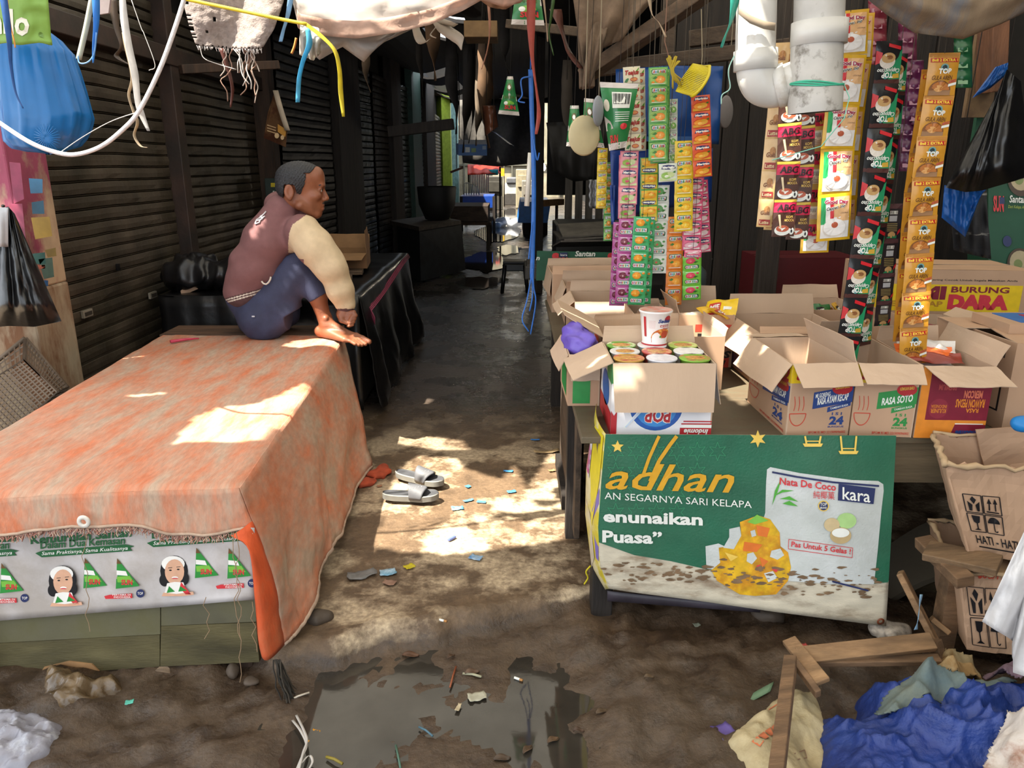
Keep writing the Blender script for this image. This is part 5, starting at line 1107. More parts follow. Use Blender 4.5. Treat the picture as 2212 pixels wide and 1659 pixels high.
def d_good(b, P, D):
    b.rect(P, .09, .06, .93, .93, ink('e6e2dd'), .0004, 5, 6); b.rect(P, .09, .36, .23, .93, ink('1f9a54'), .0009, 2, 4); b.rect(P, .36, .48, .47, .93, ink('c8262e'), .0009, 2, 4); b.rect(P, .47, .42, .93, .93, ink('dcae7c'), .0009, 4, 4)
    b.text(sl(P, .2, -.03), 'Good Day', (.19, .765, .90, .885), TXW, .0014, .14); b.text(sl(P, .2, -.03), 'Good Day', (.20, .77, .89, .88), ink('9c2a4a'), .0022, .05)
    b.text(sl(P, .2, .10), 'Cappuccino', (.24, .62, .80, .72), TXW, .0016, .12, .25); b.text(sl(P, .2, .10), 'Cappuccino', (.245, .625, .795, .715), ink('2a2320'), .0024, .02, .25); b.text(P, 'COCOA GRANULE', (.66, .57, .9, .60), ink('6a4a3a'), .0014, .01)
    b.disc(P, .50, .27, .36, .20, ink('d9cfc4'), .0010, 24); b.disc(P, .50, .29, .33, .18, ink('ece8e4'), .0014, 24); b.disc(P, .50, .34, .10, .065, ink('b5583a'), .0018, 14)
def d_abc(b, P, D):
    b.rect(P, 0, .93, 1, 1, ink('c9a53a'), 0, 4, 1); b.rect(P, .0, .66, 1, .92, ink('c81f48'), .0004, 4, 2); b.text(P, 'ABC', (.12, .70, .93, .88), ink('231014'), .0014, .03, .12); b.rect(P, 0, .0, 1, .66, ink('4a2a1e'), .0002, 4, 3)
    b.text(P, 'KOPI', (.58, .50, .86, .57), ink('d8b25a'), .001, .03); b.text(P, 'MOCCA', (.50, .41, .93, .48), ink('d8b25a'), .001, .03); b.disc(P, .45, .17, .36, .14, TXW, .0006, 18); b.disc(P, .45, .22, .29, .09, ink('b5583a'), .001, 16); b.poly(P, [(.20, .6), (.30, .6), (.40, .24), (.33, .22)], ink('e4cfa8'), .0014); b.disc(P, .86, .15, .12, .10, TXW, .0006, 12); b.disc(P, .86, .15, .04, .05, BK, .001, 8)
def d_abcb(b, P, D):
    b.rect(P, .1, .5, .9, .88, ink('e9dcc8'), .0002, 3, 2); b.rect(P, .2, .68, .8, .84, TXW, .0006, 2, 1)
    for i in range(8): b.rect(P, .24+.07*i, .70, .265+.07*i, .82, BK, .001, 1, 1)
    for i in range(4): b.rect(P, .18, .52+.04*i, .8, .535+.04*i, ink('9a6a4a'), .0008, 2, 1)
    b.rect(P, 0, .0, 1, .34, ink('c81f48'), .0002, 3, 2); b.text(P, 'XTRA', (.2, .1, .8, .28), ink('231014'), .001, .05, .2)
def d_tan(b, P, D):
    b.rect(P, .15, .08, .88, .28, ink('9a2f2a'), .0002, 3, 1); b.text(P, 'Latte', (.2, .12, .8, .24), ink('e4cfa0'), .0008, .02); b.disc(P, .6, .62, .2, .14, ink('a8743c'), .0004, 14); b.text(P, 'Gula', (.2, .44, .8, .6), ink('7a4a2a'), .0010, .03, .2)
K = {
 'aren': dict(base='c98f2e', draw=d_aren), 'cap': dict(base='1f2022', draw=d_cap), 'capb': dict(base='2a2226', draw=d_capb), 'good': dict(base='d2a41e', draw=d_good), 'abc': dict(base='3a2018', draw=d_abc), 'abcb': dict(base='c9a45a', draw=d_abcb), 'tan': dict(base='cda870', draw=d_tan),
 'tea': dict(base='cfc8b4', draw=d_tea),
 'm_pink': dict(base='d9788a', pan='e39aa2', fruit=('8fb04a', 'c9d6a0', 'c9506a'), draw=d_mar), 'm_orange': dict(base='d0502a', pan='d9562a', fruit=('e8942a', 'e0a83a', 'f0c05a'), draw=d_mar), 'm_yel': dict(base='5a9a3a', pan='d8b83a', fruit=('e08a1f', 'e8a82a', 'f0c860'), draw=d_mar, flip=1), 'm_white': dict(base='c9cdc4', pan='d5ddcc', fruit=('8fb85a', 'c4d69a', 'e0ead0'), draw=d_mar), 'm_rose': dict(base='cf4a72', pan='dd6a8c', fruit=('e9b8c4', 'e6d6d8', 'f4e8ea'), draw=d_mar), 'm_rosef': dict(base='cf4a72', pan='dd6a8c', fruit=('e9b8c4', 'e6d6d8', 'f4e8ea'), draw=d_mar, flip=1),
 'j_green': dict(base='4f9a4a', pan='8fb860', fruit=('e08a2a', 'eaa04a', 'f2d08a'), draw=d_jus), 'j_purple': dict(base='a8488a', pan='b568a0', fruit=('6a1f3a', '7a3a4a', 'c9a0a8'), draw=d_jus, flip=1), 'j_mango': dict(base='2f9a5a', pan='3fa868', fruit=('e08a1f', 'e8a02a', 'f0b84a'), draw=d_jus, flip=1), 'j_white': dict(base='d3d8d2', pan='dfe4de', fruit=('5a9a5a', '6aa868', 'd9564a'), draw=d_jus, flip=1), 'j_yel': dict(base='d9b81f', pan='e0c43a', fruit=('e8a81f', 'f0c83a', 'f4e07a'), draw=d_jus), 'j_orange': dict(base='dd7a2a', pan='e08a3a', fruit=('e8962a', 'f0a83a', 'f4c86a'), draw=d_jus), 'j_lime': dict(base='6ab83a', pan='7ac84a', fruit=('d23a5a', 'e0506a', 'e8808a'), draw=d_jus, flip=1), 'j_wgr': dict(base='c4cfc0', pan='cfdcc4', fruit=('6aa84a', '9ac06a', 'e0e8c8'), draw=d_jus)}
def strip(label, kind, cpts, edges, wpx, Y, group, lean=0, string=True, nm='sachet_strip'):
    """cpts: [(v, u)] centre line; edges: v of each seam from the top"""
    vs_ = [c[0] for c in cpts]; us = [c[1] for c in cpts]
    U = lambda v: float(np.interp(v, vs_, us))
    p0 = at(U(edges[0]), edges[0], Y); p1 = at(U(edges[-1]), edges[-1], Y)
    n = len(edges)-1; w = wpx/FPX*(p0.y/_cp if False else Y/ray(U(edges[0]), edges[0]).y); H_ = (p0-p1).length/n
    t = thing(nm, label, 'sachet strip', p1, group)
    for i in range(n):
        a = at(U(edges[i]), edges[i], Y+rnd.uniform(-.004, .004)); c = at(U(edges[i+1]), edges[i+1], Y)
        d = a-c; o = bpy.data.objects.new('sachet', sachet(kind, w, H_*1.012, K[kind])); COL.objects.link(o)
        z = d.normalized(); x = V((1, lean+rnd.uniform(-.07, .07), 0)); x = (x-z*x.dot(z)).normalized(); y = z.cross(x)
        M = Matrix((x, y, z)).transposed().to_4x4(); M.translation = a-V(p1); o.parent = t
        sc = d.length/(H_); o.matrix_local = M @ Matrix.Diagonal((1, 1, sc, 1))
    if string:
        b = MB(); b.tube([p0+V((0, 0, -.004)), p0+V((.004, .01, .09)), p0+V((-.003, .02, max(.12, 2.36-p0.z)))], .0010, mat('4a4238', .9, 0), 5); b.build('string', t)
    return t
GB, GA = 'coffee sachet strips hanging above the counter front', 'drink sachet strips hanging in the middle of the shop'
aren = [(114, 2041), (160, 2040), (205, 2029), (294, 2014), (381, 2002), (465, 1994), (546, 1987), (630, 1980), (706, 1974), (785, 1971)]
strip('long strip of golden brown-sugar coffee sachets with red top bands', 'aren', aren, [114, 205, 294, 381, 465, 546, 630, 706, 785], 66, 2.30, GB)
strip('golden coffee sachet strip mostly hidden behind the red-banded gold strip', 'aren', [(v+30, u-19) for v, u in aren[:-1]], [150, 240, 330, 415, 500, 580, 660, 735], 60, 2.37, GB)
cap = [(88, 1922), (130, 1919), (230, 1908), (325, 1897), (420, 1884), (510, 1869), (600, 1855), (685, 1842), (785, 1822)]
strip('long strip of upside-down black, green and red cappuccino sachets', 'cap', cap, [88, 180, 275, 372, 466, 558, 642, 727, 800], 60, 2.38, GB, .1)
strip('second black coffee strip half hidden behind the upside-down cappuccino strip', 'cap', [(v+25, u+23) for v, u in cap[:-1]], [115, 205, 300, 396, 490, 580, 664, 745], 48, 2.46, GB, .5)
strip('back side of a dark coffee strip showing white barcodes', 'capb', [(395, 1936), (450, 1930), (700, 1905)], [440, 515, 590, 650, 703], 36, 2.52, GB)
good = [(45, 1838), (118, 1834), (170, 1829), (270, 1813), (370, 1806), (470, 1800), (520, 1799)]
strip('strip of yellow-edged cappuccino sachets with green, white and red bands', 'good', good, [22, 118, 225, 320, 418, 518], 78, 2.42, GB)
strip('yellow-edged sachet strip peeking out behind the banded yellow strip', 'good', [(v, u+14) for v, u in good], [30, 130, 235, 330, 428, 510], 74, 2.48, GB)
strip('short yellow-edged strip with a sunlit lower tip under the mocha sachets', 'good', [(400, 1768), (550, 1758)], [470, 545], 62, 2.50, GB, string=False)
abc = [(170, 1709), (264, 1706), (347, 1704), (430, 1697), (510, 1690)]
strip('strip of crimson and brown mocha sachets, nearest of the mocha strips', 'abc', abc, [182, 266, 349, 431, 510], 52, 2.38, GB)
strip('second crimson mocha strip, just behind the nearest one', 'abc', [(v+8, u+30) for v, u in abc], [190, 272, 355, 437, 516], 50, 2.43, GB)
strip('third mocha strip turned to show its pale barcode backs', 'abcb', [(v+8, u+55) for v, u in abc], [190, 272, 355, 437, 508], 44, 2.47, GB)
tan = [(92, 1690), (230, 1676), (350, 1664), (490, 1650)]
strip('tan sachet strip at the left edge of the coffee sachets', 'tan', tan, [92, 160, 230, 300, 370, 430, 490], 34, 2.44, GB, -.5); strip('pale tan sachet strip between the mocha and left-edge strips', 'tan', [(v+4, u+14) for v, u in tan], [100, 168, 238, 308, 376, 436, 496], 30, 2.49, GB, -.4)
def even(a, b, n): return [a+(b-a)*i/n for i in range(n+1)]
for lab, kd, u0, u1, v0, v1, n, w, Y in (
    ('cream and red tea-drink strip beside the triangular coconut packs', 'tea', 1364, 1368, 144, 324, 5, 37, 3.16), ('tea-drink strip showing only its edge behind the cream and red one', 'tea', 1377, 1380, 148, 326, 5, 33, 3.22),
    ('pale pink sachet strip below the tea-drink sachets', 'm_pink', 1360, 1356, 326, 441, 3, 40, 3.18), ('pale pink sachet strip hidden behind the other pale pink one', 'm_pink', 1357, 1354, 335, 472, 4, 40, 3.23),
    ('purple grape sachet strip at the lower left of the drink sachets', 'j_purple', 1355, 1345, 473, 655, 5, 36, 3.14), ('purple sachet strip peeking out to the alley side', 'j_purple', 1342, 1332, 480, 660, 5, 34, 3.20),
    ('green orange-drink strip at the top centre of the drink sachets', 'j_green', 1422, 1421, 145, 346, 5, 42, 3.14), ('green-edged strip directly behind the top centre one', 'j_green', 1427, 1425, 150, 352, 5, 42, 3.19),
    ('upside-down orange and green sachet strip below the top centre strip', 'm_yel', 1403, 1401, 340, 479, 4, 40, 3.20), ('green mango-drink strip hanging lowest beside the purple strips', 'j_mango', 1388, 1374, 468, 658, 5, 38, 3.13), ('second green mango-drink strip peeking behind the lowest one', 'j_mango', 1398, 1388, 475, 656, 5, 36, 3.19),
    ('whitish green sachet strip between the green and orange strips', 'j_wgr', 1452, 1451, 214, 352, 4, 24, 3.20), ('single white sachet pair hanging in the middle of the drink sachets', 'm_white', 1443, 1443, 353, 392, 1, 40, 3.15), ('white apple-drink strip hanging in the centre', 'j_white', 1428, 1420, 400, 590, 5, 38, 3.22),
    ('bright yellow sachet strip right of the white sachets', 'j_yel', 1478, 1476, 304, 499, 5, 41, 3.15), ('deep orange sachet strip at the upper right under the yellow scoop', 'm_orange', 1513, 1518, 206, 382, 5, 42, 3.13), ('orange sachet strip at the lower centre below the yellow one', 'j_orange', 1460, 1454, 468, 658, 5, 37, 3.22),
    ('rose pink sachet strip below the yellow and deep orange ones', 'm_rose', 1500, 1493, 384, 540, 5, 42, 3.20), ('upside-down rose pink sachet hanging just above the lime strip', 'm_rosef', 1497, 1496, 540, 556, 1, 38, 3.17), ('rose pink strip peeking out farthest right', 'm_rose', 1512, 1520, 390, 545, 5, 34, 3.27), ('lime green guava sachet strip, lowest at the right', 'j_lime', 1495, 1494, 552, 647, 3, 41, 3.20),
    ('small dim sachet strip at the left, beside the blue sheet', 'j_yel', 1302, 1298, 320, 450, 5, 22, 3.5), ('small dim green strip at the far left of the drink sachets', 'j_green', 1314, 1312, 350, 520, 6, 18, 3.55)):
    strip(lab, kd, [(v0, u0), (v1, u1)], even(v0, v1, n), w, Y, GA)
# ================================================================ pipes, rafters and hanging clutter at the right and centre
PVC = mat('c9c7c2', .35, .1, 6, .1, 30, h2='a89a86', mixs=9, mixp=.62, mixw=.08, name='dirty_pipe'); PVC2 = mat('b3b0ab', .4, .15, 10, .1, 30, h2='6d675e', mixs=16, mixp=.60, mixw=.06, name='stained_pipe')
pt = thing('drain_pipe', 'dirty white plastic drain pipe with an elbow joint hanging in front of the sachets', 'pipe', at(1640, 100, 2.12))
YP = 2.12
cl = spline([at(1635, -160, YP), at(1634, 20, YP), at(1632, 125, YP), at(1640, 176, YP), at(1668, 190, YP), at(1715, 176, YP-.02), at(1770, 155, YP-.04)], 8)
b = MB(); b.tube(cl, .050, PVC, 28, False); b.tube([at(1633, 108, YP), at(1632, 152, YP)], .0555, PVC, 28); b.tube([at(1676, 189, YP-.005), at(1700, 181, YP-.015)], .0545, PVC, 28); b.build('elbow_pipe', pt)
YQ = 2.06
b = MB(); b.tube([at(1775, -160, YQ), at(1765, 170, YQ)], .060, PVC2, 30, False); b.tube([at(1771, 46, YQ), at(1768, 98, YQ)], .0675, PVC, 30); b.build('vertical_pipe', pt)
b = MB(); a, c = at(1765, 90, YQ), at(1760, 243, YQ); d = c-a
b.tube([a, a+d*.6, a+d*.64, c], [.0625, .0625, .066, .066], PVC2, 30, False); b.tube([c, a+d*.72], [.062, .060], mat('3a342c', .8), 30, False); b.tube([c+V((0, 0, .0005)), c], [.066, .062], PVC2, 30, False); b.build('tee_joint', pt)
b = MB(); g = mat('3fae8e', .6, .1)
for k in range(3):
    rc = a+d*(.60+.012*k); b.tube([rc+V((.066*math.cos(t_), .066*math.sin(t_), .004*math.sin(2*t_+k))) for t_ in np.linspace(0, 2*math.pi, 26)], .0022, g, 5)
b.tube([a+d*.62+V((.06, -.03, 0)), a+d*.8+V((.07, -.04, 0)), a+d*1.1+V((.055, -.05, 0)), a+d*1.5+V((-.0, -.05, 0)), a+d*1.7+V((-.12, -.04, 0))], .0014, mat('7fc4b0', .5), 5); b.build('green_twine', pt)
b = MB(); b.ribbon([at(1596, 22, YP-.056), at(1620, 42, YP-.06), at(1650, 54, YP-.06), at(1674, 58, YP-.055)], .018, mat('8a7c6a', .8), V((0, 0, 1))); b.build('strap', pt)
# teal ribbon and thin string beside the pipe
def ribbon_thing(name, label, pts, w, col, Y=None, cat='ribbon', group=None, side=None, tl=.35, rough=.4):
    b = MB(); pp_ = [at(u, v, (Y if Y else y_)) for u, v, *r in pts for y_ in (r or [0])] if Y is None else [at(u, v, Y) for u, v in pts]
    sp = spline(pp_, 5); k = len(sp)
    ws = w if isinstance(w, list) else [w, w]
    wl_ = [float(np.interp(i/(k-1), np.linspace(0, 1, len(ws)), ws)) for i in range(k)]
    b.ribbon(sp, wl_, mat(col, rough, .1, 30, tl=tl), side or (lambda t: V((math.cos(1.2*math.sin(3*t)), math.sin(1.2*math.sin(3*t)), 0))), .0008)
    return tag(b.build(name), label, cat, group)
def string_thing(name, label, pts, r, col, Y, cat='string', group=None):
    b = MB(); b.tube(spline([at(u, v, Y) for u, v in pts], 6), r, mat(col, .7, .1, 40), 7); return tag(b.build(name), label, cat, group)
ribbon_thing('teal_ribbon', 'teal plastic ribbon tied at the pipe', [(1592, -30), (1580, 40), (1566, 80), (1558, 103)], [.03, .03, .018, .006], '2f9a8a', 2.10)
string_thing('thin_string', 'thin pale string dangling left of the pipe elbow', [(1594, 105), (1574, 150), (1577, 190), (1560, 205), (1558, 225)], .0016, '9ac4b8', 2.12)
# roof timbers over the shop
def beam(name, a, c, w, h, m_, roll=0): b = MB(); b.bar(a, c, w, h, m_, roll, .004); return struct(b.build(name))
TB = wood('6b5744', '4a3a2c', (3, 9, 9)); TB2 = wood('5a4a3a', '3c3026', (3, 9, 9))
beam('post_beam', at(1268, 190, 3.45), at(1262, -70, 3.45), .09, .06, TB)
beam('rafter_beam', at(1262, 165, 3.5), at(1640, -95, 3.2), .11, .05, TB); beam('tie_beam', at(1290, 150, 3.62), at(1760, 92, 3.6), .05, .06, TB2)
beam('rafter_beam', at(1440, 150, 4.2), at(1450, -60, 4.2), .06, .06, TB2); beam('purlin_beam', at(1100, 52, 5.2), at(1260, 70, 4.8), .07, .05, TB2)
beam('tie_beam', at(1490, 85, 4.4), at(1700, 55, 4.2), .06, .08, TB2); beam('eave_beam', at(2140, 200, 3.0), at(2150, -60, 3.0), .10, .06, wood('7a5238', '5a3a28', (9, 9, 2)))
beam('long_tie_beam', at(390, 150, 4.75), at(600, 140, 5.2), .05, .05, PW); beam('alley_tie_beam', at(840, 285, 8), at(980, 268, 8), .16, .10, PW2)
BUR = mat('7a6653', .9, .2, 12, .4, 150, h2='5c4c3e', mixs=5, name='old_burlap')
def drape_thing(name, label, top, bot, Y, m_, nu=36, nv=16, amp=.02, cat='cloth', seed=1, thick=.002, belly=.05):
    tu, tv, bu, bv = [t_[0] for t_ in top], [t_[1] for t_ in top], [t_[0] for t_ in bot], [t_[1] for t_ in bot]
    nt_, nb = np.linspace(0, 1, len(top)), np.linspace(0, 1, len(bot))
    def f(u, v):
        a = (np.interp(u, nt_, tu), np.interp(u, nt_, tv)); c = (np.interp(u, nb, bu), np.interp(u, nb, bv))
        return at(a[0]+(c[0]-a[0])*v, a[1]+(c[1]-a[1])*v, Y-belly*math.sin(math.pi*v)+amp*math.sin(u*19+3*v+seed)*(.4+.6*v)+amp*1.4*fbm(u*5, v*2.5, seed))
    b = MB(); b.grid(f, nu, nv, m_, thick); return tag(b.build(name), label, cat)
drape_thing('burlap_sheet', 'brown burlap sheet sagging over the rafters at the top centre', [(1230, -60), (1330, -60), (1420, -60), (1500, -60)], [(1262, 160), (1300, 105), (1345, 85), (1385, 20)], 3.36, BUR, seed=2)
drape_thing('burlap_strip', 'twisted burlap strip hanging along the brown post', [(1275, 20), (1300, 30), (1318, 40)], [(1258, 195), (1275, 185), (1300, 110)], 3.34, BUR, 10, 14, .015, seed=5)
EAVE = mat('8a765e', .85, .12, 10, .3, 120, h2='6a6a6e', mixs=2.2, mixp=.54, mixw=.06, stretch=(3, 1, .6), name='striped_old_tarp')
def eavef(u, v):
    bu = np.interp(u, [0, .15, .35, .6, .8, 1], [1870, 1915, 1975, 2080, 2160, 2290]); bv = np.interp(u, [0, .15, .35, .6, .8, 1], [-6, 30, 70, 84, 52, -10])
    if v < .72: s = v/.72; return at(1860+440*u+(bu-1860-440*u)*s, -75+(bv+75)*s, 2.22-.06*math.sin(math.pi*s)+.02*fbm(u*4, s*3, 3))
    s = (v-.72)/.28; return at(bu, bv-8*math.sin(math.pi*s*.5)-14*s, 2.22+.09*s+.02*fbm(u*4, 1+s, 3)+.012*math.sin(u*30)*s)
b = MB(); b.grid(eavef, 40, 22, EAVE, .002); tag(b.build('eave_tarp'), 'sagging brown striped tarp over the upper right corner of the shop', 'tarpaulin')
# coconut milk packs hung by their tips
KG = foil('2a7a44'); KW = mat('c9c2bd', .4, .05)
def conepack(label, pts, Y, group, back=False, dim=1, th=.035):
    """pts: top-left, top-right, bottom-right, bottom-left in the picture"""
    tl_, tr_, br_, bl_ = pts
    def f(sg):
        def g(u, v):
            x = (tl_[0]+(tr_[0]-tl_[0])*u)*(1-v)+(bl_[0]+(br_[0]-bl_[0])*u)*v; y = (tl_[1]+(tr_[1]-tl_[1])*u)*(1-v)+(bl_[1]+(br_[1]-bl_[1])*u)*v
            return at(x, y, Y-sg*th*(1-(2*u-1)**2)*min(1, 3*v+.1, 3*(1-v)+.1)+.004*fbm(u*5, v*5, x*.01))
        return g
    b = MB(); b.grid(f(1), 10, 14, KG); b.grid(lambda u, v: f(-1)(1-u, v), 10, 14, KG)
    P = lambda s, t_, l=0: f(1)(s, 1-t_)+V((0, -.0015-l, 0))
    b.rect(P, 0, .92, 1, 1, KW, 0, 6, 2); b.rect(P, 0, 0, 1, .10, KW, 0, 6, 2)
    if back:
        b.rect(P, .30, .62, .85, .86, TXW, .001, 4, 3)
        for i in range(16): b.rect(P, .33+.032*i, .68, .345+.032*i+.006*(i % 3), .84, BK, .002, 1, 2)
        for i in range(5): b.rect(P, .38, .42+.033*i, .88, .43+.033*i, TXW, .001, 3, 1)
        b.disc(P, .72, .34, .14, .05, RD, .001, 14); b.disc(P, .12, .66, .09, .09, ink('e4dcc8'), .001, 12); b.poly(P, [(.0, .5), (.2, .42), (.3, .32), (0, .28)], KW, .001); b.text(P, 'SUN', (.12, .10, .5, .22), RD, .0025, .04)
    else:
        b.poly(P, [(.0, .50), (.5, .56), (1, .48), (1, .36), (.5, .42), (0, .38)], KW, .001); b.text(P, 'SANTAN', (.12, .42, .85, .50), ink('4a6a2a'), .002, .03); b.disc(P, .5, .30, .3, .07, LG, .001, 14); b.disc(P, .3, .30, .12, .05, TXW, .002, 10); b.disc(P, .45, .72, .22, .10, ink('6b5a3a'), .001, 12); b.disc(P, .45, .72, .14, .06, TXW, .002, 10); b.text(P, 'SUN', (.25, .14, .85, .25), RD, .0025, .04); b.text(P, 'KARA', (.55, .24, .88, .28), NV, .0025, .03)
    top = at((tl_[0]+tr_[0])/2, min(tl_[1], tr_[1]), Y); hang(b, top, .0012)
    return tag(b.build('coconut_milk_pack'), label, 'food pack', group)
GC = 'triangular coconut milk packs hanging from the rafters'
conepack('largest triangular green pack showing its barcode back', ((1295, 177), (1380, 181), (1352, 318), (1316, 326)), 3.05, GC, True)
conepack('smaller triangular green pack hanging between the grey disc and the cream disc', ((1262, 212), (1283, 214), (1306, 320), (1256, 313)), 3.10, GC)
conepack('triangular green pack half hidden behind the cream disc', ((1232, 228), (1250, 228), (1258, 318), (1223, 316)), 3.16, GC)
conepack('triangular green pack dangling alone over the alley', ((1096, 165), (1108, 165), (1122, 250), (1076, 246)), 5.2, GC)
conepack('green pack with a pale lower edge at the top of the picture over the alley', ((1120, -60), (1160, -60), (1176, 55), (1104, 53)), 4.2, GC)
def disc_thing(label, cu, cv, ru, rv, Y, m_, name='hanging_disc', yaw=.3):
    b = MB(); c = at(cu, cv, Y); r = rv/FPX*Y/ray(cu, cv).y; M = Matrix.Translation(c) @ Matrix.Rotation(math.acos(min(1, ru/rv)), 4, 'Z') @ Matrix.Rotation(math.pi/2, 4, 'X')
    b.lathe([(0, .012), (r*.5, .011), (r*.92, .004), (r, 0), (r*.92, -.004), (0, -.002)], m_, 40, M)
    b.tube([c+V((0, -.012, r*.95)), c+V((0, -.01, r+.12)), c+V((0, 0, max(r+.15, 2.4-c.z)))], .002, mat('8a7f6a', .9, 0), 5)
    return tag(b.build(name), label, 'hanging disc')
disc_thing('round cream plastic disc hanging among the coconut packs', 1262, 293, 36, 42, 3.02, mat('c9bc96', .5, .06)); disc_thing('grey-blue disc hanging beside the large triangular pack', 1292, 240, 14, 32, 3.0, mat('8a8f98', .5, .06))
disc_thing('pale disc with red letters hanging in the dark behind the blue sheet', 1568, 242, 22, 34, 3.7, mat('8a8688', .5, .06))
# blue plastic sheets behind the drink sachets
BLS = mat('1f4f96', .35, .12, 6, .15, 20, tl=.15, name='blue_plastic')
drape_thing('blue_sheet', 'blue plastic sheet hanging behind the upper drink sachets and the yellow scoop', [(1330, 150), (1440, 142), (1562, 143)], [(1330, 300), (1440, 300), (1552, 312)], 3.42, BLS, 26, 14, .012, 'plastic sheet', 3, belly=.01)
drape_thing('blue_sheet', 'darker blue plastic sheet hanging lower, behind the pink and yellow sachets', [(1318, 325), (1420, 322), (1540, 320)], [(1322, 478), (1420, 452), (1536, 436)], 3.46, mat('1c3f8c', .35, .12, 6, .15, 20, tl=.15), 26, 14, .012, 'plastic sheet', 4, belly=.01)
drape_thing('blue_strip', 'narrow blue plastic strip hanging at the alley side of the drink sachets', [(1318, 400), (1330, 400)], [(1320, 485), (1328, 484)], 3.44, mat('1c3f8c', .35, .12, 6), 4, 10, .004, 'plastic sheet', 6, belly=.0)
b = MB(); c = at(1500, 470, 3.4)
b.bar(at(1338, 300, 3.42), at(1540, 300, 3.42), .02, .02, mat('2a5a9a', .5)); tag(b.build('blue_rail'), 'thin blue rail between the two blue plastic sheets', 'rail')
# yellow plastic scoop with ribs
t = thing('plastic_scoop', 'yellow slotted plastic scoop hanging in front of the blue sheet', 'scoop', at(1515, 175, 3.08))
YPL = mat('c9b81f', .35, .06, name='yellow_plastic'); b = MB()
rim_ = spline([at(1533, 143, 3.05), at(1530, 165, 3.0), at(1515, 190, 2.98), at(1497, 207, 3.0), at(1492, 200, 3.06), at(1498, 170, 3.12), at(1515, 148, 3.12), at(1533, 143, 3.05)], 8)
b.tube(rim_, .006, YPL, 8, False); b.build('rim', t); b = MB(); n = len(rim_)-1
for i in range(2, n//2-2):
    a, c = rim_[i], rim_[n-i]; m_ = (a+c)/2+V((-.055, .02, .015)); b.tube(spline([a, m_, c], 6), .0025, YPL, 5, False)
b.tube(spline([rim_[3]+V((-.02, .03, .0)), at(1500, 150, 3.1), at(1494, 185, 3.06)], 6), .003, YPL, 5); b.build('ribs', t); b = MB(); b.tube([at(1515, 148, 3.12), at(1517, 120, 3.14), at(1515, 20, 3.2)], .002, mat('8a7f6a', .9, 0), 5); b.build('string', t)
b = MB(); top = at(1450, 132, 3.05)
for k in range(14):
    p = at(1440+k*2.2, 126+rnd.uniform(-6, 8), 3.05); kn = at(1452+rnd.uniform(-3, 3), 152, 3.04); e = at(1462+rnd.uniform(-10, 14), 180+rnd.uniform(-6, 12), 3.04); b.tube(spline([p, kn, e], 4), .0028, mat('a8921f', .6), 5)
b.tube([at(1452, 150, 3.05), at(1436, 90, 3.1), at(1442, -20, 3.2)], .002, mat('7a5a4a', .9, 0), 5); tag(b.build('twine_bundle'), 'knotted bundle of yellow twine hanging beside the yellow scoop', 'twine')
# loose ribbons and strings in the middle
ribbon_thing('pink_ribbon', 'long salmon plastic ribbon hanging in front of the alley', [(1148, -30), (1147, 60), (1150, 130), (1158, 190), (1164, 245), (1158, 290)], [.030, .036, .030, .020, .022, .010], 'c4645a', 2.9)
t = thing('blue_rope', 'frayed blue plastic rope hanging down the middle to near the floor', 'rope', at(1148, 400, 3.0))
b = MB(); BR_ = mat('2a6ac0', .4, .12, 30, tl=.2)
b.ribbon(spline([at(1146, 150, 3.0), at(1149, 250, 3.0), at(1152, 330, 3.0), at(1153, 430, 3.0), at(1151, 530, 3.0), at(1149, 600, 3.0)], 6), .017, BR_); hang(b, at(1146, 150, 3.0), .003, BR_); b.build('strand', t)
for pts in ([(1149, 590), (1138, 650), (1128, 690), (1142, 716)], [(1149, 590), (1150, 640), (1144, 672)], [(1150, 580), (1153, 620), (1157, 655), (1146, 722)], [(1147, 165), (1126, 172), (1128, 205), (1120, 218), (1134, 222)], [(1150, 480), (1145, 530), (1142, 560)], [(1152, 300), (1160, 345), (1165, 330)]):
    b = MB(); b.tube(spline([at(u, v, 2.99) for u, v in pts], 6), .003, BR_, 6); b.build('strand', t)
b = MB(); b.tube([at(1138, 445, 3.02), at(1143, 370, 3.02), at(1146, 330, 3.02)], .010, mat('d8d4c8', .3, .1), 8); hang(b, at(1146, 330, 3.02), .0015); tag(b.build('plastic_tube'), 'sunlit white plastic tube hanging beside the blue rope', 'tube')
ribbon_thing('frayed_ribbon', 'thin frayed peach ribbon over the alley', [(1053, -20), (1058, 60), (1052, 110), (1040, 150)], [.010, .014, .008, .003], 'b98a74', 3.2)
ribbon_thing('frayed_ribbon', 'short cream ribbon near the long salmon one', [(1172, -20), (1180, 50), (1183, 90)], [.010, .010, .004], 'c0a890', 3.0)
ribbon_thing('green_ribbon', 'dull green ribbon beside the brown post', [(1198, -20), (1190, 40), (1186, 75), (1196, 120)], [.012, .020, .012, .003], '4a6a3a', 3.3)
ribbon_thing('cream_ribbon', 'torn cream plastic ribbon hanging at the top centre before the rafters', [(1400, -20), (1408, 30), (1424, 50), (1438, 80)], [.018, .010, .010, .008], 'c9b49a', 2.8)
ribbon_thing('cloth_scrap', 'narrow maroon and grey scrap dangling near the brown post', [(1200, 20), (1212, 60), (1228, 110), (1255, 148)], [.05, .045, .06, .02], '6a4238', 3.4, 'scrap', tl=.1)
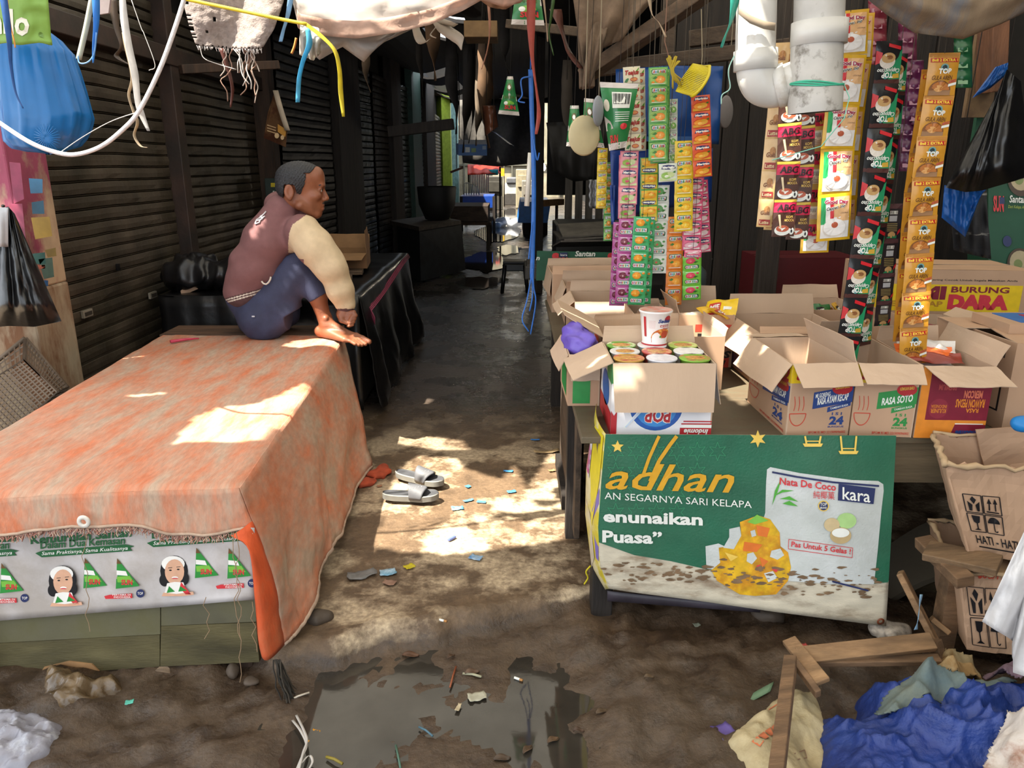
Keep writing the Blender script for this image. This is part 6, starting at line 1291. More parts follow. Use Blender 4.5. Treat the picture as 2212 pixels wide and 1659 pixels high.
# black and blue bags, posters and sheets at the far right
def bagsheet(name, label, outline_top, outline_bot, Y, m_, th=.10, amp=.02, seed=1, cat='plastic bag', nu=34, nv=26):
    tu, tv, bu, bv = [t_[0] for t_ in outline_top], [t_[1] for t_ in outline_top], [t_[0] for t_ in outline_bot], [t_[1] for t_ in outline_bot]
    nt_, nb = np.linspace(0, 1, len(tu)), np.linspace(0, 1, len(bu))
    def f(sg):
        def g(u, v):
            a = (np.interp(u, nt_, tu), np.interp(u, nt_, tv)); c = (np.interp(u, nb, bu), np.interp(u, nb, bv))
            e = (1-(2*u-1)**4)*min(1, (1-v)*6)*(.25+.75*v); pl_ = amp*(1-.5*v)*(math.sin(u*26+2*fbm(u*3, v*2, seed))*.6+1.2*fbm(u*9, v*3, seed+3))*(e*.8+.2)
            return at(a[0]+(c[0]-a[0])*v, a[1]+(c[1]-a[1])*v, Y-sg*th*e-(pl_ if sg > 0 else 0))
        return g
    b = MB(); b.grid(f(1), nu, nv, m_); b.grid(lambda u, v: f(-1)(1-u, v), nu, nv, m_); return tag(b.build(name), label, cat)
bagsheet('plastic_bag', 'black plastic bag hanging at the far right of the shop', [(2150, 210), (2175, 150), (2205, 175)], [(2042, 405), (2085, 415), (2120, 412), (2230, 380)], 2.75, BLACKPL, .07, .025, 4)
BLB = mat('1f5fae', .35, .12, 8, .2, 30, tl=.25, name='blue_bag_plastic')
bagsheet('plastic_bag', 'blue plastic bag showing below the black one at the far right', [(2040, 400), (2130, 410)], [(2034, 470), (2085, 512), (2120, 420)], 2.82, BLB, .03, .02, 7)
bagsheet('plastic_bag', 'blue plastic bag tucked above the black one at the far right', [(2150, 145), (2178, 135)], [(2100, 212), (2140, 190), (2176, 160)], 2.83, BLB, .02, .01, 9)
DKG = mat('23533c', .6, .1, 6, name='green_carton'); gs = thing('coconut_carton', 'tall stack-side green carton printed with coconut bowls at the right edge', 'cardboard box', at(2190, 520, 3.1))
b = MB(); A_, B_ = at(2135, 350, 3.68), at(2260, 340, 3.60); C_, D_ = at(2135, 690, 3.68), at(2260, 700, 3.60)
b.add([C_, D_, B_, A_]+[p+V((.1, .35, 0)) for p in (C_, D_, B_, A_)], [(0, 1, 2, 3), (4, 7, 6, 5), (0, 3, 7, 4), (3, 2, 6, 7), (1, 5, 6, 2)], DKG)
P0_ = panel(C_, D_-C_, A_-C_); P = lambda s, t_, l=0: P0_(s*.62, t_, .012+l)
for y in (.70, .12):
    b.text(P, 'SUN', (.12, y, .40, y+.10), RD, .001, .04); b.rect(P, .28, y+.05, .42, y+.09, NV, .0016); b.text(P, 'Santan', (.55, y+.06, 1.0, y+.105), TXW, .001, .02, .15); b.text(P, 'Dari Kelapa Asli', (.52, y+.02, 1.0, y+.045), ink('a8b84a'), .001, .0, .15)
for y in (.90, .38): b.disc(P, .85, y, .35, .10, ink('4a3826'), .0008, 24); b.disc(P, .85, y+.01, .28, .075, ink('b5a582'), .0012, 20); b.disc(P, .80, y, .12, .03, ink('7d8a52'), .0016, 12)
b.disc(P, .5, .52, .12, .035, NV, .001, 14); b.build('printed_panel', gs)
drape_thing('striped_cloth', 'dark cloth with thin pale stripes behind the blue bag', [(2050, 420), (2130, 400)], [(2060, 540), (2140, 560)], 3.0, mat('2c2c2e', .9, .1, 8, h2='8a8780', mixs=3, mixp=.62, mixw=.02, stretch=(1, 1, 14)), 14, 14, .02, 'cloth', 3)
b = MB(); hang(b, at(2060, 420, 3.0), .002); hang(b, at(2125, 404, 3.0), .002); o = b.build('tie_string'); o.parent = bpy.data.objects['striped_cloth']
b = MB(); b.box(at(2125, 150, 3.06), (.10, .02, .34), mat('8a7050', .85, .2, 9, h2='5f4a36', mixs=9)); b.box(at(2108, 300, 3.10), (.03, .02, .5), DKG); tag(b.build('board_scrap'), 'torn brown board nailed up beside the black bag', 'board')
# purple, pink and green packets dim in the back right
for k, (u, v, c, lab) in enumerate(((1960, 100, '6a2a4a', 'dim purple strip above the gold sachets'), (1975, 200, '5a1f48', 'dark magenta strip beside the gold sachets'), (1895, 70, '7a2a3a', 'dim crimson strip above the cappuccino sachets'), (1960, 300, '4a1a40', 'deep violet strip between the black and gold sachets'), (2080, 120, '1f5a38', 'dim green strip right of the gold sachets'))):
    b = MB(); b.grid(lambda s, t_: at(u-18+36*s, v-70+140*t_, 2.75-.02*math.sin(math.pi*s)+.006*math.sin(t_*28)), 6, 20, foil(c), .004); P = lambda s, t_, l=0: at(u-18+36*s, v+70-140*t_, 2.725-l)
    for i in range(4): b.rect(P, .2, .06+.25*i, .8, .12+.25*i, ink('b58a9a' if k < 4 else '8ab08a'), 0, 1, 1)
    b.tube([at(u, v-68, 2.75), at(u, v-68, 2.75)+V((0, .02, .4))], .0015, mat('8a7f6a', .9, 0), 5); tag(b.build('sachet_strip'), lab, 'sachet strip', 'dim sachet strips at the back right')
# ================================================================ hanging things at the left and the tarps overhead
b = MB()
def gbag(u, v): return at(-40+lerp(140, 152, v)*u+ (0 if v < .9 else 3*math.sin(9*u)), -50+145*v+2.5*math.sin(14*u)*v, 2.62-.05*math.sin(math.pi*u)*(1-.3*v)+.008*fbm(u*5, v*4, 3))
b.grid(lambda u, v: gbag(u, 1-v), 20, 18, mat('7ba044', .55, .1, 8, .2, 60, name='green_sack'), .004); P = lambda s, t_, l=0: gbag(s, 1-t_)+V((0, -.002-l, 0))
LT = ink('d9d3c2'); b.text(P, 'milo', (.02, .13, .70, .52), LT, .0006, .03); b.poly(P, [(.42, .75), (.58, .75), (.70, 1), (.36, 1)], LT, .0006); b.disc(P, .86, .13, .035, .04, ink('5f7f34'), .0008, 12)
gbt = b.build('green_sack'); tag(gbt, 'lime green printed sack hanging at the top left corner', 'sack')
b = MB(); b.tube([gbag(.5, 0), gbag(.5, 0)+V((0, .05, .35))], .003, mat('8a7f6a', .9, 0), 5); o = b.build('string', gbt)
# blue bin bag, gathered at the top and knotted low at the front
BB = mat('2478bd', .3, .1, 7, .15, 40, tl=.25, name='blue_bin_bag'); Yb = 2.86
b = MB(); n = 72; rows = []
prof = [(60, 34, 60), (85, 58, 72), (110, 74, 78), (150, 80, 84), (190, 84, 92), (225, 88, 98), (255, 91, 103), (280, 88, 101), (300, 82, 98), (318, 68, 100), (326, 40, 104), (330, 4, 105)]
prof2 = []
for i in range(len(prof)-1):
    for k in range(4): prof2.append(tuple(lerp(prof[i][j], prof[i+1][j], k/4) for j in range(3)))
prof2.append(prof[-1]); vs = []
for i, (v, r, u) in enumerate(prof2):
    c = at(u, v, Yb); rr_ = r/FPX*Yb/ray(u, v).y; t_ = i/(len(prof2)-1)
    for j in range(n):
        a = 2*math.pi*j/n; pl_ = 1+(.05*math.sin(11*a+1.5*t_)+.035*math.sin(23*a+2))*(1-t_*.55)+.07*fbm(math.cos(a)*1.6, math.sin(a)*1.6, t_*2.2)
        vs.append((c.x+rr_*pl_*math.cos(a), c.y+rr_*.8*pl_*math.sin(a), c.z+.012*fbm(a, t_*3, 6)))
b.add(vs, [(i*n+j, i*n+(j+1) % n, (i+1)*n+(j+1) % n, (i+1)*n+j) for i in range(len(prof2)-1) for j in range(n)], BB, True)
kn = at(98, 297, Yb-.17)
for k in range(26): a = 2*math.pi*k/26; b.tube([kn, kn+V((math.cos(a)*.045, .012, math.sin(a)*.045))], [.0035, .001], BB, 5)
b.tube([at(60, 60, Yb), at(60, -60, Yb+.05)], [.06, .02], BB, 12); tag(b.build('plastic_bag'), 'full blue plastic bag hanging above the painted pillar at the left', 'plastic bag')
bagsheet('plastic_bag', 'black plastic shopping bag hanging on the painted pillar at the left', [(2, 450), (18, 446), (32, 462)], [(-70, 712), (20, 704), (75, 706), (133, 694)], 2.98, BLACKPL, .11, .03, 2)
b = MB(); b.grid(lambda u, v: at(-10+28*u, 448+85*v, 2.9-.02*math.sin(5*u)*v), 6, 8, mat('d9dde2', .3, .1, tl=.3), .002); b.tube([at(6, 445, 3.0), at(8, 445, 3.16)], .006, mat('5a5a5a', .4, 0, metal=1), 8); tag(b.build('plastic_bag'), 'white translucent bag tucked behind the black shopping bag at the left edge', 'plastic bag')
# plastic crate leaning on the pillar
ct = thing('plastic_crate', 'dusty grey-brown slotted plastic crate leaning below the painted pillar', 'crate', at(40, 900, 3.0))
CRM = mat('7d6c5c', .6, .15, 10, .2, 50, h2='645648', mixs=5, name='dusty_plastic')
q = [at(52, 776, 2.90), at(124, 846, 2.90), at(-5, 960, 2.84), at(-95, 870, 2.84)]; Q = [at(54, 731, 3.12), at(146, 836, 3.12), at(-10, 1000, 3.06), at(-130, 880, 3.06)]
def lattice(A, B_, C_, D_, nx_, ny_, r, name):
    b = MB()
    for i in range(nx_+1): b.bar(A.lerp(B_, i/nx_), D_.lerp(C_, i/nx_), r*2 if 0 < i < nx_ else r*4, r*2, CRM)
    for j in range(ny_+1): b.bar(A.lerp(D_, j/ny_), B_.lerp(C_, j/ny_), r*2 if 0 < j < ny_ else r*4, r*2, CRM)
    return b.build(name, ct)
lattice(*q, 14, 16, .0028, 'base')
for i in range(4): lattice(q[i], q[(i+1) % 4], Q[(i+1) % 4], Q[i], 16, 3, .0028, 'slotted_side')
b = MB(); b.tube(Q+[Q[0]], .010, CRM, 8); b.build('rim', ct)
# old plastic sheets at the foot of the shutters
BP2 = mat('141315', .35, .2, 14, .5, 22, name='black_sheeting')
b = sdf_mesh([ell(V((-1.86, 4.42, .80)), (.17, .15, .11)), ell(V((-1.58, 4.40, .79)), (.20, .14, .10)), ell(V((-1.36, 4.40, .77)), (.14, .12, .08)), ell(V((-1.93, 4.5, .78)), (.1, .2, .09))], .011, .05, BP2, folds(.013, 75, 21)); tag(b.build('plastic_bundle'), 'crumpled black plastic bundle beside the man against the shutter', 'plastic bundle')
b = MB(); b.add([at(390, 628, 4.3), at(428, 603, 4.35), at(432, 622, 4.35), at(392, 640, 4.3)], [(0, 1, 2, 3)], CARD); b.v += [(x, y+.004, z) for x, y, z in b.v]; b.f += [(7, 6, 5, 4), (0, 4, 5, 1), (2, 6, 7, 3)]; b.mi += [0]*3; b.sm += [False]*3; tag(b.build('cardboard_scrap'), 'small cardboard scrap poking out above the black plastic bundle', 'scrap')
# open carton and poster behind the man
carton('open_carton', 'open brown carton with raised flaps on the black stall behind the man', (-1.30, 5.1), (-.97, 5.1), (-1.34, 5.45), .735, .10, {'f': (.16, 100), 'l': (.14, 12), 'r': (.15, -3), 'b': (.10, 20)}, mat('8a6546', .85, .1), mat('80603f', .85, .1))
BRP = mat('7d5a3c', .6, .15, 9, h2='57301f', mixs=6, mixw=.05, name='torn_poster'); po = thing('torn_poster', 'torn folded brown poster hanging from the timber post behind the man', 'poster', at(590, 260, 6.0))
b = MB(); b.add([at(594, 195, 6.0), at(621, 280, 5.95), at(617, 318, 5.95), at(570, 298, 6.05), at(578, 245, 6.05)], [(0, 1, 2, 3, 4)], BRP); b.v += [(x, y+.006, z) for x, y, z in b.v]; b.f += [(9, 8, 7, 6, 5)]+[(i, i+5, (i+1) % 5+5, (i+1) % 5) for i in range(5)]; b.mi += [0]*6; b.sm += [False]*6
P = lambda u, v, l=0: at(u, v, 5.94-l)
for i in range(3): b.line(P, [(577, 270+6*i), (596, 276+6*i)], 2, ink('c9a67a'))
b.disc(P, 598, 293, 5, 6, ink('d9b88a')); b.disc(P, 610, 297, 4, 5, ink('d9b88a')); b.poly(P, [(600, 268), (619, 280), (616, 296), (600, 285)], ink('c98f2e'), .0004); b.build('sheet', po)
b = MB(); b.ribbon(spline([at(595, 195, 5.93), at(606, 235, 5.9), at(621, 282, 5.92)], 5), [.04]*11, mat('c9b9a4', .6), V((1, 0, 0))); b.build('curled_edge', po)
b = MB(); b.box(at(589, 415, 6.4), (.10, .06, .22), mat('25332f', .6), bev=.004); P = lambda u, v, l=0: at(u, v, 6.365-l); b.poly(P, [(585, 395), (598, 395), (598, 404), (585, 404)], ink('c9b422'), .001); b.text(P, 'Sa', (589, 418, 597, 412), TXW, .001, .02); b.tube([at(589, 390, 6.4), at(589, 330, 6.5)], .003, PW2, 5); tag(b.build('hanging_packet'), 'dark green packet with a yellow top hung on the post behind the man', 'packet')
# white cord, ribbons and cobweb strings
b = MB(); b.tube(spline([at(-30, 245, 2.35), at(0, 266, 2.33), at(60, 305, 2.3), at(110, 326, 2.3), at(160, 334, 2.3), at(215, 318, 2.3), at(262, 283, 2.3), at(300, 240, 2.3), at(345, 150, 2.3), at(380, 55, 2.3), at(405, -25, 2.3)], 8), .0062, mat('dcd8da', .7, .1, 60, .3, 200), 10); tag(b.build('cord'), 'thick white cord sagging across the upper left', 'cord')
ribbon_thing('white_ribbon', 'sunlit white plastic ribbon hanging across the sagging cord', [(263, -30), (268, 40), (278, 100), (291, 160), (297, 215), (305, 245), (321, 283)], [.014, .020, .022, .026, .020, .018, .008], 'dcdad8', 2.32, tl=.4)
ribbon_thing('beige_ribbon', 'shrivelled beige ribbon curling below the sunlit white one', [(268, 70), (272, 95), (286, 165), (278, 205), (288, 240), (297, 265), (290, 292), (303, 315), (318, 319)], [.012, .012, .010, .008, .012, .008, .008, .006], 'b5a288', 2.34)
ribbon_thing('blue_ribbon', 'bunch of blue plastic ribbon at the upper left', [(206, -30), (208, 40), (204, 90), (201, 136)], [.022, .020, .014, .004], '3f86d0', 2.5)
string_thing('pale_stick', 'pale hollow stick hanging in the blue ribbon bunch', [(200, -10), (186, 60), (170, 128)], .008, 'a8aa98', 2.52, 'stick')
string_thing('blue_string', 'looped thin blue string below the pale stick', [(168, 120), (172, 136), (190, 134), (203, 115), (208, 70)], .0022, '6a9ad0', 2.5)
ribbon_thing('blue_ribbon', 'blue and white ribbon in front of the lime green sack', [(4, -30), (14, 40), (20, 90), (24, 145), (34, 200), (50, 234)], [.020, .018, .016, .010, .006, .004], '3a66a8', 2.4)
string_thing('orange_string', 'orange string in front of the lime green sack', [(14, -20), (22, 50), (30, 85), (33, 103)], .002, 'd08a3a', 2.42)
ribbon_thing('brown_twist', 'dry brown twisted strip hanging before the shutter', [(240, -10), (252, 60), (262, 100), (252, 122), (280, 140)], [.03, .02, .014, .02, .006], '4a3a2c', 2.9, tl=.1)
string_thing('cobweb_string', 'thin cobwebbed thread stretched below the sagging cord', [(130, 329), (180, 295), (240, 262), (300, 241)], .0011, 'b5b0ab', 2.3); string_thing('cobweb_string', 'thin cobwebbed thread stretched behind the hanging sackcloth', [(432, 99), (440, 125), (470, 138), (510, 150)], .0011, 'b5b0ab', 2.365); string_thing('cobweb_string', 'thin knotted threads crossing beside the white ribbon', [(284, 0), (305, 60), (312, 75), (335, 140), (322, 152)], .0011, 'b5b0ab', 2.5)
b = MB(); b.add([at(212, -20, 2.6), at(240, -20, 2.6), at(234, 28, 2.6), at(215, 31, 2.6)], [(0, 1, 2, 3)], mat('a89a98', .2, .1, tl=.4)); b.v += [(x, y+.01, z) for x, y, z in b.v]; b.f += [(7, 6, 5, 4), (0, 4, 5, 1), (1, 5, 6, 2), (2, 6, 7, 3), (3, 7, 4, 0)]; b.mi += [0]*5; b.sm += [False]*5; tag(b.build('plastic_scrap'), 'small translucent plastic scrap at the top beside the blue ribbon bunch', 'scrap')
# sackcloth with ragged, sparkling edge
WV = mat('a89a94', .8, .15, 90, .6, 240, tl=.35, name='pale_sackcloth')
def sackf(u, v):
    l = np.interp(v, [0, .5, .8, 1], [385, 400, 412, 424]); r = np.interp(v, [0, .4, .75, 1], [625, 612, 592, 566]); bot = np.interp(u, [0, .25, .5, .9, 1], [98, 101, 104, 106, 104])
    return at(l+(r-l)*u, -60+(bot+60)*v, 2.36-.015*math.sin(7*u+v)-.02*(u > .6)*math.sin(math.pi*(u-.6)/.4)+.01*fbm(u*4, v*4, 8))
def sackkeep(u, v): return not ((u-.30)**2/.0004+(v-.63)**2/.0016 < 1) and not (u < .05 and fbm(v*30, 2) > .1) and not (v > .97 and fbm(u*40, 5) > .0) and not ((u-.2)**2+(v-.8)**2 < .0002)
b = MB(); b.grid(sackf, 60, 50, WV, .0015, keep=sackkeep); sk_ = b.build('sackcloth'); tag(sk_, 'pale woven sackcloth with ragged edge hanging at the upper left', 'sackcloth')
b = MB(); rs = random.Random(4)
for k in range(70): p = sackf(rs.random(), 1); b.tube([p, p+V((rs.uniform(-.004, .004), 0, -rs.uniform(.004, .014)))], .0008, mat('d8d0cc', .7, 0), 4)
for k in range(14):
    u0 = rs.uniform(480, 550); p = at(u0, 106, 2.37); pts = [p]; L_ = rs.choice((2, 3, 4, 6))
    for j in range(L_): p = p+V((rs.uniform(-.018, .018), rs.uniform(-.01, .01), -rs.uniform(.015, .03))); pts.append(p)
    b.tube(spline(pts, 3), .0016, mat(('c9c0b8', '8a6a5a', 'b8a89c')[k % 3], .8, 0), 5)
b.build('loose_threads', sk_)['kind'] = 'stuff'
ribbon_thing('brown_ribbon', 'dark red-brown ribbon dangling below the sackcloth', [(478, 104), (490, 140), (502, 190), (498, 232)], [.014, .016, .012, .004], '5a2f26', 2.42, tl=.1)
string_thing('yellow_line', 'taut yellow plastic cord running across the sackcloth', [(380, -8), (410, 0), (500, 19), (600, 40), (662, 52)], .0048, 'd8c02a', 2.30, 'cord')
ribbon_thing('yellow_ribbon', 'sunlit yellow plastic ribbon hanging from the end of the yellow cord', [(658, 50), (690, 75), (722, 108), (733, 150), (736, 200), (742, 252)], [.016, .020, .020, .020, .016, .008], 'd8c83a', 2.32, tl=.4)
ribbon_thing('cyan_ribbon', 'sunlit cyan plastic ribbon hanging beside the yellow one', [(664, 60), (668, 95), (655, 130), (646, 170), (643, 221)], [.012, .02, .02, .015, .012], '5ab4d8', 2.36, tl=.4)
ribbon_thing('white_blue_ribbon', 'white and blue ribbon hanging between the sackcloth and the clear tarp', [(632, -30), (622, 30), (612, 65), (606, 90)], [.016, .016, .012, .010], '9cc4e4', 2.38, tl=.4)
# translucent tarp sagging overhead, lit by the sun from above
CLR = mat('d9d2cc', .4, .1, 8, .3, 30, tl=.55, name='milky_plastic'); PEA = mat('c9a896', .6, .12, 30, .3, 120, tl=.45, name='peach_weave')
bt = [(632, 0), (645, 58), (700, 72), (770, 78), (850, 66), (930, 48), (1000, 18), (1040, -5), (1090, 10), (1125, 0), (1160, -40)]
def bot_at(u, pts): return np.interp(u, np.linspace(0, 1, len(pts)), [p[0] for p in pts]), np.interp(u, np.linspace(0, 1, len(pts)), [p[1] for p in pts])
def tarpf(u, v):
    bu, bv = bot_at(u, bt)
    if v < .6: s = v/.6; p = at(600+580*u+(bu-600-580*u)*s, -110+(bv+110)*s, 2.62-.10*math.sin(math.pi*s*.6)+.03*fbm(u*5, s*2, 3)); return p
    s = (v-.6)/.4; p = at(bu, bv, 2.52+.03*fbm(u*5, 2, 3)); return p+V((0, .10*s+.30*s*s, .02*math.sin(math.pi*s)+.30*s*s))
b = MB(); b.grid(tarpf, 70, 36, CLR, .0015); cl_ = b.build('tarpaulin'); tag(cl_, 'sunlit translucent white tarp sagging at the top centre', 'tarpaulin')
b = MB(); b.grid(lambda u, v: tarpf(.08+.86*u, .50+.10*v)+V((0, -.006, -.008*v)), 60, 4, PEA, .001); b.build('peach_hem', cl_)
drape_thing('plastic_film', 'clear plastic film hanging in a point below the sunlit tarp', [(640, 30), (700, 60), (760, 70), (830, 72), (880, 60), (920, 45)], [(655, 95), (690, 128), (740, 100), (786, 133), (812, 98), (915, 50)], 2.62, mat('bdb8b4', .25, .1, 8, .3, 30, tl=.5, alpha=.75), 40, 10, .02, 'plastic film', 5)
drape_thing('plastic_film', 'bunched plastic film hanging where the yellow cord ends', [(648, 52), (670, 56), (690, 62)], [(648, 118), (676, 130), (694, 112)], 2.44, mat('cfccc4', .3, .1, tl=.5), 12, 10, .02, 'plastic film', 6)
b = MB()
for pts, w in ((((905, 30), (898, 60), (912, 92), (928, 84)), [.06, .04, .03, .006]), (((950, 0), (945, 40), (960, 62), (990, 85), (997, 108)), [.05, .07, .06, .05, .006]), (((930, 25), (950, 45), (985, 55)), [.03, .05, .03]), (((960, 30), (1000, -5)), [.05, .02]), (((942, 58), (930, 75), (942, 82)), [.006, .006, .006])):
    sp = spline([at(u, v, 2.9) for u, v in pts], 5); k = len(sp)
    b.ribbon(sp, [float(np.interp(i/(k-1), np.linspace(0, 1, len(w)), w)) for i in range(k)], mat('c9c4ba', .35, .1, 20, tl=.35), lambda t: V((math.cos(math.sin(5*t)), math.sin(math.sin(5*t))*.8, .2)))
tag(b.build('torn_plastic'), 'torn whitish plastic shreds knotted right of the sunlit tarp', 'plastic shreds')
drape_thing('peach_sheet', 'peach plastic sheet edge sagging right of the sunlit tarp', [(1020, -60), (1080, -60), (1150, -60)], [(1030, -6), (1060, 16), (1090, 20), (1120, 4)], 2.8, mat('b89a86', .5, .1, tl=.4), 16, 8, .015, 'plastic sheet', 8)
string_thing('orange_twine', 'twisted orange twine end behind the bunched film', [(640, 82), (636, 100), (630, 116)], .004, 'c9803a', 2.6)
# ================================================================ the heap at the lower right
def mound(name, label, poly, hf_, m_, n=70, cat='cloth', skirt=-.12, jag=.0):
    x0, x1 = min(p[0] for p in poly), max(p[0] for p in poly); y0, y1 = min(p[1] for p in poly), max(p[1] for p in poly)
    def keep(u, v): x, y = x0+(x1-x0)*u, y0+(y1-y0)*v; return inside((x+jag*fbm(x*30, y*30, 1), y+jag*fbm(x*30, y*30, 2)), poly)
    b = MB(); b.grid(lambda u, v: (x0+(x1-x0)*u, y0+(y1-y0)*v, hf_(x0+(x1-x0)*u, y0+(y1-y0)*v)), n, n, m_, .004, True, keep); return tag(b.build(name), label, cat)
def pz(z, *pts): return [gz(u, v, z)[:2] for u, v in pts]
def edge_d(p, poly):
    d = 9
    for (a, b_), (c, e) in zip(poly, poly[1:]+poly[:1]):
        L_ = (c-a)**2+(e-b_)**2+1e-12; t = min(1, max(0, ((p[0]-a)*(c-a)+(p[1]-b_)*(e-b_))/L_)); d = min(d, math.hypot(p[0]-a-t*(c-a), p[1]-b_-t*(e-b_)))
    return d
# rice sack
SKC = mat('c2b28c', .8, .12, 14, .4, 160, h2='9c8a66', mixs=5, mixw=.15, name='dirty_rice_sack')
sp_ = pz(.0, (1556, 1582), (1578, 1560), (1625, 1520), (1670, 1482), (1700, 1462), (1775, 1470), (1800, 1560), (1790, 1720), (1640, 1720), (1612, 1650))
def sh(x, y): d = edge_d((x, y), sp_); return floor_z(x, y)*.6-.035+.075*(1-math.exp(-d/.04))+.012*fbm(x*9, y*9, 4)*min(1, d/.04)+.006*math.sin(30*x+12*y)*min(1, d/.05)
o = mound('rice_sack', 'dirty flattened rice sack with faded orange print lying under the broken frame', sp_, sh, SKC, 60, 'sack')
b = MB(); SP = lambda u, v, l=0: (lambda p: V((p.x, p.y, sh(p.x, p.y)+.003+l)))(gz(u, v, -.01)); OP = mat('c9714a', .8, .2, 60)
for k in range(5): b.poly(SP, [(1622+14*k, 1612-9*k), (1634+14*k, 1603-9*k), (1648+11*k, 1622-9*k), (1640+11*k, 1628-9*k)], OP)
b.line(SP, [(1660, 1520), (1690, 1560), (1700, 1600)], 3, OP); b.line(SP, [(1662, 1518), (1690, 1510)], 3, OP); b.line(SP, [(1715, 1640), (1740, 1610), (1745, 1625), (1722, 1652)], 2, mat('8a6a52', .8)); b.build('print', o)
# broken wooden frame
WD = wood('9c7a56', '6d5238', (2, 9, 9), .8); WD2 = wood('86674a', '5a4430', (2, 9, 9), .8)
fr_ = thing('broken_frame', 'broken wooden frame of grey-brown boards lying on the muddy heap', 'wooden frame', gz(1720, 1450, 0))
def fbar(a, c, w, h, m_=WD, roll=0): b = MB(); b.bar(a, c, w, h, m_, roll, .003); b.build('board', fr_)
fbar(gz(1704, 1382, .09), gz(1778, 1474, .07), .042, .016, WD, .3); fbar(gz(1722, 1418, .075), gz(2015, 1386, .11), .05, .022, WD, .5); fbar(gz(1735, 1428, .06), gz(2030, 1425, .07), .03, .02, WD2, .2)
fbar(gz(1708, 1424, .08), gz(1674, 1700, .10), .034, .030, WD2, .2); fbar(gz(1712, 1424, .08), gz(1768, 1500, .05), .018, .03, WD2, .3)
fbar(gz(2026, 1398, .06), at(1944, 1236, 2.02), .052, .018, WD, .4); fbar(gz(2050, 1366, .08), at(2012, 1335, 1.98), .03, .016, WD, .3); fbar(gz(2018, 1382, .1), gz(2034, 1440, .03), .03, .03, WD2)
ribbon_thing('blue_white_ribbon', 'shiny pale blue ribbon tied round the leaning board of the broken frame', [(1990, 1284), (1986, 1312), (1982, 1340), (1978, 1360)], [.008, .014, .014, .012], '9cc0d8', 1.84)
# blue tarp, crumpled
BT = mat('182f72', .5, .12, 20, 1.4, 45, h2='203a80', mixs=12, name='blue_tarp'); BTW = mat('9aa4bc', .8, .1)
bp_ = pz(.05, (1758, 1478), (1800, 1482), (1835, 1490), (1845, 1450), (1868, 1425), (1900, 1440), (1935, 1432), (1990, 1440), (2080, 1450), (2230, 1440), (2330, 1480), (2340, 1720), (1752, 1740), (1748, 1600))
def bh(x, y):
    d = edge_d((x, y), bp_); s = 1-math.exp(-d/.06); a = .9*x+.5*y
    r1 = 1-abs(math.sin(13*(.42*x+.90*y)+2.6*fbm(x*2.5, y*2.5, 2))); r2 = 1-abs(math.sin(21*(.62*x+.78*y)+3.2*fbm(x*3.2, y*3.2, 6))); r3 = 1-abs(math.sin(34*(-.3*x+.95*y)+4*fbm(x*5, y*5, 9)))
    f = .085*r1**2.2+.045*r2**2.4*(.5+.5*fbm(x*2, y*2, 4))+.018*r3**2
    return -.10+s*(.14+.07*sstep(1.0, 1.5, x)+f+.022*fbm(x*7, y*7, 3)+.006*fbm(x*26, y*26, 8))
blt = mound('blue_tarp', 'crumpled blue tarpaulin heaped in the lower right corner', bp_, bh, BT, 120, 'tarpaulin')
def over(name, label, pts, m_, lift, seed, n=44, cat='cloth', z=.10):
    poly = pz(z, *pts)
    def h(x, y): d = edge_d((x, y), poly); return max(bh(x, y), -.02)*.75+lift+.05*(1-math.exp(-d/.035))+.020*math.sin(26*(x*.4+y*.9)+4*fbm(x*5, y*5, seed))*min(1, d/.03)+.014*fbm(x*14, y*14, seed)
    return mound(name, label, poly, h, m_, n, cat)
over('grey_cloth', 'grey-green cloth thrown over the crumpled blue tarpaulin', [(1898, 1490), (1915, 1470), (1990, 1432), (2060, 1440), (2150, 1452), (2195, 1462), (2170, 1478), (2080, 1485), (1985, 1500), (1915, 1505)], mat('5f6f70', .9, .12, 12, .4, 160, h2='6e7468', mixs=6, name='grey_cloth'), .02, 3)
over('khaki_cloth', 'khaki and ochre cloth bundle behind the grey-green cloth', [(2012, 1378), (2040, 1366), (2110, 1372), (2140, 1405), (2120, 1440), (2060, 1448), (2018, 1430)], mat('86683f', .9, .15, 8, .4, 140, h2='9c8a66', mixs=5, mixw=.05, name='khaki_cloth'), .05, 5, z=.13)
over('mauve_cloth', 'dusty mauve cloth at the right behind the khaki bundle', [(2135, 1400), (2185, 1396), (2260, 1430), (2260, 1465), (2170, 1448)], mat('6a5560', .9, .12, 10, .4, 140, name='mauve_cloth'), .06, 7, z=.13)
WC = mat('d5d3d3', .75, .06, 10, .35, 90, name='white_cloth')
drape_thing('white_cloth', 'white crumpled cloth hanging into the picture at the right edge', [(2225, 1120), (2260, 1120), (2330, 1120)], [(2122, 1342), (2188, 1384), (2188, 1452), (2330, 1500)], 1.52, WC, 30, 26, .014, 'cloth', 11, belly=.02)
over('stained_cloth', 'white cloth with brown stains in the lower right corner', [(2112, 1640), (2135, 1590), (2165, 1530), (2215, 1488), (2330, 1480), (2340, 1720), (2160, 1720)], mat('c9beb4', .85, .1, 10, .4, 120, h2='8a5f48', mixs=5, mixp=.62, mixw=.06, name='stained_cloth'), .06, 13, 120, z=.18)
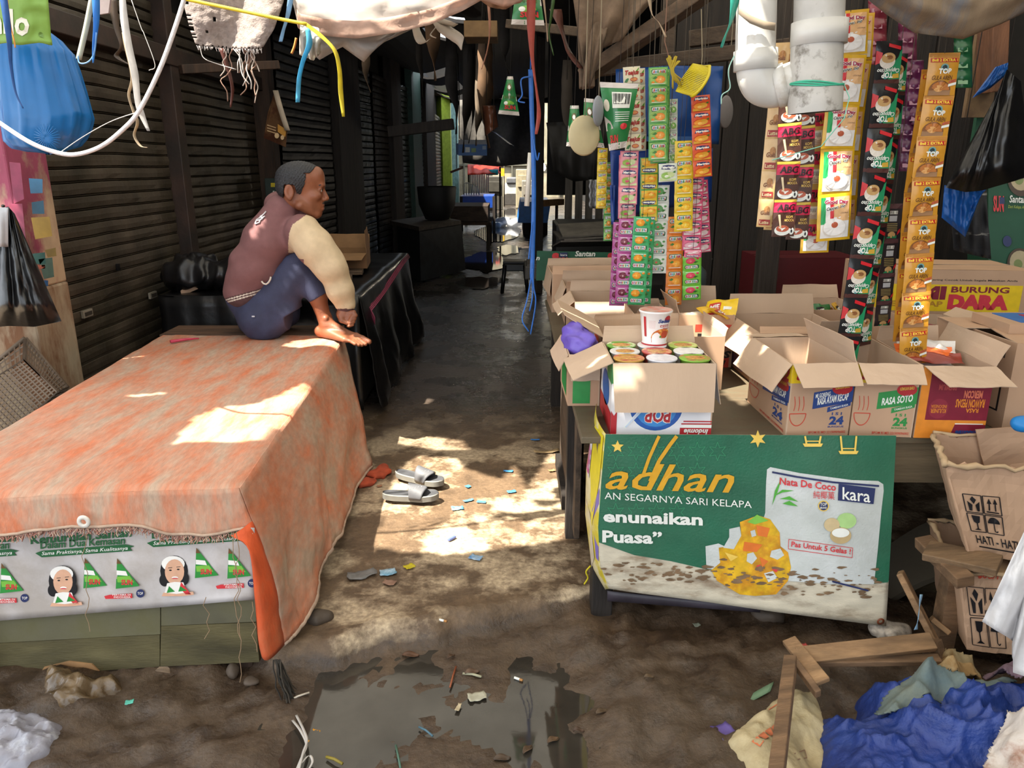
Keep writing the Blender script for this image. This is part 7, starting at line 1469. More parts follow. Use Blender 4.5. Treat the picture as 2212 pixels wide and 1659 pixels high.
# upright cardboard boxes on the heap
def symbols(b, P, x, y, s, sy):
    for i, (dx, dy) in enumerate(((0, 1.08), (1.08, 1.08), (0, 0), (1.08, 0))):
        X, Y = x+dx*s, y+dy*sy; q = lambda a, c: (X+a*s, Y+c*sy)
        b.line(P, [q(0, 0), q(1, 0), q(1, 1), q(0, 1), q(0, 0)], .009, BK, .001)
        if i == 0:
            b.poly(P, [q(.2, .1), q(.35, .1), q(.42, .45), q(.15, .65)], BK, .001); b.poly(P, [q(.8, .1), q(.65, .1), q(.58, .45), q(.85, .65)], BK, .001); b.poly(P, [q(.5, .5), q(.68, .75), q(.5, .92), q(.32, .75)], BK, .001)
        elif i == 1:
            for k in (.33, .67): b.poly(P, [q(k-.04, .2), q(k+.04, .2), q(k+.04, .6), q(k+.13, .6), q(k, .9), q(k-.13, .6), q(k-.04, .6)], BK, .001)
            b.poly(P, [q(.15, .08), q(.85, .08), q(.85, .15), q(.15, .15)], BK, .001)
        elif i == 2: b.poly(P, [q(.25, .9), q(.75, .9), q(.68, .55), q(.54, .48), q(.54, .2), q(.75, .1), q(.25, .1), q(.46, .2), q(.46, .48), q(.32, .55)], BK, .001)
        else:
            b.disc(P, X+.5*s, Y+.55*sy, .36*s, .34*sy, BK, .001, 14, 0, math.pi); b.poly(P, [q(.47, .55), q(.53, .55), q(.53, .15), q(.47, .15)], BK, .001); b.line(P, [q(.5, .15), q(.6, .08), q(.68, .16)], .01, BK, .001)
def openbox(name, label, px4, Y0, dep, prt, torn=True, flap=None):
    A, B_, C_, D_ = [at(u, v, Y0) for u, v in px4]        # bottom-left, bottom-right, top-right, top-left of the front
    t = thing(name, label, 'cardboard box', (A+B_)/2); k = V((.06, dep, .02)); b = MB()
    def wall(p, q, r, s_, nu=20, nv=12):
        def f(u, v): w = p.lerp(q, u).lerp(s_.lerp(r, u), v); return w+V((0, .010*fbm(u*3, v*3, p.x*5), (.012*fbm(u*18, 1, p.y*3) if torn else 0)*(v > .98)))
        b.grid(f, nu, nv, CARD, .005, False); return f
    ff = wall(A, B_, C_, D_); wall(B_, B_+k, C_+k, C_); wall(B_+k, A+k, D_+k, C_+k); wall(A+k, A, D_, D_+k); wall(A, A+k, B_+k, B_, 4, 4)
    P = lambda s, t_, l=0: ff(s, t_)+V((0, -.0022-l, 0)); prt(b, P); b.build('box_body', t)
    b = MB()
    for side_ in (lambda u: D_.lerp(C_, u), lambda u: D_.lerp(D_+k, u), lambda u: (D_+k).lerp(C_+k, u)): b.tube([side_(i/14)+V((rnd.uniform(-.004, .004), rnd.uniform(-.008, .004), rnd.uniform(-.004, .010))) for i in range(15)], [rnd.uniform(.004, .010) for _ in range(15)], mat('b59a78', .9, .1), 6)
    b.build('crumpled_rim', t)
    if flap:
        b = MB(); q = [at(u, v, y) for u, v, y in flap]; b.grid(lambda u, v: q[0].lerp(q[1], u).lerp(q[3].lerp(q[2], u), v)+V((0, .006*fbm(u*3, v*3, 2), 0)), 8, 8, CARD, .004, False)
        for k2 in range(7): b.disc(lambda x, y, l=0: q[0].lerp(q[1], x).lerp(q[3].lerp(q[2], x), y)+V((0, -.004-l, 0)), .86+.05*(k2 % 2), .25+.1*k2, .05, .035, ink('d9b81f'), .001, 8)
        b.build('flap', t)
    return t
openbox('fragile_carton', 'torn open carton with handling symbols standing tilted on the plank at the right', [(2088, 1190), (2310, 1236), (2330, 1022), (2042, 1004)], 1.93, .19, lambda b, P: (symbols(b, P, .08, .27, .145, .20), b.text(P, 'HATI - HATI', (.11, .14, .50, .23), BK, .001, .015), b.rect(P, .12, .095, .52, .11, BK, .001, 4, 1)), True, [(2128, 1020, 2.1), (2290, 1005, 2.1), (2290, 918, 2.1), (2108, 928, 2.1)])
lowbox = openbox('fragile_carton', 'dirty carton with faded symbols wedged under the plank at the right', [(2088, 1402), (2290, 1425), (2290, 1258), (2072, 1236)], 1.90, .28, lambda b, P: (symbols(b, P, .06, .08, .17, .36), b.text(P, '500/1700g', (.18, .93, .6, 1.02), PR, .002, .01)), True)
fbag = MB(); fbag.grid(lambda u, v: at(2080+150*u, 1245-40*math.sin(math.pi*min(1, v))*math.sin(math.pi*(.15+.85*u)), 1.93+.22*v), 16, 8, mat('c2a07a', .3, .1, 12, .3, 30, name='taped_top'), .004); fbag.build('taped_lid', lowbox)
b = MB(); b.bar(at(2000, 1188, 1.98), at(2160, 1222, 1.86), .09, .022, wood('84694c', '5a4632', (2, 9, 9)), .1, .003); tag(b.build('plank'), 'short weathered plank carrying the tilted symbol carton', 'plank')
b = MB(); b.bar(at(1993, 1168, 2.05), at(2086, 1258, 1.84), .05, .035, WD2, .2, .003); tag(b.build('plank'), 'squared timber sloping under the weathered plank', 'plank')
b = MB(); p = at(2075, 1320, 1.93); b.box((p.x, p.y+.06, .1), (.05, .05, .42), WD2); tag(b.build('prop_post'), 'short timber prop standing beside the dirty carton', 'post')
b = sdf_mesh([ell(at(2208, 916, 2.0), (.03, .03, .022))], .004, .01, mat('1f86d0', .4, .1, tl=.2), folds(.004, 90, 2)); tag(b.build('blue_wrapper'), 'bright blue plastic wad on top of the tilted symbol carton', 'wrapper')
# boards and rubbish under the counter at the right
b = MB(); gb = mat('6f6656', .8, .2, 6, .3, 40, h2='5a5246', mixs=3, name='grey_board2'); q = [at(1915, 1300, 2.35), at(2090, 1235, 2.25), at(2090, 1105, 2.5), at(1915, 1180, 2.55)]; b.grid(lambda u, v: q[0].lerp(q[1], u).lerp(q[3].lerp(q[2], u), v)+V((0, 0, .03*math.sin(math.pi*u))), 12, 8, gb, .02, False); tag(b.build('plank'), 'broad grey board leaning under the counter beside the banner', 'plank')
b = MB(); b.bar(at(1900, 1300, 2.45), at(2060, 1245, 2.4), .10, .08, wood('5a4a30', '2f261a', (2, 9, 9)), 0, .01); tag(b.build('plank'), 'dark damp timber lying under the leaning grey board', 'plank')
b = sdf_mesh([ell(gz(1925, 1368, .0), (.05, .035, .03)), ell(gz(1900, 1362, .0), (.03, .03, .025)), ell(gz(1950, 1364, .0), (.025, .03, .02))], .004, .02, mat('b5aa9c', .8, .3, 60, .6, 90, name='crumpled_net'), folds(.006, 120, 4)); tag(b.build('crumpled_net'), 'crumpled whitish netting on the mud below the banner corner', 'netting')
b = MB(); b.ribbon(spline([gz(1552, 1556, -.06), gz(1590, 1530, -.05), gz(1630, 1505, -.04), gz(1668, 1484, -.03)], 5), .045, mat('6d8a6c', .5, .15, 20), V((.5, .8, .1)), .003); tag(b.build('green_strip'), 'grey-green plastic strip along the edge of the rice sack', 'strip')
def scrap(name, label, u, v, z, w, l, rz, col, h2=None, cat='scrap', curl=.3, group=None, tl=0, rough=.5):
    p = gz(u, v, z); p.z = floor_z(p.x, p.y)+.004; R_ = Matrix.Rotation(rz, 3, 'Z'); b = MB(); sd = u*.1
    b.grid(lambda s, t: p+R_ @ V(((s-.5)*l*(1+.2*fbm(t*3, 1, sd)), (t-.5)*w*(1+.4*fbm(s*3, 2, sd)), .002+curl*l*(s-.5)**2+curl*w*.5*abs(fbm(s*3, t*3, sd)))), 7, 5, mat(col, rough, .15, 40, h2=h2, mixs=30, tl=tl), .0012); return tag(b.build(name), label, cat, group)
scrap('purple_scrap', 'purple plastic scrap lying left of the rice sack', 1562, 1612, -.08, .05, .05, .4, '5a4a8a')
# ================================================================ along the alley
BTP = mat('1f4aa8', .4, .12, 8, .2, 30, name='blue_cover')
t = thing('covered_table', 'far table under a blue cover on the left of the alley', 'table', at(1015, 440, 17))
b = MB(); a, c = at(994, 424, 16.5), at(1066, 424, 16.5); d = V((0, 1.6, 0)); z0 = at(1000, 442, 16.5).z
top = [a, c, c+d, a+d]; b.add(top+[V((p.x, p.y, z0-.1+.04*i)) for i, p in enumerate(top)], [(0, 1, 2, 3), (0, 4, 5, 1), (1, 5, 6, 2), (3, 2, 6, 7), (0, 3, 7, 4)], BTP); b.build('blue_cover', t)
b = MB()
for p in (a, c, a+d, c+d): b.box((p.x*.98, p.y, p.z/2), (.06, .06, p.z), PW2)
b.build('leg', t)
t = thing('crate_table', 'dark crate-topped table with a cloth hanging at its corner, left of the alley', 'table', at(1010, 500, 13))
b = MB(); z1 = at(1000, 446, 13).z; p0, p1 = at(972, 446, 13), at(1054, 446, 13); b.box(((p0.x+p1.x)/2, 13.6, z1-.12), (p1.x-p0.x, 1.2, .25), wood('4a3a30', '2a211b', (2, 9, 9))); b.build('crate_row', t)
b = MB(); b.box(((p0.x+p1.x)/2, 13.6, z1-.28), (p1.x-p0.x+.1, 1.3, .05), PW); b.build('tabletop', t)
for x in (p0.x, p1.x):
    for y in (13.05, 14.1): b = MB(); b.box((x, y, (z1-.3)/2), (.07, .07, z1-.3), PW2); b.build('leg', t)
b = MB(); b.grid(lambda u, v: (p0.x+.1+.02*u, 12.98-.02*v, z1-.26-.45*v*(1-.6*u)), 4, 6, mat('5a5650', .8), .004); b.build('hanging_cloth', t)
t = thing('low_table', 'low dark table with a dirty board front near the green pillar', 'table', at(950, 520, 9.5))
z1 = at(905, 490, 9.2).z; p0, p1 = at(905, 490, 9.2), at(996, 476, 10.2)
b = MB(); b.add([p0, p1, p1+V((-.5, 1.0, 0)), p0+V((-.5, 1.0, 0))]+[V((p.x, p.y, p.z-.05)) for p in (p0, p1, p1+V((-.5, 1.0, 0)), p0+V((-.5, 1.0, 0)))], [(0, 1, 2, 3), (0, 4, 5, 1), (1, 5, 6, 2), (2, 6, 7, 3), (3, 7, 4, 0)], wood('55483c', '3a3029', (2, 9, 9))); b.build('tabletop', t)
b = MB(); b.add([p0+V((0, .03, -.05)), p1+V((0, .03, -.05)), V((p1.x+.05, p1.y, .03)), V((p0.x, p0.y, .03))]+[p0+V((-.4, .9, -.05)), p1+V((-.4, .9, -.05)), V((p1.x-.4, p1.y+.9, .03)), V((p0.x-.4, p0.y+.9, .03))], [(0, 1, 2, 3), (4, 7, 6, 5), (1, 5, 6, 2), (0, 3, 7, 4)], mat('1c1f22', .7, .4, 9)); b.build('front_cover', t)
b = MB(); b.lathe([(.0, .0), (.16, .01), (.24, .2), (.26, .42), (.25, .43)], mat('1c1917', .7), 20, Matrix.Translation(V((at(945, 478, 10.3).x, 10.3, (p0.z+p1.z)/2+.002)))); tag(b.build('basket'), 'dark round basket on the low table in the alley', 'basket')
b = MB(); b.box(at(1017, 322, 10.2), (.38, .05, .14), mat('3a5f8a', .5), bev=.004); P = lambda u, v, l=0: at(u, v, 10.17-l)
b.poly(P, [(990, 312), (1052, 312), (1052, 336), (990, 336)], ink('3a6fb0'), .001); b.poly(P, [(990, 302), (1052, 302), (1052, 312), (990, 312)], ink('a0a0a4'), .001); b.poly(P, [(1005, 318), (1015, 318), (1015, 329), (1005, 329)], TXW, .002); b.poly(P, [(1018, 320), (1028, 320), (1028, 329), (1018, 329)], ink('8aa86a'), .002); b.poly(P, [(1042, 315), (1050, 315), (1050, 323), (1042, 323)], ink('9ab0c4'), .002)
hang(b, at(992, 300, 10.2), .006); hang(b, at(1050, 300, 10.2), .006); tag(b.build('sign_board'), 'small blue and grey sign board hanging over the alley', 'sign')
# red awning glowing in the sun, screens and clutter beyond
b = MB(); b.grid(lambda u, v: at(1010+72*u, 356+22*v-3*u*v, 21.5-.5*v+.06*math.sin(20*u)), 18, 5, mat('d8402a', .5, .1, tl=.6, name='red_awning'), .01); awn_ = b.build('awning'); tag(awn_, 'red plastic awning glowing in sunlight at the far end of the alley', 'awning')
b = MB(); b.grid(lambda u, v: at(1050+26*u, 366+12*v, 21.36-.5*u), 4, 3, mat('4ab8c8', .5, .1, tl=.5), .01); tag(b.build('cyan_sheet', awn_), 'cyan sheet at the right end')  # separate sheet, attached as a part of the awning
for u, y in ((1012, 21.4), (1080, 21.1)):
    p = at(u, 360, y); b = MB(); b.box((p.x, p.y+.06, p.z/2), (.05, .05, p.z), PW2); b.build('pole', awn_)
b = MB()
for i in range(12): b.box((at(1013+3.8*i, 402, 21.8).x, 21.8, .62), (.035, .03, 1.24), mat('8a8c92', .4, .1, metal=.5))
tag(b.build('corrugated_gate'), 'grey ribbed metal gate under the far red awning', 'gate')
b = MB(); M_ = mat('b5a888', .5)
for i in range(6): b.tube([at(1009+5*i, 402+max(0, i-3)*3, 18.5), at(1009+5*i, 424, 18.5)], .012, M_, 6)
b.tube(spline([at(1009, 424, 18.5), at(1009, 402, 18.5), at(1024, 402, 18.5), at(1034, 408, 18.5), at(1040, 424, 18.5)], 5), .014, M_, 6); wr_ = b.build('wire_rack'); wr_.location.z = (at(1000, 424, 16.5).z-at(1009, 424, 18.5).z)+.002; wr_.location.y = -1.2; tag(wr_, 'pale wire rack standing on the far blue covered table', 'rack')
drape_thing('grey_awning', 'sagging dirty awning across the alley above the red one', [(985, 216), (1070, 214), (1175, 212)], [(1000, 352), (1075, 360), (1160, 352)], 19.5, mat('55504a', .8, .15), 20, 8, .08, 'awning', 3)
b = MB(); a = at(1105, 408, 27); b.box(a, (.45, .5, .42), mat('cfcac0', .5), bev=.06); b.box(a+V((0, -.1, .28)), (.36, .4, .22), mat('6a6a6c', .4), bev=.05); b.box(a+V((0, 0, -.35)), (.5, .5, .34), mat('4a4540', .6)); tag(b.build('parked_cart'), 'pale cart parked at the sunlit far end of the alley', 'cart')
for i, (u, v, y, sx, sz, c, lab) in enumerate(((1068, 410, 24, .5, 1.0, '4a463e', 'dark upright box beside the far cart'), (1128, 400, 25, .4, 1.2, 'a89c80', 'pale upright panel right of the far cart'), (1085, 372, 26, .14, .5, 'd8b02a', 'small yellow pennant hung at the far end'), (1140, 395, 23, .35, .9, '8a8478', 'greyish stack at the right of the far end'))):
    b = MB(); p = at(u, v, y)
    if i == 2: b.box(p, (sx, .02, sz*.5), mat(c, .5)); b.tube([p+V((.06, .03, .2)), V((p.x+.06, p.y+.03, 0))], .02, PW2, 5)
    else: b.box((p.x, p.y, sz/2), (sx, .4, sz), mat(c, .6), bev=.02); b.box((p.x, p.y-.22, sz*.7), (sx*.7, .04, sz*.3), mat(c, .5), bev=.01)
    tag(b.build(('upright_box', 'wall_board_stack', 'pennant', 'stack_box')[i]), lab, ('box', 'panel', 'pennant', 'box')[i])
t = thing('market_stall', 'far stall with a blue skirt on the right of the alley', 'stall', at(1150, 450, 15))
b = MB(); q0, q1 = at(1125, 436, 15.5), at(1190, 436, 15.5); b.add([q0, q1, q1+V((0, 2, 0)), q0+V((0, 2, 0))]+[V((p.x-.06, p.y, .25)) for p in (q0, q1, q1+V((0, 2, 0)), q0+V((0, 2, 0)))], [(0, 1, 2, 3), (0, 4, 5, 1), (0, 3, 7, 4), (1, 5, 6, 2)], mat('2a7ad0', .4, .1)); b.build('blue_skirt', t)
b = MB(); b.box(((q0.x+q1.x)/2, 16.5, .2), (.5, 1.6, .4), PW2); b.build('stall_body', t)
b = MB(); p0, p1 = at(1158, 440, 12.5), at(1212, 436, 13.5); b.bar(p0, p1, .12, .10, wood('b08a60', '8a6a48', (2, 9, 9))); b.box((p0.x+.08, p0.y+.1, p0.z/2), (.05, .05, p0.z), PW2); b.box((p1.x-.08, p1.y-.1, p1.z/2), (.05, .05, p1.z), PW2); tag(b.build('trestle_beam'), 'pale timber trestle catching light on the right of the alley', 'timber')
# bare bulb
bl = thing('light_bulb', 'bare glowing bulb hanging over the right side of the alley', 'bulb', at(1173, 360, 11))
b = MB(); c = at(1173, 362, 11); b.lathe([(.0, -.045), (.025, -.04), (.04, -.01), (.036, .02), (.018, .045), (.014, .06), (0, .062)], mat('fff4da', .3, 0, emit=14), 16, Matrix.Translation(c)); b.build('glass', bl); b = MB(); b.tube([c+V((0, 0, .06)), c+V((0, 0, .1))], .016, BK, 8); hang(b, c+V((0, 0, .1)), .004, BK); b.build('cord', bl)
L_ = bpy.data.lights.new('bulb_light', 'POINT'); L_.energy = 12; L_.color = (1, .88, .7); L_.shadow_soft_size = .05; o = bpy.data.objects.new('bulb_light', L_); COL.objects.link(o); o.location = c-V((0, 0, .09)); o.parent = bl; o.matrix_parent_inverse = Matrix.Translation(-V(bl.location))
# dark stall with stacked things on the right of the alley
t = thing('dark_stall', 'dark stall on the right of the alley with a green front strip', 'stall', (.9, 6, 0))
b = MB(); b.box((1.12, 6.6, .29), (1.46, 2.2, .56), mat('1f1b18', .8, .2), bev=.01); b.build('stall_body', t)
GS = mat('1f5a40', .55, .12, 8, name='green_strip'); b = MB(); A_, B_ = at(1158, 606, 5.46), at(1345, 602, 5.44); C_, D_ = at(1345, 546, 5.44), at(1160, 542, 5.46)
b.add([A_, B_, C_, D_]+[p+V((0, .01, 0)) for p in (A_, B_, C_, D_)], [(0, 1, 2, 3), (4, 7, 6, 5), (0, 3, 7, 4), (3, 2, 6, 7), (1, 5, 6, 2), (0, 4, 5, 1)], GS); P = lambda u, v, l=0: at(u, v, 5.43-l)
for x in (0, 120): b.text(P, 'S', (1192+x, 569, 1208+x, 546), RD, .002, .1); b.text(P, 'UN', (1208+x, 568, 1226+x, 556), RD, .002, .08); b.poly(P, [(1209+x, 546), (1226+x, 545), (1226+x, 555), (1209+x, 556)], NV, .001); b.text(P, 'kara', (1211+x, 553, 1225+x, 548), TXW, .003, .0)
b.text(P, 'Santan', (1242, 554, 1286, 542), TXW, .002, .03, .2); b.text(P, 'Dari Kelapa Asli', (1243, 563, 1302, 557), ink('8a9a3a'), .002, .01, .2); b.text(P, 'n', (1158, 562, 1166, 555), TXW, .002, .03, .2)
b.build('green_front', t)
DB = mat('15130f', .6, .2); 
for nm_, lab, u, v, y, d_, col in (('black_cabinet', 'black box cabinet standing on the dark stall', 1278, 510, 6.55, (.62, .6, .34), '141312'), ('grey_carton', 'grey flat carton on the dark stall beside the black cabinet', 1187, 520, 5.65, (.36, .36, .10), '3a3632')):
    p = at(u, v, y); b = MB(); b.box((p.x, p.y+.2, .575+d_[2]/2), d_, mat(col, .5, .15), bev=.008); b.box((p.x, p.y+.2, .575+d_[2]+.006), (d_[0]*.9, d_[1]*.9, .01), mat('4a4642', .6)); tag(b.build(nm_), lab, 'box')
for i in range(4):
    b = MB(); p = at(1285+10*(i % 2), 505-9*i, 5.6); b.bar((p.x-.28, 5.62+.02*i, p.z), (p.x+.30, 5.72, p.z+.03*(i % 2)), .3, .012, mat(('4a4540', '55504a', '3a3631', '5d5850')[i], .8, .2), .15*(i-1.5)); b.v = [(x, y, z-.075) for x, y, z in b.v]; tag(b.build('flattened_carton'), ('lowest', 'second lowest', 'third', 'topmost')[i]+' flattened grey carton leaning on the dark stall', 'cardboard', 'flattened cartons on the dark stall')
# right-hand curtain of dark goods over the dark stall and hanging strips
b = MB(); b.box((1.05, 7.9, 1.9), (1.4, .06, 1.6), mat('14110f', .9, .2)); struct(b.build('back_partition_wall'))
b = MB()
for i in range(6): b.box((.55+.1*i, 7.6, 1.15), (.07, .03, 1.1), wood('6a6258', '4a443c', (9, 9, 1)))
tag(b.build('slat_screen'), 'pale upright slats in the gloom behind the dark stall', 'screen')
drape_thing('dark_tarp', 'black tarp hanging low over the dark stall', [(1180, 265), (1250, 262), (1345, 262)], [(1196, 372), (1240, 392), (1285, 388), (1330, 380)], 6.0, mat('161412', .7, .2), 20, 10, .03, 'tarpaulin', 3)
b = MB(); hang(b, at(1185, 266, 6.0), .004); hang(b, at(1340, 264, 6.0), .004); o = b.build('tie_rope'); o.parent = bpy.data.objects['dark_tarp']
b = MB(); b.grid(lambda u, v: at(1272+18*u+1.5*math.sin(20*v), 388+62*v, 5.3-.02*math.sin(9*u)), 6, 12, mat('8a8a8c', .2, .2, 30, .5, 60, metal=.4), .004); hang(b, at(1281, 390, 5.3), .002); tag(b.build('foil_strip'), 'silvery strip hanging in the gloom left of the drink sachets', 'strip')
# black stool
t = thing('plastic_stool', 'black plastic stool standing in the alley beside the blue rope', 'stool', gz(1112, 628, .0))
p = gz(1112, 628, 0); Z = at(1112, 562, p.y).z; BKS = mat('131316', .3, .1); b = MB(); b.box((p.x, p.y, Z-.015), (.27, .27, .03), BKS, bev=.012); b.box((p.x, p.y, Z-.07), (.25, .25, .08), BKS, bev=.01); b.build('seat', t)
for sx in (-1, 1):
    for sy in (-1, 1): b = MB(); b.tube([(p.x+.11*sx, p.y+.11*sy, Z-.04), (p.x+.145*sx, p.y+.145*sy, .0)], [.026, .02], BKS, 8); b.build('leg', t)
# pale plastic bags in the lit part of the floor
b = sdf_mesh([ell(gz(1085, 480, .1), (.22, .18, .10)), ell(gz(1110, 482, .1), (.16, .15, .09)), ell(gz(1070, 484, .08), (.14, .12, .07))], .02, .05, mat('d8dade', .25, .1, tl=.4), folds(.03, 30, 8)); tag(b.build('plastic_bag'), 'clear rubbish bag lying on the wet alley floor far back', 'plastic bag')
# hanging rags and dry leaves under the alley roof
RG = [mat(c, .8, .25, 9, tl=.15) for c in ('4a3a2a', '2e2721', '6d5138', '3a3430', '7a6a58')]
for k, (u0, v0, u1, v1, y, w, c, lab) in enumerate(((1010, 215, 1000, 330, 7.5, .10, 1, 'dark ragged strip left of the sign board'), (1048, 195, 1056, 320, 7.2, .14, 2, 'brown dry leaf-like strip above the sign board'), (1035, 240, 1028, 315, 7.4, .08, 4, 'pale strip of cloth just above the sign board'), (1022, 200, 1012, 310, 7.6, .05, 1, 'thin black strip above the sign board'), (975, 180, 985, 290, 7.8, .12, 3, 'grey dusty rag left of the strips'), (935, 70, 940, 175, 6.0, .12, 2, 'tan dry palm strip under the roof'), (1090, 90, 1100, 160, 6.5, .08, 3, 'grey rag over the hanging green pack'), (1225, 250, 1240, 330, 5.5, .08, 1, 'dark rag behind the cream disc'), (905, 120, 912, 210, 6.5, .05, 1, 'thin dark strip by the left roof posts'), (790, 130, 800, 200, 5.5, .05, 0, 'thin brown strip right of the yellow ribbon'))):
    b = MB(); sp = spline([at(u0, v0-120, y+.1), at(u0, v0, y), at((u0+u1)/2+rnd.uniform(-6, 6), (v0+v1)/2, y), at(u1, v1, y)], 6); n = len(sp)
    b.ribbon(sp, [w*(.3+.9*math.sin(math.pi*min(1, .15+.85*i/n))*(1+.3*fbm(i*.4, k))) for i in range(n)], RG[c], lambda t_: V((math.cos(2*t_), math.sin(2*t_), 0)), .003); hang(b, sp[2], .003); tag(b.build('hanging_rag'), lab, 'rag', 'rags under the alley roof')
b = MB(); b.grid(lambda u, v: at(1043+26*u+6*v, 228+66*v-20*u*v, 6.9-.1*math.sin(math.pi*u)+.03*fbm(u*4, v*4, 2)), 10, 10, mat('7a4a34', .3, .15, 9, .4, 30), .006); hang(b, at(1050, 230, 6.88), .003); tag(b.build('brown_packet'), 'shiny brown foil packet hanging above the sign board', 'packet')
b = MB(); b.grid(lambda u, v: at(1062+14*u+34*v, 282+26*v+8*u, 6.6-.06*math.sin(3*u)), 8, 8, mat('5d6a8a', .35, .15, 20, h2='b5b4b0', mixs=8, mixw=.05), .004); hang(b, at(1066, 284, 6.6), .003); tag(b.build('grey_bag_scrap'), 'grey-blue plastic scrap dangling right of the sign board', 'scrap')
b = MB(); b.bar(at(974, 372, 12), at(1000, 362, 12), .22, .03, mat('4a2a24', .7)); hang(b, at(986, 364, 12), .006); tag(b.build('slanted_board'), 'small slanted maroon board hanging beside the lime pillar', 'board')
b = MB(); b.box(at(1040, 70, 5.6), (.22, .3, .10), mat('7a6040', .8, .2), bev=.004); hang(b, at(1040, 66, 5.6), .006); tag(b.build('hanging_box'), 'small tan wooden box wedged under the roof at the top centre', 'box')
# dim goods on the shop floor side
for i, (x, y, c, lab) in enumerate(((1.02, 4.2, '2a4a6a', 'dim blue-capped water bottle behind the drink sachets'),)):
    t = thing('water_bottle', lab, 'bottle', (x, y, SZ)); b = MB(); b.lathe([(0, 0), (.055, .002), (.06, .02), (.06, .12), (.055, .14), (.06, .16), (.055, .22), (.02, .26), (.02, .28)], mat('4a5458', .15, .1), 20, Matrix.Translation((0, 0, 0))); b.local('bottle', t); b = MB(); b.lathe([(.022, .275), (.022, .30), (0, .30)], mat(c, .4), 14); b.local('cap', t)
# ================================================================ things on the ground
SLM = mat('5f6064', .55, .12, 12, .2, 60, name='grey_rubber'); SLS = mat('7d7c76', .7, .15, 14, name='worn_sole'); SLI = mat('414246', .7, .15, 20)
def slider(label, heel, toe, wid=.092):
    L_ = (toe-heel).length; d = (toe-heel).normalized(); s_ = V((d.y, -d.x, 0)); t = thing('slide_sandal', label, 'sandal', (heel+toe)/2, 'pair of grey slide sandals')
    def half(t_): return wid/2*float(np.interp(t_, [0, .06, .2, .45, .72, .9, .97, 1], [.30, .62, .74, .72, 1.0, .84, .5, .16]))
    zr = lambda t_: .004+.010*(1-math.sin(math.pi*min(1, t_*1.1)))*.5
    def prof(z, ins): return [[heel+d*(L_*i/24)+s_*(half(i/24)*k-ins*k if abs(half(i/24)) > ins else 0)+V((0, 0, z+zr(i/24))) for i in range(25)] for k in (-1, 1)]
    b = MB(); lo_, up_ = prof(0, .002), prof(.024, 0); r0 = lo_[0]+lo_[1][::-1]; r1 = up_[0]+up_[1][::-1]; n = len(r0)
    b.add(r0+r1, [(i, (i+1) % n, n+(i+1) % n, n+i) for i in range(n)], SLS, True); i0, i1 = prof(.0265, .006); q = i0+i1[::-1]
    b.add(r1+q, [(i, (i+1) % n, n+(i+1) % n, n+i) for i in range(n)], SLS, True)
    dn0, dn1 = prof(.021, .010); m0, m1 = dn0, dn1; b.add(q+m0+m1[::-1], [(i, (i+1) % n, n+(i+1) % n, n+i) for i in range(n)], SLI, True)
    b.add(m0+m1, [(i, i+1, 26+i, 25+i) for i in range(24)], SLI, True); b.add(lo_[0]+lo_[1], [(i, 25+i, 26+i, i+1) for i in range(24)], SLS); b.build('sole', t)
    b = MB()
    def st_(u, v):
        tt = lerp(.46+.05*abs(u-.5), .80-.10*abs(2*u-1), v); hw = half(tt)+.003; a = math.pi*u; return heel+d*(L_*tt)+s_*(-hw*math.cos(a))+V((0, 0, .012+zr(tt)+(.062-.022*v)*math.sin(a)**.8))
    b.grid(st_, 20, 10, SLM, .006)
    for k in range(5): b.tube([st_(.25+.02*k, .15+.12*k)+V((0, 0, .001)), st_(.75-.05*k, .15+.15*k)+V((0, 0, .001))], .0016, mat('9a9b9e', .5), 4)
    b.build('strap', t)
z0 = .012
slider('grey slide sandal farther from the camera of the pair on the walkway', gz(858, 1030, z0), gz(958, 1052, z0)); slider('grey slide sandal nearer the camera of the pair on the walkway', gz(828, 1078, z0), gz(948, 1080, z0))
GLB = 'litter on the walkway'
for u, v, w, l, rz, c, lab in ((988, 1101, .035, .05, .2, '4a9ad0', 'largest pale blue plastic scrap in front of the sandals'), (1012, 1084, .018, .045, .5, '5aa0d4', 'narrow blue scrap above the largest one'), (1040, 1087, .018, .04, -.2, '4a94cc', 'narrow blue scrap right of the other narrow one'), (1011, 1052, .025, .022, .7, '4a9ad8', 'small square blue scrap beside the sandal'), (1098, 1019, .02, .045, -.1, '3f8acc', 'blue scrap farthest to the right in the sunlight'), (1105, 1065, .022, .038, .3, '4a94d0', 'blue scrap below the farthest right one'), (1028, 1206, .035, .048, -.4, '4a8ac8', 'blue scrap lying alone in the shade'), (838, 1239, .04, .055, .3, '6a9ab4', 'blue and grey torn wrapper in the shade'), (1156, 953, .015, .05, 0, '3a7ac0', 'tiny blue scrap far up the walkway')):
    scrap('blue_scrap', lab, u, v, 0, w, l, rz, c, 'b8d0e0' if w > .03 else None, 'scrap', .15, 'blue plastic scraps on the walkway')
scrap('clear_wrapper', 'clear crumpled wrapper lying near the tarpaulin in the shade', 782, 1246, 0, .05, .10, .4, '8a8886', None, tl=.3); scrap('yellow_scrap', 'yellow-green plastic scrap lying near the torn wrapper', 884, 1228, 0, .03, .035, .7, 'c9b81f'); scrap('brown_scrap', 'small brown torn label on the walkway', 842, 1262, 0, .03, .045, -.3, '8a6a58')
b = MB(); p = gz(976, 1166, .0); b.box((p.x, p.y, floor_z(p.x, p.y)+.008), (.04, .012, .010), mat('5a6aa8', .4), Matrix.Rotation(.9, 3, 'Z'), .003); tag(b.build('blue_lighter'), 'small violet-blue plastic stick at the edge of the sunlight', 'scrap')
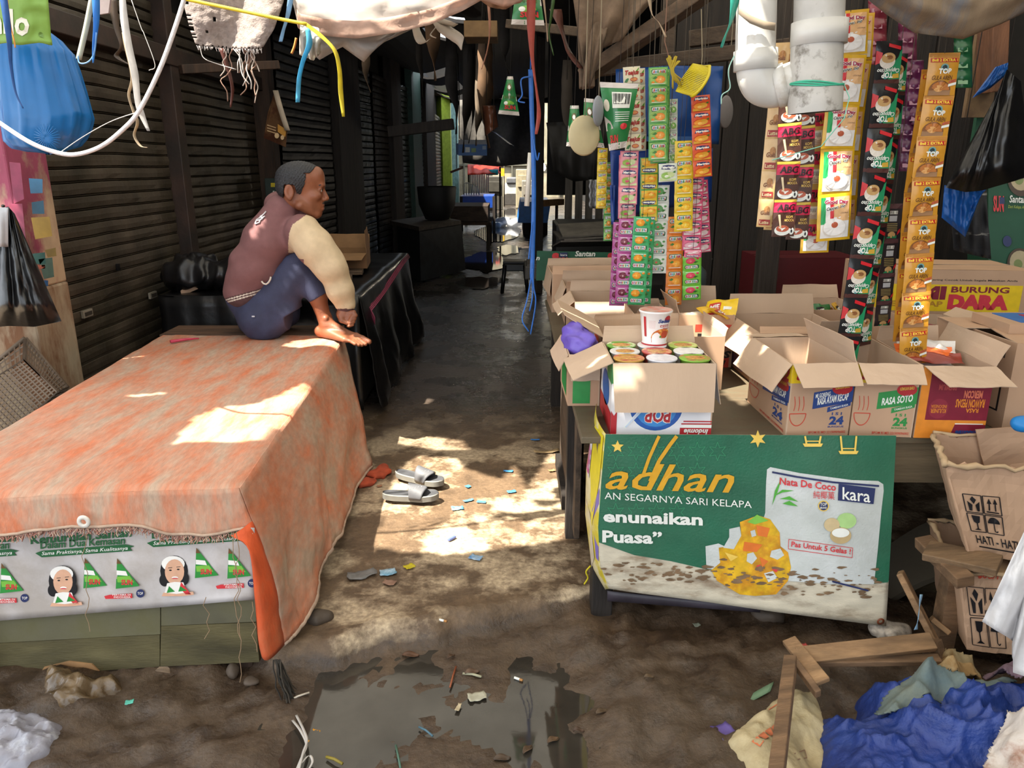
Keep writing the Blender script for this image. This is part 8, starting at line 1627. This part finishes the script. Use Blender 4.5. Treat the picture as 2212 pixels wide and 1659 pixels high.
for i, (u, v, rz, lab) in enumerate(((958, 1381, -.4, 'cigarette butt at the broken slab edge'), (1120, 1468, -.5, 'cigarette butt in the shallow water'))):
    t = thing('cigarette_butt', lab, 'cigarette butt', (0, 0, 0), 'cigarette butts'); p = gz(u, v, -.066); p.z = max(floor_z(p.x, p.y), -.069)+.005; d = V((math.cos(rz), math.sin(rz), 0))*.014
    b = MB(); b.tube([p-d, p+d*.3], .004, TXW, 8); b.build('paper', t); b = MB(); b.tube([p+d*.3, p+d], .004, mat('b5814a', .7), 8); b.build('filter', t)
def leaf(label, u, v, l, rz, col, grp='dead leaves in the puddle'):
    p = gz(u, v, -.066); p.z = max(floor_z(p.x, p.y), -.069)+.003; R_ = Matrix.Rotation(rz, 3, 'Z'); b = MB(); b.grid(lambda s, t_: p+R_ @ V(((s-.5)*l*.75, (t_-.5)*l*.4*math.sin(math.pi*(.06+.9*s)), .004*math.sin(5*s)+.012*abs(t_-.5))), 8, 4, mat(col, .6, .25, 40), .001); tag(b.build('dead_leaf'), label, 'leaf', grp)
for u, v, l, rz, c, lab in ((887, 1417, .07, .1, '5c3e2a', 'largest brown leaf floating by the slab edge'), (975, 1425, .04, .8, '4f3a2a', 'brown leaf right of the largest one'), (1020, 1458, .06, .3, '5a4434', 'dark leaf in the middle of the puddle'), (1195, 1600, .05, .6, '5d4630', 'tan leaf at the right of the puddle'), (1250, 1582, .04, .1, '574030', 'small tan leaf near the bottom right of the puddle'), (1140, 1620, .05, .9, '54402e', 'tan leaf near the bottom edge'), (1085, 1640, .06, .2, '4a3a2c', 'dark leaf at the bottom edge'), (1300, 1545, .05, .5, '55432f', 'leaf on the mud right of the puddle'), (1400, 1500, .04, .2, '5d4a34', 'leaf on the mud below the banner')): leaf(lab, u, v, l, rz, c)
for i, (u0, v0, u1, v1, r, c, lab) in enumerate(((972, 1485, 985, 1440, .003, '8a4a2a', 'thin red-brown stick standing in the puddle'), (617, 1518, 668, 1496, .003, 'd8cfc0', 'white stick lying by the frayed tarp corner'), (1000, 1455, 1040, 1462, .004, 'a8a488', 'pale plant stalk in the puddle'), (905, 1570, 935, 1590, .003, '4a6a78', 'bluish stalk in the puddle'), (855, 1610, 865, 1659, .003, '4a6a5a', 'greenish stalk at the bottom edge'), (705, 1635, 740, 1650, .004, '8a7a2a', 'olive stalk at the bottom left of the puddle'))):
    b = MB(); a, c_ = gz(u0, v0, -.060), gz(u1, v1, -.057); b.tube([a, a.lerp(c_, .5)+V((0, 0, .004)), c_], r, mat(c, .6), 6); tag(b.build('stick'), lab, 'stick', 'sticks in the puddle')
b = MB()
for pts in ([(632, 1556), (650, 1580), (662, 1610), (650, 1640), (638, 1670)], [(640, 1545), (655, 1575), (663, 1600), (655, 1625), (645, 1665)], [(665, 1665), (675, 1645), (668, 1632), (650, 1650)]): b.ribbon(spline([gz(u, v, -.056+.004*i) for i, (u, v) in enumerate(pts)], 5), .007, mat('b8b2ac', .4), V((.8, .5, 0)))
tag(b.build('plastic_straps'), 'tangled pale plastic strapping at the bottom of the puddle', 'strapping'); scrap('orange_wrapper', 'small orange wrapper caught in the pale strapping', 672, 1580, -.056, .022, .045, 1.1, 'c98a1f')
scrap('paper_scrap', 'greyish wet paper scrap in the puddle', 1030, 1500, -.056, .035, .05, .3, 'a8a490'); scrap('paper_scrap', 'small cream paper scrap standing at the right of the puddle', 990, 1525, -.056, .012, .03, 1.3, 'b8a888')
scrap('brown_scrap', 'long torn tan paper strip beside the wooden counter leg', 1180, 978, 0, .03, .13, .2, 'b59a72'); scrap('tan_scrap', 'small tan scrap on the walkway by the counter', 1192, 1020, 0, .02, .03, .4, 'b58a5a')
string_thing('yellow_string', 'yellow string bit beside the banner foot', [(1276, 1222), (1266, 1235), (1270, 1248), (1262, 1262)], .003, 'c9b81f', 2.28)
for u, v, c, lab in ((1735, 1408, 'b8504a', 'tiny red scrap on the mud'), (280, 1518, '5ab4a0', 'tiny mint scrap by the muddy bag'), (1505, 1350, '8a9080', 'clear plastic chip under the banner'), (820, 1052, 'a87a5a', 'small round brown cap next to the sandals')): scrap('scrap', lab, u, v, -.05 if v > 1300 else 0, .018, .022, .3, c)
# red-orange rag beside the tarpaulin, muddy bag and clear bag at lower left
b = sdf_mesh([ell(gz(815, 1022, .01), (.06, .05, .018)), ell(gz(790, 1040, .01), (.05, .05, .015)), ell(gz(828, 1010, .012), (.03, .03, .02))], .004, .02, mat('a8472a', .9, .2, 30, .5, 120), folds(.006, 110, 3)); tag(b.build('orange_rag'), 'crumpled rust-orange rag lying at the end of the tarpaulin', 'rag')
def crump(name, label, pts, m_, hmax, seed, n=46, cat='plastic bag', wr=.012, z=-.08):
    poly = pz(z, *pts)
    def h(x, y): d = edge_d((x, y), poly); return floor_z(x, y)*.5-.045+hmax*(1-math.exp(-d/.03))+wr*(1-2*abs(fbm(x*11, y*11, seed)))*min(1, d/.02)+wr*.6*fbm(x*28, y*28, seed+3)*min(1, d/.02)
    return mound(name, label, poly, h, m_, n, cat)
crump('plastic_bag', 'muddy brown translucent bag lying in front of the bench', [(88, 1530), (95, 1475), (120, 1462), (200, 1480), (262, 1476), (272, 1498), (240, 1512), (190, 1540), (130, 1550)], mat('766249', .2, .2, 14, .5, 60, h2='54432f', mixs=9, name='muddy_plastic'), .055, 5)
crump('plastic_bag', 'clear plastic bag in the lower left corner', [(-60, 1560), (40, 1552), (110, 1566), (148, 1590), (146, 1622), (120, 1660), (60, 1700), (-60, 1700)], mat('a3a1ab', .12, .1, 14, .5, 60, h2='c4c4cc', mixs=16, mixp=.58, mixw=.05, tl=.3, name='clear_film'), .06, 9, wr=.018)
for i, (u, v, r, lab) in enumerate(((505, 1458, .018, 'dark stone at the bench corner'), (1660, 1345, .04, 'muddy stone by the banner'), (545, 1488, .020, 'flat stone in the mud below the tarp corner'), (690, 1338, .03, 'stone at the tarpaulin hem'))):
    p = gz(u, v, -.06 if v > 1340 else 0); b = sdf_mesh([ell(V((p.x, p.y, floor_z(p.x, p.y)+r*.2)), (r*1.3, r, r*.7))], .005, .01, mat('4d4136', .7, .2, 12, .6, 40), folds(.009, 90, i)); tag(b.build('stone'), lab, 'stone', 'stones in the mud')
